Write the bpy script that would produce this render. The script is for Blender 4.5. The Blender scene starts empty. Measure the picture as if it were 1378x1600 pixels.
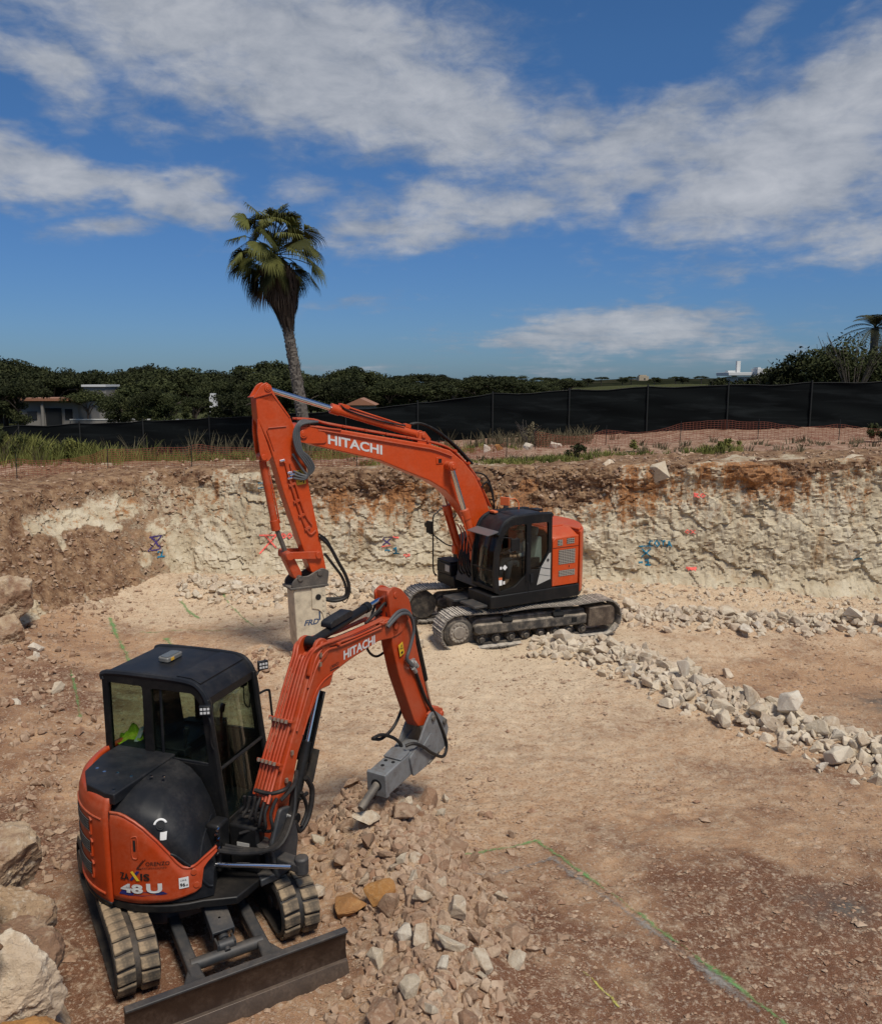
import bpy, bmesh, math, random
import numpy as np
from mathutils import Vector, Matrix, noise as mnoise
from mathutils.geometry import tessellate_polygon
from mathutils.bvhtree import BVHTree
R = math.radians
random.seed(7); rng = np.random.default_rng(7)
scene = bpy.context.scene
COL = scene.collection

# ------------------------------------------------------------------ camera
cam = bpy.data.cameras.new('camera'); camo = bpy.data.objects.new('camera', cam); COL.objects.link(camo)
cam.sensor_fit = 'AUTO'; cam.sensor_width = 36.0; cam.lens = 29.25; cam.clip_end = 6000; cam.clip_start = .1
camo.location = (0, 0, 6.0); camo.rotation_euler = (R(90 - 8.87), 0, 0)
scene.camera = camo
# ------------------------------------------------------------------ light, exposure
SUN_EL, SUN_AZ = 58.0, 150.0            # azimuth clockwise from +y (view direction)
SKY_STRENGTH = 0.0505
EXPOSURE = 1.20
scene.view_settings.view_transform = 'Standard'; scene.view_settings.look = 'None'
scene.view_settings.gamma = 1; scene.view_settings.use_curve_mapping = False
scene.view_settings.exposure = EXPOSURE
sun = bpy.data.lights.new('sun', 'SUN'); suno = bpy.data.objects.new('sun', sun); COL.objects.link(suno)
sun.energy = 1.5; sun.angle = R(14); sun.color = (1, .93, .82)
_d = Vector((math.sin(R(SUN_AZ)) * math.cos(R(SUN_EL)), math.cos(R(SUN_AZ)) * math.cos(R(SUN_EL)), math.sin(R(SUN_EL))))
suno.rotation_euler = _d.to_track_quat('Z', 'Y').to_euler()

def build_world():
    w = bpy.data.worlds.new('World'); scene.world = w; w.use_nodes = True
    nt = w.node_tree; N = nt.nodes; L = nt.links
    for n in list(N): N.remove(n)
    out = N.new('ShaderNodeOutputWorld'); bg = N.new('ShaderNodeBackground'); bg.inputs[1].default_value = SKY_STRENGTH
    L.new(bg.outputs[0], out.inputs[0])
    sky = N.new('ShaderNodeTexSky'); sky.sky_type = 'NISHITA'; sky.sun_disc = False
    sky.sun_elevation = R(SUN_EL); sky.sun_rotation = R(SUN_AZ)
    sky.air_density = 1.0; sky.dust_density = .35; sky.ozone_density = 2.6
    tc = N.new('ShaderNodeTexCoord')
    def m(op, a, b=None, c=None, clamp=False):
        n = N.new('ShaderNodeMath'); n.operation = op; n.use_clamp = clamp
        for i, x in enumerate((a, b, c)):
            if x is None: continue
            if isinstance(x, (int, float)): n.inputs[i].default_value = x
            else: L.new(x, n.inputs[i])
        return n.outputs[0]
    sx = N.new('ShaderNodeSeparateXYZ'); L.new(tc.outputs['Generated'], sx.inputs[0])
    X, Y, Z = sx.outputs
    az = m('MULTIPLY', m('ARCTAN2', X, Y), 57.2958)
    el = m('MULTIPLY', m('ARCSINE', Z), 57.2958)
    # cloud plane coordinates (flattened towards the horizon)
    den = m('ADD', m('MAXIMUM', Z, 0.0), .10)
    cx = N.new('ShaderNodeCombineXYZ')
    L.new(m('DIVIDE', X, den), cx.inputs[0]); L.new(m('DIVIDE', Y, den), cx.inputs[1])
    # angular coords for the view-filling texture
    ca = N.new('ShaderNodeCombineXYZ')
    L.new(m('MULTIPLY', az, .055), ca.inputs[0]); L.new(m('MULTIPLY', el, .11), ca.inputs[1])
    def fbm(vec, sc, det, rough=.55, dist=0., off=0.):
        mp = N.new('ShaderNodeMapping'); mp.inputs['Location'].default_value = (off, off * 1.7, off * .3)
        L.new(vec, mp.inputs[0])
        n = N.new('ShaderNodeTexNoise'); n.inputs['Scale'].default_value = sc; n.inputs['Detail'].default_value = det
        n.inputs['Roughness'].default_value = rough; n.inputs['Distortion'].default_value = dist
        L.new(mp.outputs[0], n.inputs['Vector']); return n.outputs['Fac']
    # warped az/el so that the cloud banks get ragged outlines
    w1 = m('MULTIPLY', m('SUBTRACT', fbm(ca.outputs[0], 2.6, 4, .6, 0, 3.1), .5), 9.0)
    w2 = m('MULTIPLY', m('SUBTRACT', fbm(ca.outputs[0], 2.6, 4, .6, 0, 8.7), .5), 5.0)
    azw = m('ADD', az, w1); elw = m('ADD', el, w2)
    BL = [(-10.9,20.4,13.4,3.5,-5,1.05),(-2.9,17,13.6,3.1,-10,1.05),(5.4,15.5,7.3,2.6,0,.8),(.5,11,10.8,2.0,8,.85),(12,13.8,8.9,2.6,15,.9),
          (21.6,13.1,8.8,4.1,15,1.1),(24.8,17.1,6.5,2.5,25,.9),(25.4,8.9,5.9,1.6,0,.75),(-24.3,18.3,4.3,1.9,-25,.8),(-24.7,12.3,5.4,1.7,-8,1.1),
          (-16.7,11.4,5.1,1.4,-10,1.0),(-21,9.4,3.4,.7,10,.75),(-9.1,12.0,2.9,.8,5,.65),(11.5,3.3,9.1,1.4,3,.95),(18.4,1.9,7.4,.6,2,.6),
          (-5.5,5.3,5.6,.6,5,.42),(-5.6,.9,4.3,.35,0,.5),(9.1,.8,6.6,.4,0,.5),(21.3,8.2,2.5,.9,5,.55),(19.3,20.6,3.2,1.1,30,.5),(-18,16.5,3.4,2,0,.5)]
    tot = None
    for a0, e0, ra, re, rot, amp in BL:
        c, s = math.cos(R(rot)), math.sin(R(rot))
        dx = m('SUBTRACT', azw if re > 1.2 else az, a0); dy = m('SUBTRACT', elw if re > 1.2 else m('ADD', el, m('MULTIPLY', w2, .22)), e0)
        p = m('DIVIDE', m('ADD', m('MULTIPLY', dx, c), m('MULTIPLY', dy, s)), ra * 1.2)
        q = m('DIVIDE', m('SUBTRACT', m('MULTIPLY', dy, c), m('MULTIPLY', dx, s)), re * 1.3)
        r2 = m('ADD', m('MULTIPLY', p, p), m('MULTIPLY', q, q))
        g = m('MULTIPLY', m('EXPONENT', m('MULTIPLY', r2, -1.0)), amp)
        tot = g if tot is None else m('MAXIMUM', tot, g)
    # outside the part of the sky described above: the same kind of broken cloud everywhere
    side = m('MULTIPLY', m('SUBTRACT', m('ABSOLUTE', az), 32), 1 / 8., clamp=True)
    high = m('MULTIPLY', m('SUBTRACT', el, 23), 1 / 6., clamp=True)
    outm = m('MAXIMUM', side, high)
    big = m('MULTIPLY', m('SUBTRACT', fbm(cx.outputs[0], .55, 3, .5, .3, 1.0), .40), 4.0, clamp=True)
    big = m('MULTIPLY', big, m('MULTIPLY', m('ADD', el, 0.), 1 / 8., clamp=True))
    cov = m('ADD', m('MULTIPLY', tot, m('SUBTRACT', 1.0, outm)), m('MULTIPLY', big, outm))
    f1 = fbm(cx.outputs[0], 3.4, 8, .58, .25)
    f2 = fbm(ca.outputs[0], 7.0, 7, .62, .35, 5.)
    nz = m('ADD', m('MULTIPLY', m('SUBTRACT', f1, .5), 1.2), m('MULTIPLY', m('SUBTRACT', f2, .5), 1.15))
    dens = m('ADD', m('SUBTRACT', cov, .30), m('MULTIPLY', nz, .66))
    mask = m('MULTIPLY', m('SUBTRACT', dens, -.10), 1 / .70, clamp=True)
    mask = m('MULTIPLY', m('MULTIPLY', mask, mask), m('SUBTRACT', 3.0, m('MULTIPLY', mask, 2.0)))
    mask = m('MULTIPLY', mask, .88)
    thick = m('MULTIPLY', m('ADD', dens, -.05), 1.25, clamp=True)
    # shading inside the cloud: billows, lit tops, greyer bases
    bil = m('MULTIPLY', m('SUBTRACT', fbm(ca.outputs[0], 5.0, 6, .6, .4, 9.), .30), 2.3, clamp=True)
    bril = m('ADD', m('MULTIPLY', bil, .55), m('MULTIPLY', thick, .45))
    ramp = N.new('ShaderNodeMix'); ramp.data_type = 'RGBA'
    ramp.inputs[6].default_value = (1.7, 2.0, 2.5, 1); ramp.inputs[7].default_value = (4.7, 4.8, 5.05, 1)
    L.new(bril, ramp.inputs[0])
    hs = N.new('ShaderNodeHueSaturation'); hs.inputs['Saturation'].default_value = 1.18; hs.inputs['Value'].default_value = .62
    L.new(sky.outputs[0], hs.inputs['Color'])
    hz = N.new('ShaderNodeMix'); hz.data_type = 'RGBA'; hz.inputs[6].default_value = (.33, .53, .93, 1); hz.inputs[7].default_value = (.72, .92, 1.12, 1)
    L.new(m('MULTIPLY', m('MAXIMUM', el, 0.), 1 / 20., clamp=True), hz.inputs[0])
    tn = N.new('ShaderNodeMix'); tn.data_type = 'RGBA'; tn.blend_type = 'MULTIPLY'; tn.inputs[0].default_value = 1.0
    L.new(hs.outputs[0], tn.inputs[6]); L.new(hz.outputs[2], tn.inputs[7])
    mx = N.new('ShaderNodeMix'); mx.data_type = 'RGBA'
    L.new(mask, mx.inputs[0]); L.new(tn.outputs[2], mx.inputs[6]); L.new(ramp.outputs[2], mx.inputs[7])
    L.new(mx.outputs[2], bg.inputs[0])
build_world()

# ------------------------------------------------------------------ noise (numpy)
def _h(ix, iy, seed):
    n = (ix.astype(np.int64) * 374761393 + iy.astype(np.int64) * 668265263 + seed * 1442695) & 0xffffffff
    n = ((n ^ (n >> 13)) * 1274126177) & 0xffffffff
    return ((n ^ (n >> 16)) & 0xffff) / 65535.
def vn(x, y, seed=0):
    x = np.asarray(x, float); y = np.asarray(y, float)
    ix = np.floor(x); iy = np.floor(y); fx = x - ix; fy = y - iy
    fx = fx * fx * (3 - 2 * fx); fy = fy * fy * (3 - 2 * fy)
    a = _h(ix, iy, seed); b = _h(ix + 1, iy, seed); c = _h(ix, iy + 1, seed); d = _h(ix + 1, iy + 1, seed)
    return (a + (b - a) * fx) * (1 - fy) + (c + (d - c) * fx) * fy
def fbm(x, y, sc, oct=4, seed=0, g=.5):
    x = np.asarray(x, float) * sc; y = np.asarray(y, float) * sc; s = 0; a = 1; t = 0
    for o in range(oct):
        s = s + a * vn(x + 17.3 * o, y - 9.1 * o, seed + o); t += a; a *= g; x = x * 2.03; y = y * 2.03
    return s / t
def scallop(x, y, sc, seed, tilt=.8, c=.6):
    x = np.asarray(x, float) * sc; y = np.asarray(y, float) * sc
    ix = np.floor(x); iy = np.floor(y); best = np.full(x.shape, 9.)
    for i in (-1, 0, 1):
        for j in (-1, 0, 1):
            cx, cy = ix + i, iy + j
            px = cx + _h(cx, cy, seed); py = cy + _h(cx, cy, seed + 1)
            dx, dy = x - px, y - py
            v = c * (dx * dx + dy * dy) + tilt * ((_h(cx, cy, seed + 2) - .5) * dx + (_h(cx, cy, seed + 3) - .5) * dy) + .5 * _h(cx, cy, seed + 4)
            best = np.minimum(best, v)
    return best
def cells(x, y, sc, seed, tilt=1.0, step=.6):
    x = np.asarray(x, float) * sc; y = np.asarray(y, float) * sc
    ix = np.floor(x); iy = np.floor(y); bd = np.full(x.shape, 9.); val = np.zeros(x.shape); tone = np.zeros(x.shape)
    for i in (-1, 0, 1):
        for j in (-1, 0, 1):
            cx, cy = ix + i, iy + j
            dx, dy = x - cx - _h(cx, cy, seed), y - cy - _h(cx, cy, seed + 1); d = np.abs(dx) ** 1.6 + np.abs(dy) ** 1.6
            hh = _h(cx, cy, seed + 4); v = step * (hh - .5) + tilt * ((_h(cx, cy, seed + 2) - .5) * dx + (_h(cx, cy, seed + 3) - .5) * dy)
            k = d < bd; val = np.where(k, v, val); tone = np.where(k, hh, tone); bd = np.where(k, d, bd)
    return val, tone
def ss(a, b, x):
    t = np.clip((np.asarray(x, float) - a) / (b - a), 0, 1); return t * t * (3 - 2 * t)

# ------------------------------------------------------------------ materials
def new_mat(name):
    m = bpy.data.materials.new(name); m.use_nodes = True
    nt = m.node_tree; b = nt.nodes['Principled BSDF']; return m, nt, b
class NT:
    def __init__(s, nt): s.nt = nt; s.N = nt.nodes; s.L = nt.links
    def link(s, a, b): s.L.new(a, b)
    def m(s, op, a, b=None, clamp=False):
        n = s.N.new('ShaderNodeMath'); n.operation = op; n.use_clamp = clamp
        for i, x in enumerate((a, b)):
            if x is None: continue
            if isinstance(x, (int, float)): n.inputs[i].default_value = x
            else: s.L.new(x, n.inputs[i])
        return n.outputs[0]
    def coord(s, which='Object', scale=(1, 1, 1)):
        t = s.N.new('ShaderNodeTexCoord'); mp = s.N.new('ShaderNodeMapping'); mp.inputs['Scale'].default_value = scale
        s.L.new(t.outputs[which], mp.inputs[0]); return mp.outputs[0]
    def noise(s, vec, sc, det=5, rough=.55, dist=0.):
        n = s.N.new('ShaderNodeTexNoise'); n.inputs['Scale'].default_value = sc; n.inputs['Detail'].default_value = det
        n.inputs['Roughness'].default_value = rough; n.inputs['Distortion'].default_value = dist
        if vec is not None: s.L.new(vec, n.inputs['Vector'])
        return n.outputs['Fac']
    def ramp(s, fac, a, b):         # linear step a..b
        n = s.N.new('ShaderNodeMapRange'); n.inputs[1].default_value = a; n.inputs[2].default_value = b
        s.L.new(fac, n.inputs[0]); return n.outputs[0]
    def mix(s, f, a, b):
        n = s.N.new('ShaderNodeMix'); n.data_type = 'RGBA'
        for i, x in ((0, f), (6, a), (7, b)):
            if isinstance(x, (int, float)): n.inputs[i].default_value = x
            elif isinstance(x, tuple): n.inputs[i].default_value = (*x, 1) if len(x) == 3 else x
            else: s.L.new(x, n.inputs[i])
        return n.outputs[2]
    def attr(s, name):
        n = s.N.new('ShaderNodeAttribute'); n.attribute_name = name; return n
    def bump(s, h, strength=.3, dist=.02, normal=None):
        n = s.N.new('ShaderNodeBump'); n.inputs['Strength'].default_value = strength; n.inputs['Distance'].default_value = dist
        s.L.new(h, n.inputs['Height'])
        if normal is not None: s.L.new(normal, n.inputs['Normal'])
        return n.outputs[0]
    def upness(s):
        g = s.N.new('ShaderNodeNewGeometry'); x = s.N.new('ShaderNodeSeparateXYZ'); s.L.new(g.outputs['Normal'], x.inputs[0]); return x.outputs[2]

def dirty(name, base, dust=(.33, .24, .16), amt=.35, rough=.45, metal=0., scale=3., up=.35, bump=.0, spec=.5, low=0.):
    m, nt, b = new_mat(name); t = NT(nt); c = t.coord()
    n1 = t.noise(c, scale, 6, .6); n2 = t.noise(c, scale * 9, 4, .7)
    f = t.m('MULTIPLY', t.ramp(n1, .42, .72), t.ramp(n2, .3, .65))
    u = t.m('MULTIPLY', t.m('MAXIMUM', t.upness(), 0.), up)
    u = t.m('MULTIPLY', u, t.ramp(n1, .25, .6))
    f = t.m('ADD', t.m('MULTIPLY', f, amt), u, clamp=True)
    var = t.mix(t.ramp(n2, .2, .8), tuple(x * .86 for x in base), tuple(min(1, x * 1.1) for x in base))
    col = t.mix(f, var, dust)
    t.link(col, b.inputs['Base Color'])
    t.link(t.m('ADD', rough - .05, t.m('MULTIPLY', t.m('ADD', f, t.m('MULTIPLY', n2, .25)), .8 * (1 - rough)), clamp=True), b.inputs['Roughness'])
    b.inputs['Metallic'].default_value = metal; b.inputs['Specular IOR Level'].default_value = spec
    if bump: t.link(t.bump(n2, bump, .01), b.inputs['Normal'])
    return m
def plain(name, col, rough=.5, metal=0., emit=0.):
    m, nt, b = new_mat(name); t = NT(nt)
    n = t.noise(t.coord(), 14, 4)
    t.link(t.mix(n, tuple(c * .88 for c in col), tuple(min(1, c * 1.1) for c in col)), b.inputs['Base Color'])
    b.inputs['Roughness'].default_value = rough; b.inputs['Metallic'].default_value = metal
    if emit:
        b.inputs['Emission Color'].default_value = (*col, 1); b.inputs['Emission Strength'].default_value = emit
    return m
def glass(name, tint=(.45, .5, .45), refl=1.0):
    m = bpy.data.materials.new(name); m.use_nodes = True; nt = m.node_tree
    for n in list(nt.nodes): nt.nodes.remove(n)
    o = nt.nodes.new('ShaderNodeOutputMaterial'); tr = nt.nodes.new('ShaderNodeBsdfTransparent'); gl = nt.nodes.new('ShaderNodeBsdfGlossy')
    tr.inputs[0].default_value = (*tint, 1); gl.inputs['Roughness'].default_value = .03; gl.inputs[0].default_value = (refl, refl, refl, 1)
    lw = nt.nodes.new('ShaderNodeLayerWeight'); lw.inputs['Blend'].default_value = .5; t = NT(nt)
    f5 = t.m('ADD', .03, t.m('MULTIPLY', t.m('POWER', lw.outputs['Facing'], 4.0), .7), clamp=True)
    mx = nt.nodes.new('ShaderNodeMixShader'); nt.links.new(f5, mx.inputs[0]); nt.links.new(tr.outputs[0], mx.inputs[1]); nt.links.new(gl.outputs[0], mx.inputs[2])
    nt.links.new(mx.outputs[0], o.inputs[0]); return m

ORANGE = (.55, .062, .006)
M = dict(
    orange=dirty('orange_paint', ORANGE, (.36, .24, .15), .24, .38, 0, 2.2, .16),
    orange_shaded=dirty('shaded_mini_orange', (.44, .046, .0055), (.34, .22, .14), .28, .42, 0, 2.6, .22),  # same orange as the large machine, darkened so its shade sits in the colour
    orange_d=dirty('dusty_orange_paint', (.46, .055, .008), (.34, .22, .15), .4, .5, 0, 3, .25),
    black=dirty('black_paint', (.008, .0085, .0095), (.20, .16, .12), .10, .42, 0, 2.5, .05, 0, .28),
    hood=dirty('black_hood_plastic', (.0085, .010, .013), (.17, .15, .13), .15, .46, 0, 3, .05, 0, .32),
    dark=dirty('dark_grey_paint', (.028, .032, .037), (.25, .19, .13), .22, .5, 0, 4, .15),
    steel=dirty('worn_steel', (.10, .09, .08), (.32, .27, .21), .6, .55, .3, 5, .4, .3),
    shoe=dirty('track_shoe_steel', (.17, .15, .125), (.56, .50, .42), 1.0, .7, .1, 7, 1.2, .3),
    frame=dirty('dusty_track_frame', (.04, .036, .032), (.36, .30, .23), .9, .7, 0, 5, .85, .2),
    rubber=dirty('black_rubber', (.015, .015, .015), (.16, .12, .085), .4, .7, 0, 4, .3, .2),
    lug=dirty('muddy_rubber', (.05, .042, .033), (.32, .235, .145), 1.2, .85, 0, 5, .8, .5),
    hose=dirty('black_hose', (.009, .009, .010), (.2, .16, .12), .18, .55, 0, 6, .08, 0, .3),
    greyhose=dirty('grey_hose', (.07, .075, .08), (.2, .16, .12), .2, .5, 0, 6, .15),
    chrome=plain('chrome_rod', (.72, .72, .74), .14, 1.0),
    cream=dirty('cream_breaker_paint', (.60, .52, .38), (.12, .09, .07), .75, .6, 0, 6, .0, .3),
    greybrk=dirty('grey_breaker_paint', (.21, .22, .225), (.10, .072, .053), .95, .55, .2, 8, .12, .3),
    blade=dirty('worn_blade_steel', (.045, .028, .02), (.20, .14, .1), .55, .38, .45, 3, .1, .25),
    blade_edge=dirty('blade_cutting_edge', (.10, .078, .064), (.24, .17, .12), .5, .42, .5, 4, .2, .2),
    silver=plain('silver_panel', (.42, .41, .38), .45),
    white=plain('white_sticker', (.75, .75, .73), .5),
    letter=plain('silver_lettering', (.62, .62, .60), .45),
    blacklet=plain('black_lettering', (.015, .013, .012), .5),
    blue=plain('blue_decal', (.02, .025, .14), .45),
    frdblue=plain('dark_blue_lettering', (.04, .07, .14), .5),
    yellow=plain('yellow_warning_sticker', (.72, .46, .03), .5),
    grille=plain('grille_mesh', (.13, .125, .12), .6, .4),
    hole=plain('dark_recess', (.006, .006, .006), .9),
    seat=plain('seat_fabric', (.02, .02, .022), .9),
    paleseat=plain('pale_seat_cover', (.32, .36, .34), .9),
    hivis=plain('hi_vis_fabric', (.40, .58, .02), .8, 0),
    paper=plain('pale_green_paper', (.35, .48, .44), .7),
    lamp=plain('led_lens', (.55, .55, .54), .3, 0, .03),
    greybox=plain('grey_plastic', (.16, .155, .14), .35),
    mirror=plain('mirror_glass', (.6, .6, .6), .08, 1.0),
    orange_plastic=plain('orange_plastic', (.7, .16, .05), .4),
    skin=plain('skin', (.42, .25, .17), .6),
    shirt=plain('pale_shirt', (.55, .55, .53), .85),
    trousers=plain('dark_trousers', (.04, .045, .06), .9),
    glass=glass('cab_glass', (.80, .83, .80), .8),
    glass2=glass('tinted_cab_glass', (.70, .74, .71), .8),
    glassc=glass('clear_cab_glass', (.72, .79, .74), .7),
)

# ------------------------------------------------------------------ mesh builder
I4 = Matrix.Identity(4)
class MB:
    def __init__(s, xf=None): s.v = []; s.f = []; s.xf = xf or I4
    def add(s, vs, fs):
        b = len(s.v); s.v += [s.xf @ Vector(p) for p in vs]; s.f += [tuple(i + b for i in f) for f in fs]; return s
    def box(s, c, d, rot=None):
        vs = []
        for x in (-.5, .5):
            for y in (-.5, .5):
                for z in (-.5, .5):
                    p = Vector((x * d[0], y * d[1], z * d[2]))
                    if rot is not None: p = rot @ p
                    vs.append(p + Vector(c))
        return s.add(vs, [(0, 1, 3, 2), (4, 6, 7, 5), (0, 4, 5, 1), (2, 3, 7, 6), (0, 2, 6, 4), (1, 5, 7, 3)])
    def prism(s, pts, a, b, axis='y'):
        n = len(pts)
        def P(p, t): return (p[0], t, p[1]) if axis == 'y' else ((p[0], p[1], t) if axis == 'z' else (t, p[0], p[1]))
        vs = [P(p, a) for p in pts] + [P(p, b) for p in pts]
        fs = [tuple(range(n)), tuple(range(2 * n - 1, n - 1, -1))] + [(i, (i + 1) % n, n + (i + 1) % n, n + i) for i in range(n)]
        return s.add(vs, fs)
    def plate(s, outer, holes, a, b, axis='y'):
        loops = [outer] + holes; flat = [p for l in loops for p in l]
        tris = tessellate_polygon([[Vector((p[0], p[1], 0)) for p in l] for l in loops])
        def P(p, t): return (p[0], t, p[1]) if axis == 'y' else ((p[0], p[1], t) if axis == 'z' else (t, p[0], p[1]))
        n = len(flat); vs = [P(p, a) for p in flat] + [P(p, b) for p in flat]
        fs = [tuple(t) for t in tris] + [tuple(i + n for i in reversed(t)) for t in tris]
        k = 0
        for l in loops:
            for i in range(len(l)):
                p, q = k + i, k + (i + 1) % len(l); fs.append((p, q, q + n, p + n))
            k += len(l)
        return s.add(vs, fs)
    def cyl(s, p0, p1, r0, r1=None, n=14):
        p0, p1 = Vector(p0), Vector(p1); r1 = r0 if r1 is None else r1
        q = (p1 - p0).to_track_quat('Z', 'Y'); vs = []
        for p, r in ((p0, r0), (p1, r1)):
            for i in range(n):
                a = 2 * math.pi * i / n; vs.append(p + q @ Vector((r * math.cos(a), r * math.sin(a), 0)))
        return s.add(vs, [tuple(range(n - 1, -1, -1)), tuple(range(n, 2 * n))] + [(i, (i + 1) % n, n + (i + 1) % n, n + i) for i in range(n)])
    def tube(s, path, r, n=7, smooth=True, sub=5):
        P = [Vector(p) for p in path]
        if smooth and len(P) > 2:
            Q = []
            for i in range(len(P) - 1):
                a = P[max(i - 1, 0)]; b = P[i]; c = P[i + 1]; d = P[min(i + 2, len(P) - 1)]
                for k in range(sub):
                    t = k / sub
                    Q.append(.5 * ((2 * b) + (c - a) * t + (2 * a - 5 * b + 4 * c - d) * t * t + (3 * b - a - 3 * c + d) * t ** 3))
            Q.append(P[-1]); P = Q
        vs = []; up = None
        for i, p in enumerate(P):
            d = (P[min(i + 1, len(P) - 1)] - P[max(i - 1, 0)]).normalized()
            if up is None: up = d.orthogonal().normalized()
            up = (up - d * up.dot(d)).normalized(); sd = d.cross(up)
            rr = r(i / (len(P) - 1)) if callable(r) else r
            for k in range(n):
                a = 2 * math.pi * k / n; vs.append(p + (up * math.cos(a) + sd * math.sin(a)) * rr)
        fs = [tuple(range(n - 1, -1, -1)), tuple(range(len(vs) - n, len(vs)))]
        for i in range(len(P) - 1):
            for k in range(n): fs.append((i * n + k, i * n + (k + 1) % n, (i + 1) * n + (k + 1) % n, (i + 1) * n + k))
        return s.add(vs, fs)
    def grid(s, fn, nu, nv):
        vs = [fn(i / nu, j / nv) for i in range(nu + 1) for j in range(nv + 1)]
        w = nv + 1
        return s.add(vs, [(i * w + j, (i + 1) * w + j, (i + 1) * w + j + 1, i * w + j + 1) for i in range(nu) for j in range(nv)])
    def build(s, name, mat, parent=None, bevel=0., smooth=35, seg=2, recalc=True, solid=0.):
        me = bpy.data.meshes.new(name); me.from_pydata([tuple(v) for v in s.v], [], s.f)
        if recalc:
            bm = bmesh.new(); bm.from_mesh(me); bmesh.ops.recalc_face_normals(bm, faces=bm.faces); bm.to_mesh(me); bm.free()
        me.polygons.foreach_set('use_smooth', [True] * len(me.polygons)); me.set_sharp_from_angle(angle=R(smooth))
        me.materials.append(mat if not isinstance(mat, str) else M[mat])
        o = bpy.data.objects.new(name, me); COL.objects.link(o)
        if parent: o.parent = parent
        if solid:
            md = o.modifiers.new('solid', 'SOLIDIFY'); md.thickness = solid; md.offset = -1
        if bevel:
            md = o.modifiers.new('bevel', 'BEVEL'); md.width = bevel; md.segments = seg; md.limit_method = 'ANGLE'; md.angle_limit = R(32)
        return o
def tag(o, label=None, cat=None, group=None, kind=None):
    if label: o['label'] = label
    if cat: o['category'] = cat
    if group: o['group'] = group
    if kind: o['kind'] = kind
    return o
def thing(name, label, cat, loc=(0, 0, 0), rz=0., group=None):
    o = bpy.data.objects.new(name, None); COL.objects.link(o); o.location = loc; o.rotation_euler = (0, 0, rz)
    o.empty_display_size = .3
    return tag(o, label, cat, group)
def dup(o, parent=None):
    c = o.copy(); COL.objects.link(c)
    if parent: c.parent = parent
    for ch in list(o.children): dup(ch, c)
    return c
def np_mesh(name, V, F, mat, attrs=None, smooth=False, cols=None):
    """V (n,3), F (m,k) arrays"""
    me = bpy.data.meshes.new(name); V = np.asarray(V, np.float32); F = np.asarray(F, np.int32); k = F.shape[1]
    me.vertices.add(len(V)); me.vertices.foreach_set('co', V.ravel())
    me.loops.add(F.size); me.loops.foreach_set('vertex_index', F.ravel())
    me.polygons.add(len(F)); me.polygons.foreach_set('loop_start', np.arange(0, F.size, k, dtype=np.int32))
    me.polygons.foreach_set('loop_total', np.full(len(F), k, np.int32))
    me.polygons.foreach_set('use_smooth', np.full(len(F), smooth)); me.update(calc_edges=True)
    for nm, a in (attrs or {}).items():
        at = me.attributes.new(nm, 'FLOAT', 'POINT'); at.data.foreach_set('value', np.asarray(a, np.float32).ravel())
    for nm, a in (cols or {}).items():
        at = me.attributes.new(nm, 'FLOAT_COLOR', 'POINT'); a = np.asarray(a, np.float32); a = np.c_[a, np.ones(len(a), np.float32)]; at.data.foreach_set('color', a.ravel())
    me.materials.append(mat); o = bpy.data.objects.new(name, me); COL.objects.link(o); return o

_tc = {}
def text_geo(txt, bold=.02, shear=0.):
    key = (txt, bold, shear)
    if key in _tc: return _tc[key]
    cu = bpy.data.curves.new('lettering', 'FONT'); cu.body = txt; cu.offset = bold; cu.shear = shear; cu.resolution_u = 3
    ob = bpy.data.objects.new('lettering', cu); COL.objects.link(ob)
    bpy.context.view_layer.update(); dg = bpy.context.evaluated_depsgraph_get()
    me = bpy.data.meshes.new_from_object(ob.evaluated_get(dg))
    vs = np.array([v.co[:2] for v in me.vertices]); fs = [tuple(p.vertices) for p in me.polygons]
    bpy.data.objects.remove(ob); bpy.data.meshes.remove(me)
    mn = vs.min(0); vs = vs - mn; W = vs[:, 0].max(); Hh = vs[:, 1].max()
    _tc[key] = (vs, fs, W, Hh); return _tc[key]
def lettering(mb, txt, o, xd, yd, w, h=None, bold=.02, shear=0., fn=None):
    vs, fs, W, Hh = text_geo(txt, bold, shear)
    h = h or w * Hh / W; o = Vector(o); xd = Vector(xd).normalized(); yd = Vector(yd).normalized()
    if fn: P = [fn(x / W, y / Hh) for x, y in vs]
    else: P = [o + xd * (x / W * w) + yd * (y / Hh * h) for x, y in vs]
    mb.add(P, fs)

# ================================================================== TERRAIN
def seg_dist(x, y, pts):
    best = np.full(np.shape(x), 1e9)
    for (ax, ay), (bx, by) in zip(pts[:-1], pts[1:]):
        dx, dy = bx - ax, by - ay; t = np.clip(((x - ax) * dx + (y - ay) * dy) / (dx * dx + dy * dy), 0, 1)
        best = np.minimum(best, np.hypot(x - ax - t * dx, y - ay - t * dy))
    return best
RIDGE1 = [(2.2, 18.3), (3.5, 17.5), (4.3, 16.5), (4.75, 15.2), (5.7, 13.9), (6.5, 12.8), (7.5, 11.9), (8.8, 11.2)]
RIDGE2 = [(4.6, 20.5), (6.2, 20.0), (8, 19.7), (11, 19.5), (15, 19.2)]
RIDGE3 = [(-7.2, 22.8), (-5.2, 22.0), (-3.6, 22.2), (-1.2, 22.4)]
MOUND = [(-1.05, 10.6), (-.55, 9.4), (-.15, 8.2), (.05, 7.0), (-.2, 6.0)]
FRONTPILE = [(-3.9, 17.4), (-3.0, 16.6), (-2.3, 16.4)]
TRACKPILE = [(-.5, 18.9), (.15, 18.0), (.4, 17.8)]
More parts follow.
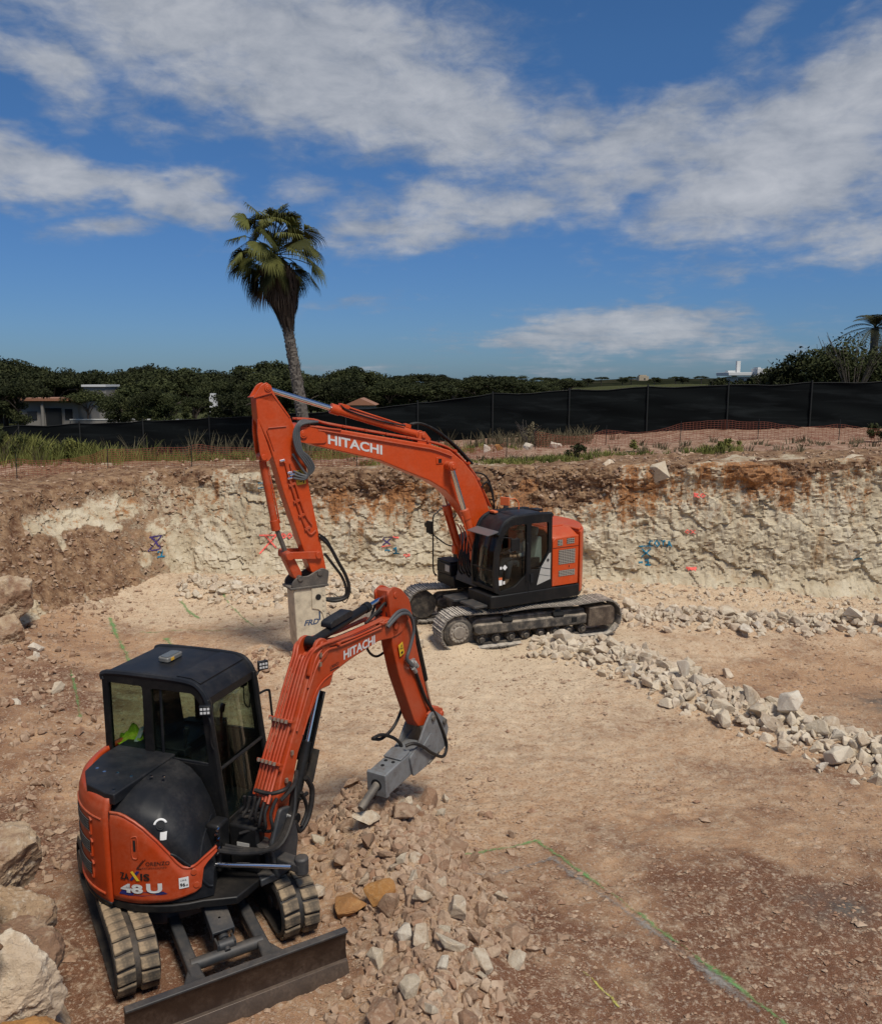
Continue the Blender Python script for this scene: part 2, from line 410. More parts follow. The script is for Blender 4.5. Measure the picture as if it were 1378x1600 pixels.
def gz(x, y):
    x = np.asarray(x, float); y = np.asarray(y, float)
    z = .1 + .33 * ss(12.0, 8.2, y)
    z = z + .10 * (fbm(x, y, .22, 3, 3) - .5) + .10 * (fbm(x, y, 1.1, 4, 11) - .5) + .035 * (fbm(x, y, 5, 3, 23) - .5)
    flat = np.clip(1.6 * np.exp(-((x - 1.6) / 3.6) ** 4 - ((y - 19.6) / 2.9) ** 4), 0, 1)
    z = z * (1 - flat) + flat * .07
    fm = np.exp(-((x + 2.7) / 1.5) ** 2 - ((y - 8.0) / 1.7) ** 2); z = z * (1 - fm) + fm * .43
    lump = .6 + .8 * fbm(x, y, .9, 3, 31)
    z = z + .34 * lump * np.exp(-(seg_dist(x, y, MOUND) / .62) ** 2) * (1 - .8 * ss(-1.25, -1.6, x))
    z = z + .20 * lump * np.exp(-(seg_dist(x, y, RIDGE1) / .5) ** 2)
    z = z + .18 * lump * np.exp(-(seg_dist(x, y, RIDGE2) / .6) ** 2)
    z = z + .14 * lump * np.exp(-(seg_dist(x, y, RIDGE3) / .6) ** 2)
    z = z + .20 * lump * np.exp(-(seg_dist(x, y, FRONTPILE) / .6) ** 2) + .22 * np.exp(-(seg_dist(x, y, TRACKPILE) / .5) ** 2)
    # the lower trench strip right of the first ridge, and scree under the walls
    z = z - .10 * ss(18.6, 17.6, y) * ss(13.2, 15.0, y) * ss(4.8, 6.2, x)
    z = z + .30 * ss(21.3, 23.8, y) + .35 * ss(-7.4, -9.6, x) * ss(9, 13, y)
    z = z + .30 * lump * np.exp(-((x + 7.4) / 1.6) ** 2 - ((y - 13.3) / 2.5) ** 2)
    return z
GX0, GX1, GY0, GY1 = -12.5, 17.0, 2.0, 24.6
def ground_material():
    m, nt, b = new_mat('pit_floor_soil'); t = NT(nt); c = t.coord('Object')
    pale = t.attr('pale').outputs['Fac']; red = t.attr('red').outputs['Fac']
    n1 = t.noise(c, .9, 6, .6, .3); n2 = t.noise(c, 4.5, 6, .62, .2); n3 = t.noise(c, 22, 5, .65); n4 = t.noise(c, 85, 3, .6)
    cs = t.coord('Object', (1.0, 3.2, 1)); ns = t.noise(cs, 1.4, 5, .6, .5)
    fp = t.m('ADD', pale, t.m('ADD', t.m('ADD', t.m('MULTIPLY', t.m('SUBTRACT', n2, .5), 1.3), t.m('MULTIPLY', t.m('SUBTRACT', n3, .5), .9)), t.m('MULTIPLY', t.m('SUBTRACT', ns, .5), .5)))
    fp = t.ramp(fp, .2, .95)
    fr = t.m('ADD', red, t.m('ADD', t.m('MULTIPLY', t.m('SUBTRACT', n1, .5), 2.3), t.m('MULTIPLY', t.m('SUBTRACT', n3, .5), 1.1)))
    fr = t.ramp(fr, .25, .8)
    col = t.mix(fr, (.47, .285, .160), (.170, .073, .037))
    col = t.mix(fp, col, (.70, .55, .375))
    # small stones and dark crumbs
    col = t.mix(t.m('MULTIPLY', t.ramp(n3, .55, .66), .7), col, (.52, .42, .32))
    col = t.mix(t.m('MULTIPLY', t.ramp(n4, .6, .72), .5), col, (.60, .51, .41))
    col = t.mix(t.m('MULTIPLY', t.ramp(n3, .46, .34), .5), col, (.125, .058, .033))
    n5 = t.noise(c, 230, 2, .6); col = t.mix(t.m('MULTIPLY', t.ramp(n5, .56, .66), .45), col, (.60, .50, .39)); col = t.mix(t.m('MULTIPLY', t.ramp(n5, .44, .34), .45), col, (.10, .05, .03))
    gs = t.attr('grey').outputs['Fac']
    col = t.mix(t.m('MULTIPLY', gs, t.ramp(n2, .3, .62)), col, (.10, .098, .09))
    t.link(col, b.inputs['Base Color']); b.inputs['Roughness'].default_value = .95; b.inputs['Specular IOR Level'].default_value = .15
    h = t.m('ADD', t.m('MULTIPLY', n3, .6), t.m('MULTIPLY', n4, .4))
    t.link(t.bump(h, .95, .035, t.bump(n2, .4, .08)), b.inputs['Normal'])
    return m
MAT_GROUND = ground_material()
def ground_fields(x, y):
    wq = fbm(x, y, .55, 4, 501) - .5; y0 = y; y = y + 2.6 * wq; x0 = x; x = x + 2.0 * (fbm(x, y, .55, 4, 511) - .5)
    pale = .20 + .80 * np.exp(-((x - .6) / 4.2) ** 2 - ((y - 17.6) / 3.0) ** 2) + .55 * ss(18.2, 20.6, y) + .34 * np.exp(-((x - 1.0) / 4.2) ** 2 - ((y - 13.0) / 3.2) ** 2)
    pale = pale + .28 * np.exp(-((x - 6.5) / 6) ** 2 - ((y - 18.2) / .9) ** 2) - .25 * np.exp(-((x - 8) / 2.8) ** 2 - ((y - 16) / 1.2) ** 2)
    pale = pale - .3 * ss(-6.8, -8.5, x) * ss(21, 19, y) + .25 * np.exp(-(seg_dist(x, y, RIDGE1) / .8) ** 2) + .2 * np.exp(-(seg_dist(x, y, MOUND) / .7) ** 2)
    red = .30 + .55 * ss(11.0, 6.9, y) * ss(-.6, 1.2, x) + .55 * ss(11.5, 9.5, y) * ss(-1.6, -2.6, x) + .30 * ss(-4.5, -7, x) * ss(19, 15, y)
    red = red - .35 * np.exp(-((x - .9) / .9) ** 2 - ((y - 9.9) / .7) ** 2) + .3 * np.exp(-((x - 5.6) / 1.2) ** 2 - ((y - 11.8) / .9) ** 2)
    red = red + .25 * np.exp(-((x - 3.0) / 2) ** 2 - ((y - 7.4) / 1.) ** 2)
    x, y = x0, y0
    grey = .95 * np.exp(-((x - 4.25) / .42) ** 2 - ((y - 8.15) / .30) ** 2) + 1.0 * np.exp(-((x - 8.6) / .75) ** 2 - ((y - 14.9) / .75) ** 2)
    return pale, red, grey
def build_floor():
    def axis(a, b, fine):   # spacing grows away from the camera
        out = [a]
        while out[-1] < b: out.append(out[-1] + fine(out[-1]))
        return np.array(out)
    ys = axis(GY0, GY1, lambda v: .032 + .0022 * max(0, v - 6)); xs = axis(GX0, GX1, lambda v: .05 if -8 < v < 9 else .09)
    X, Y = np.meshgrid(xs, ys, indexing='ij'); Z = gz(X, Y)
    mic = np.clip(fbm(X, Y, 9, 3, 77) - .52, 0, 1) * .10 + (fbm(X, Y, 16, 2, 81) - .5) * .028
    Z = Z + mic * (1 - .8 * np.exp(-((X - 1.6) / 3.2) ** 4 - ((Y - 19.6) / 2.6) ** 4))
    for path, gauge in (([(.2, 17.2), (.9, 14.5), (1.6, 11.5), (2.6, 9.0)], 1.2), ([(5.6, 17.6), (8.5, 17.3), (12, 17.4)], 1.0), ([(-3.2, 20.5), (-2.2, 17.5), (-1.2, 14.5), (-.6, 12.0)], 1.2)):
        for (ax_, ay_), (bx_, by_) in zip(path[:-1], path[1:]):
            ux, uy = bx_ - ax_, by_ - ay_; L_ = math.hypot(ux, uy); ux, uy = ux / L_, uy / L_; al = (X - ax_) * ux + (Y - ay_) * uy; la = -(X - ax_) * uy + (Y - ay_) * ux
            for sgn in (-1, 1):
                wdt = np.exp(-((la - sgn * gauge) / .27) ** 6) * (al > -.1) * (al < L_ + .1) * ss(.42, .62, fbm(X, Y, 1.3, 3, 601 + int(sgn)))
                Z = Z + wdt * (.011 * np.sign(np.sin(al * 2 * math.pi / .19)) - .008)
    nx, ny = X.shape; V = np.c_[X.ravel(), Y.ravel(), Z.ravel()]
    i = np.arange(nx * ny).reshape(nx, ny)
    F = np.c_[i[:-1, :-1].ravel(), i[1:, :-1].ravel(), i[1:, 1:].ravel(), i[:-1, 1:].ravel()]
    p, r, g = ground_fields(X.ravel(), Y.ravel())
    o = np_mesh('pit_floor', V, F, MAT_GROUND, dict(pale=p, red=r, grey=g), smooth=True)
    o['kind'] = 'structure'; return o
FLOOR = build_floor()

# ---- excavated face round the pit
WALL = [  # base x,y  top x,y,z   soilness (1 earth bank .. 0 clean rock)
    (-2.6, 2.0, -3.0, 1.6, 2.1, .9), (-2.75, 4.0, -2.95, 3.4, 2.1, .9), (-2.95, 5.3, -3.15, 4.6, 2.1, .9), (-3.35, 6.3, -3.65, 5.6, 2.1, .9), (-3.75, 7.0, -4.15, 6.5, 2.05, .9),
    (-4.5, 7.9, -5.1, 7.2, 2.0, .9), (-5.6, 9.3, -7.2, 8.3, 2.1, .9), (-7.2, 11.3, -9.6, 10.5, 2.3, .95), (-8.6, 14.5, -11, 14, 2.55, .9),
    (-9.2, 17.8, -11.9, 18.6, 2.95, .78), (-8.6, 20.8, -11.2, 23.3, 3.15, .72), (-7.5, 23.5, -8.6, 26.2, 3.3, .42), (-5.2, 23.5, -5.5, 25.2, 3.35, .2),
    (-2.4, 23.9, -2.5, 24.8, 3.4, .05), (1, 23.8, 1, 24.7, 3.5, .1), (5, 23.3, 5, 24.1, 3.62, .05), (8, 22.8, 8, 23.5, 3.75, .0),
    (12, 22.2, 12.2, 23, 3.95, .0), (17, 21.4, 17.2, 22.3, 4.1, .0), (24, 20.2, 24.2, 21.2, 4.2, .0)]
def rim_path(ds):
    P = np.array(WALL, float); d = np.r_[0, np.cumsum(np.hypot(*(np.diff((P[:, :2] + P[:, 2:4]) / 2, axis=0).T)))]
    s = np.arange(0, d[-1], ds); out = []
    for k in range(6):
        # Catmull-Rom style smoothing through monotone blend
        v = np.interp(s, d, P[:, k]); w = int(round(1.0 / ds)) | 1; pad = np.pad(v, w // 2, mode='edge')
        out.append(np.convolve(pad, np.ones(w) / w, 'valid'))
    return s, np.array(out).T
def up_z(x, y):
    x = np.asarray(x, float); y = np.asarray(y, float)
    rim = np.interp(x, [-60, -20, -8, -2, 5, 12, 24, 60], [2.9, 3.0, 3.3, 3.38, 3.6, 3.93, 4.2, 4.5])
    k = np.interp(x, [-30, -18, -6, 2, 12, 24], [-.085, -.075, -.03, .0, .005, .012])
    z = rim + k * np.clip(y - 26, 0, 18)
    z = np.where(y > 46, z + np.interp(x, [-40, 0, 30], [.0, .0, .03]) * np.clip(y - 46, 0, 40), z)
    z = z + .55 * np.exp(-((x + 15.2) / 3.2) ** 2 - ((y - 28.2) / 2.2) ** 2) + .22 * np.exp(-((y - 29 - .1 * x) / 1.1) ** 2) * (fbm(x, y, .5, 3, 5))
    z = z + .16 * (fbm(x, y, .8, 4, 51) - .5) + .12 * (fbm(x, y, 3, 3, 57) - .5)
    return z
def wall_material():
    m, nt, b = new_mat('excavated_limestone_face'); t = NT(nt); c = t.coord('Object')
    soil = t.attr('soil').outputs['Fac']; rust = t.attr('rust').outputs['Fac']; cav = t.attr('cav').outputs['Fac']
    n1 = t.noise(c, .8, 6, .6, .4); n2 = t.noise(c, 4, 6, .65, .3); n3 = t.noise(c, 18, 5, .65); n4 = t.noise(c, 70, 3, .6)
    cs = t.coord('Object', (2.6, 2.6, .35)); streak = t.noise(cs, 1.4, 6, .6, .2)
    rock = t.mix(t.ramp(n1, .35, .65), (.46, .38, .258), (.60, .525, .385))
    rock = t.mix(t.m('MULTIPLY', t.ramp(streak, .50, .68), .65), rock, (.36, .245, .135))
    rock = t.mix(t.m('MULTIPLY', t.ramp(n2, .55, .72), .35), rock, (.68, .62, .49))
    rock = t.mix(t.m('MULTIPLY', t.ramp(n3, .45, .33), .4), rock, (.30, .235, .16))
    tn = t.attr('tone').outputs['Fac']; rock = t.mix(t.m('MULTIPLY', t.ramp(tn, .46, .25), .30), rock, (.35, .295, .205)); rock = t.mix(t.m('MULTIPLY', t.ramp(tn, .55, .78), .5), rock, (.68, .61, .47))
    earth = t.mix(t.ramp(n2, .36, .66), (.10, .046, .025), (.35, .225, .13))
    earth = t.mix(t.m('MULTIPLY', t.ramp(n3, .55, .66), .5), earth, (.42, .34, .25))
    fr = t.ramp(t.m('ADD', rust, t.m('ADD', t.m('ADD', t.m('MULTIPLY', t.m('SUBTRACT', streak, .5), 1.7), t.m('MULTIPLY', t.m('SUBTRACT', n2, .5), 1.7)), t.m('MULTIPLY', t.m('SUBTRACT', n3, .5), 1.3))), .30, .70)
    rock = t.mix(t.m('MULTIPLY', fr, .9), rock, t.mix(t.ramp(n3, .38, .6), (.15, .055, .022), (.38, .165, .055)))
    fs = t.ramp(t.m('ADD', soil, t.m('ADD', t.m('MULTIPLY', t.m('SUBTRACT', n2, .5), .9), t.m('MULTIPLY', t.m('SUBTRACT', n3, .5), .6))), .38, .62)
    col = t.mix(fs, rock, earth)
    t.link(col, b.inputs['Base Color']); b.inputs['Roughness'].default_value = .95; b.inputs['Specular IOR Level'].default_value = .12
    h = t.m('ADD', t.m('MULTIPLY', n3, .6), t.m('MULTIPLY', n4, .35))
    t.link(t.bump(h, .8, .04, t.bump(n2, .4, .10)), b.inputs['Normal'])
    return m
MAT_WALL = wall_material()
def build_wall():
    ds = .042; s, P = rim_path(ds); n = len(s); rows = 104; ap = 22
    t = np.linspace(0, 1, rows)
    bx, by, tx, ty, tz, so = P.T
    cx, cy = (bx + tx) / 2, (by + ty) / 2
    dx, dy = np.gradient(cx), np.gradient(cy); L = np.hypot(dx, dy); nx, ny = dy / L, -dx / L     # into the pit
    zb = -.25
    S, T = np.meshgrid(s, t, indexing='ij'); H = T * (tz[:, None] - zb)
    X = bx[:, None] + (tx - bx)[:, None] * T; Y = by[:, None] + (ty - by)[:, None] * T; Z = zb + H
    patch = ss(.53, .64, fbm(S, H * 1.4, .50, 4, 111) + .16 * (fbm(S, H, 2.6, 3, 113) - .5) - .25 * (so[:, None] - .85)) * ss(.95, .6, T)
    so2 = np.clip(so[:, None] * 1.15 - patch * 1.05, 0, 1)
    rocky = 1 - .8 * np.clip(so2, 0, 1)
    W1 = fbm(S, H, 1.1, 4, 301) - .5; W2 = fbm(S, H, 1.1, 4, 311) - .5
    S2 = S + 1.1 * W1; H2 = H + .9 * W2
    a = scallop(S2, H2 * .7, .42, 5, 1.2, .6); bb = scallop(S2 + .35 * H2, H2 * 1.15, 1.25, 15, 1.5, .6); cc = scallop(S2 * .9, H2 * 1.2 - .3 * S2, 3.1, 25, 1.6, .7); ee = scallop(S2 + .2 * H2, H2 * 1.3, 7.5, 29, 1.6, .8); ff = scallop(S, H * 1.3, 14, 35, 1.5, .8)
    dd = fbm(S, H, 1.0, 5, 41) - .5; ee2 = fbm(S * 3.2, H, 2.2, 5, 47) - .5
    msk = ss(.35, .65, fbm(S, H, .9, 3, 321))
    W3 = fbm(S, H, 3.2, 4, 331) - .5; W4 = fbm(S, H, 3.2, 4, 341) - .5
    S3 = S + .55 * W1 + .22 * W3; H3 = H + .45 * W2 + .18 * W4
    c1, t1 = cells(S3, H3 * 1.25, .75, 401, 1.3, .8); c2, t2 = cells(S3 + .3 * H3, H3 * 1.3, 1.9, 411, 1.5, .9); c3, t3 = cells(S3 - .2 * H3, H3 * 1.35, 4.6, 421, 1.6, 1.0); c4, t4 = cells(S + .06 * W3, H * 1.3, 10.5, 431, 1.5, 1.0)
    tone = .30 * t1 + .30 * t2 + .25 * t3 + .15 * t4
    disp = (.22 * (a - .3) + .13 * c1 + .080 * c2 * (.5 + .7 * msk) + .052 * c3 + .028 * c4 + .05 * (cc - .3)) * (.25 + .75 * rocky) + .42 * dd * (1.2 - rocky) + .10 * ee2 + .14 * dd * rocky
    # loose overhanging earth with boulders at the brow, scree at the foot
    brow = ss(.80, .93, T); disp = disp + .18 * brow * (scallop(S, H, 1.6, 63, 1.2, .9) - .25) + .10 * brow
    foot = ss(.22, .02, T); disp = disp + foot * (.35 + .5 * fbm(S, H, .8, 3, 71))
    disp = disp * ss(1.0, .985, T)
    X = X + nx[:, None] * disp; Y = Y + ny[:, None] * disp; Z = Z + .10 * (cc - .3) * rocky * np.sin(np.pi * T)
    # colour fields
    depth = (1 - T) * (tz[:, None] - zb)
    xw = cx[:, None] + 0 * T
    edge = .26 + .9 * np.clip(fbm(S, 0 * S, .38, 4, 91) - .30, 0, 1) + .25 * (fbm(S, H, 1.7, 3, 97) - .5)
    edge = edge + .75 * np.exp(-((xw - 3.6) / 1.3) ** 2) + .25 * np.exp(-((xw + 3.2) / 2.2) ** 2) - .25 * ss(5.5, 7.5, xw) - .0
    top_soil = ss(.18, -.18, depth - edge)
    blocks = ss(.60, .70, fbm(S, H, .9, 3, 99) + .18 * ss(.2, .5, depth)) * .95 + ss(5, 7, xw) * ss(.50, .60, fbm(S, H * 1.6, .55, 3, 103)) * .8    # pale blocks in the earth layer
    soilf = np.clip(np.maximum(so2, top_soil - blocks), 0, 1)
    rust = np.clip(ss(edge + 2.0, edge + .1, depth) * (.34 + .75 * (fbm(S, 0 * S, .9, 3, 121) - .35)) + .75 * np.exp(-((xw - 2.0) / 2.1) ** 2) * ss(2.4, .4, depth)
                   + .5 * np.exp(-((xw + 2.6) / 1.6) ** 2) * ss(2.0, .3, depth) + .7 * np.exp(-((xw - 9.1) / .8) ** 2) * ss(1.4, .3, depth), 0, 1) * (1 - .5 * so[:, None])
    # apron on top
    k = np.arange(1, ap + 1) * .16
    AX = tx[:, None] - nx[:, None] * k; AY = ty[:, None] - ny[:, None] * k
    AZ = tz[:, None] * np.exp(-k / .8) + up_z(AX, AY) * (1 - np.exp(-k / .8)) + .02 + .12 * (fbm(AX, AY, 2.2, 4, 131) - .5) + .05 * (scallop(AX, AY, 3, 133) - .3)
    AZ = AZ - .12 * ss(2.7, 3.5, k)
    X = np.c_[X, AX]; Y = np.c_[Y, AY]; Z = np.c_[Z, AZ]
    asoil = np.clip(.86 + 1.3 * (fbm(AX, AY, .7, 4, 137) - .5) - .22 * ss(6, 12, AX), 0, 1)
    soilf = np.c_[soilf, asoil]; rust = np.c_[rust, 0 * AX + .1]
    w = rows + ap; i = np.arange(n * w).reshape(n, w)
    F = np.c_[i[:-1, :-1].ravel(), i[1:, :-1].ravel(), i[1:, 1:].ravel(), i[:-1, 1:].ravel()]
    o = np_mesh('pit_wall', np.c_[X.ravel(), Y.ravel(), Z.ravel()], F, MAT_WALL, dict(soil=soilf.ravel(), rust=rust.ravel(), tone=np.c_[tone, .5 + 0 * AX].ravel()), smooth=True)
    o.data.set_sharp_from_angle(angle=R(20))
    o['kind'] = 'structure'; return o
PITWALL = build_wall()

def upper_material():
    m, nt, b = new_mat('upper_field_soil'); t = NT(nt); c = t.coord('Object')
    g = t.attr('green').outputs['Fac']; n1 = t.noise(c, .5, 6, .6, .3); n2 = t.noise(c, 3, 6, .65); n3 = t.noise(c, 16, 4, .65)
    earth = t.mix(t.ramp(n2, .36, .64), (.17, .075, .045), (.38, .26, .18))
    earth = t.mix(t.m('MULTIPLY', t.ramp(n3, .54, .66), .6), earth, (.52, .43, .34))
    grass = t.mix(t.ramp(n2, .3, .7), (.028, .034, .012), (.085, .085, .028))
    f = t.ramp(t.m('ADD', g, t.m('ADD', t.m('MULTIPLY', t.m('SUBTRACT', n1, .5), 1.2), t.m('MULTIPLY', t.m('SUBTRACT', n3, .5), .6))), .3, .7)
    t.link(t.mix(f, earth, grass), b.inputs['Base Color']); b.inputs['Roughness'].default_value = 1.0; b.inputs['Specular IOR Level'].default_value = .1
    t.link(t.bump(n3, .7, .05), b.inputs['Normal']); return m
MAT_UP = upper_material()
def build_upper():
    xs = np.unique(np.r_[np.arange(-70, -16, 1.2), np.arange(-16, 20, .2), np.arange(20, 90, 1.4)])
    ys = np.unique(np.r_[np.arange(6, 24, .5), np.arange(24, 36, .2), np.arange(36, 130, 1.5)])
    X, Y = np.meshgrid(xs, ys, indexing='ij'); Z = up_z(X, Y) - .06
    _, P = rim_path(.5)
    poly = np.r_[np.c_[P[:, 2], P[:, 3]], [(30, 20), (30, -2), (-3, -2)]]
    # push polygon 2 m outwards by testing distance too
    ins = np.zeros(X.shape, bool); px, py = poly[:, 0], poly[:, 1]; j = len(poly) - 1
    for i in range(len(poly)):
        c = ((py[i] > Y) != (py[j] > Y)) & (X < (px[j] - px[i]) * (Y - py[i]) / (py[j] - py[i] + 1e-12) + px[i]); ins ^= c; j = i
    dist = seg_dist(X, Y, [tuple(p) for p in np.c_[P[:, 2], P[:, 3]]])
    bad = ins | (dist < 1.6)
    green = .15 + .95 * np.exp(-((Y - 31.5) / 3.2) ** 2) * ss(-3.2, -7, X) + .6 * np.exp(-((X - 2.6) / 2.2) ** 2 - ((Y - 26.6) / 1.1) ** 2) + .9 * ss(38, 44, Y)
    i = np.arange(X.size).reshape(X.shape)
    keep = ~(bad[:-1, :-1] | bad[1:, :-1] | bad[1:, 1:] | bad[:-1, 1:])
    F = np.c_[i[:-1, :-1][keep], i[1:, :-1][keep], i[1:, 1:][keep], i[:-1, 1:][keep]]
    o = np_mesh('upper_field', np.c_[X.ravel(), Y.ravel(), Z.ravel()], F, MAT_UP, dict(green=green.ravel()), smooth=True)
    o['kind'] = 'structure'; return o
UPPER = build_upper()
def build_far():
    m, nt, b = new_mat('far_scrub_hill'); t = NT(nt); c = t.coord('Object'); n1 = t.noise(c, .03, 6, .65); n2 = t.noise(c, .16, 5, .7)
    col = t.mix(t.ramp(n2, .38, .62), (.010, .014, .008), (.028, .029, .017)); col = t.mix(t.m('MULTIPLY', t.ramp(n1, .54, .68), .6), col, (.11, .09, .06))
    t.link(col, b.inputs['Base Color']); b.inputs['Roughness'].default_value = 1.; b.inputs['Specular IOR Level'].default_value = 0.
    xs = np.arange(-900, 1101, 14.); ys = np.r_[np.arange(100, 700, 9.), np.arange(700, 3600, 90.)]
    X, Y = np.meshgrid(xs, ys, indexing='ij')
    hill = 2.6 * np.exp(-((X - 110) / 190) ** 2 - ((Y - 420) / 120) ** 2) + 1.0 * ss(-40, 60, X) * ss(240, 420, Y) + 1.6 * np.exp(-((X - 240) / 60) ** 2 - ((Y - 300) / 90) ** 2)
    Z = np.interp(X, [-200, -30, 30, 100], [1.0, 1.2, 2.6, 4.2]) + hill + 1.6 * (fbm(X, Y, .03, 4, 7) - .5) + 1.6 * np.clip(fbm(X, Y, .11, 3, 17) - .45, 0, 1) - .4 * ss(700, 3000, Y)
    i = np.arange(X.size).reshape(X.shape); F = np.c_[i[:-1, :-1].ravel(), i[1:, :-1].ravel(), i[1:, 1:].ravel(), i[:-1, 1:].ravel()]
    o = np_mesh('far_hill', np.c_[X.ravel(), Y.ravel(), Z.ravel() - .5], F, m, smooth=True); o['kind'] = 'structure'; return o
FARHILL = build_far()

def bvh(o):
    me = o.data; return BVHTree.FromPolygons([v.co for v in me.vertices], [tuple(p.vertices) for p in me.polygons])
BV_FLOOR = bvh(FLOOR); BV_WALL = bvh(PITWALL); BV_UP = bvh(UPPER)
def drop(x, y, trees=None):
    best = -9.
    for t in (trees or (BV_FLOOR, BV_WALL, BV_UP)):
        h = t.ray_cast(Vector((x, y, 20)), Vector((0, 0, -1)))
        if h[0] is not None: best = max(best, h[0].z)
    return best
def spray_mat(name, col, lo=.42, hi=.58, sc=26):
    m = bpy.data.materials.new(name); m.use_nodes = True; nt = m.node_tree; b = nt.nodes['Principled BSDF']; t = NT(nt)
    b.inputs['Base Color'].default_value = (*col, 1); b.inputs['Roughness'].default_value = .9; b.inputs['Specular IOR Level'].default_value = .1
    tr = nt.nodes.new('ShaderNodeBsdfTransparent'); mx = nt.nodes.new('ShaderNodeMixShader'); o = nt.nodes['Material Output']
    c = t.coord('Object'); e = t.attr('edge').outputs['Fac']
    f = t.ramp(t.m('SUBTRACT', t.m('ADD', t.m('MULTIPLY', t.noise(c, sc, 5, .7), .70), t.m('MULTIPLY', t.noise(c, 2.2, 3), .62)), t.m('MULTIPLY', e, .34)), lo + .10, hi + .10)
    t.link(f, mx.inputs[0]); t.link(tr.outputs[0], mx.inputs[1]); t.link(b.outputs[0], mx.inputs[2]); t.link(mx.outputs[0], o.inputs[0]); return m
SPRAY = dict(green=spray_mat('green_spray_paint', (.17, .34, .12), .38, .72), grey=spray_mat('grey_chalk_dust', (.30, .28, .25), .40, .74), blue=spray_mat('blue_spray_paint', (.02, .16, .26), .12, .30),
             red=spray_mat('red_spray_paint', (.85, .16, .13), .18, .40), purple=spray_mat('dark_purple_spray_paint', (.06, .04, .14), .14, .32), yel=spray_mat('yellow_spray_paint', (.5, .46, .12), .42, .62))
def paint_strip(name, paths, width, mat, parent, on_wall=False, off=.007, step=.05):
    if on_wall: off, step, width = .022, .02, width * 1.0
    V, F, E = [], [], []
    for pts in paths:
        P = [Vector((p[0], p[1])) for p in pts]; Q = []
        for a, b in zip(P[:-1], P[1:]):
            n = max(1, int((b - a).length / step)); Q += [a.lerp(b, i / n) for i in range(n)]
        Q.append(P[-1]); base = len(V); m = 5
        for i, q in enumerate(Q):
            d = (Q[min(i + 1, len(Q) - 1)] - Q[max(i - 1, 0)]); d.normalize(); s = Vector((-d.y, d.x))
            for k in range(m):
                e = (k / (m - 1) - .5) * 2; r = q + s * (e * width / 2 * (1 + .25 * math.sin(i * 1.7)))
                if on_wall:
                    h = BV_WALL.ray_cast(Vector((r.x, 15, r.y)), Vector((0, 1, 0))); y = h[0].y if h[0] is not None else 23.5
                    V.append((r.x, y - off - .012, r.y))
                else:
                    V.append((r.x, r.y, drop(r.x, r.y) + off + .006))
                E.append(abs(e))
        for i in range(len(Q) - 1):
            for k in range(m - 1): F.append((base + i * m + k, base + (i + 1) * m + k, base + (i + 1) * m + k + 1, base + i * m + k + 1))
    o = np_mesh(name, V, F, SPRAY[mat], dict(edge=E), smooth=True); o.parent = parent; return o
for lab, mat, w, path in [('bright green sprayed survey line on the red soil, short arm of the corner', 'green', .10, [(.28, 9.1), (.75, 9.5), (1.2, 9.72)]),
                     ('long green survey line running to the lower right', 'green', .12, [(1.2, 9.72), (1.62, 8.9), (2.1, 8.0), (2.55, 7.3), (3.0, 6.55), (3.5, 5.7)]),
                     ('grey chalk line beside the green corner', 'grey', .15, [(.25, 8.5), (.8, 8.95), (1.3, 9.2)]),
                     ('grey chalk line under the long green line', 'grey', .24, [(1.3, 9.25), (1.85, 8.25), (2.35, 7.5), (2.85, 6.65)]),
                     ('green line leading to the mini excavator roof', 'green', .20, [(-8.25, 20.1), (-7.4, 18.5), (-6.5, 16.8)]),
                     ('green line by the cab roof', 'green', .22, [(-6.4, 18.7), (-5.7, 17.5)]),
                     ('green mark on the left rubble slope', 'green', .13, [(-7.6, 16.4), (-6.9, 15.0), (-6.2, 13.6)]),
                     ('thin green line crossing the far floor', 'green', .11, [(-5.9, 22.0), (-5.0, 20.4), (-4.3, 19.4)]),
                     ('green mark below the far corner', 'green', .18, [(-7.0, 21.8), (-6.4, 20.8), (-6.1, 20.4)]),
                     ('faint thin green line', 'green', .06, [(-7.2, 19.2), (-5.4, 19.4), (-4.4, 19.8)]),
                     ('faint yellow mark at the bottom', 'yel', .07, [(1.35, 7.15), (1.55, 6.85), (1.6, 6.7)])]:
    paint_strip('survey_line', [path], w, mat, FLOOR)['label'] = lab
def strokes(s, o, w, h):   # tiny stroke font for hand-sprayed marks; returns polylines on the wall (x, z)
    G = {'C': [[(.9, .85), (.4, 1), (0, .5), (.4, 0), (.9, .1)]], 'O': [[(.5, 1), (0, .5), (.5, 0), (1, .5), (.5, 1)]], 'T': [[(0, 1), (1, 1)], [(.5, 1), (.45, 0)]],
         'A': [[(0, 0), (.5, 1), (1, 0)], [(.2, .4), (.8, .4)]], 'X': [[(0, 1), (1, 0)], [(1, 1), (0, 0)]], '1': [[(.1, .7), (.55, 1), (.55, 0)], [(.1, 0), (1, 0)]], '-': [[(.1, .5), (.9, .5)]],
         'R': [[(0, 0), (0, 1), (.8, .8), (0, .5), (.9, 0)]], 'D': [[(0, 0), (0, 1), (.8, .6), (.7, .2), (0, 0)]], '_': [[(0, 1.1), (1, 1.1)]], '~': [[(0, .4), (.4, .7), (.9, .3)]], ' ': []}
    out = []
    for i, ch in enumerate(s):
        for pl in G[ch]: out.append([(o[0] + (i * 1.25 + p[0]) * w, o[1] + p[1] * h) for p in pl])
    return out
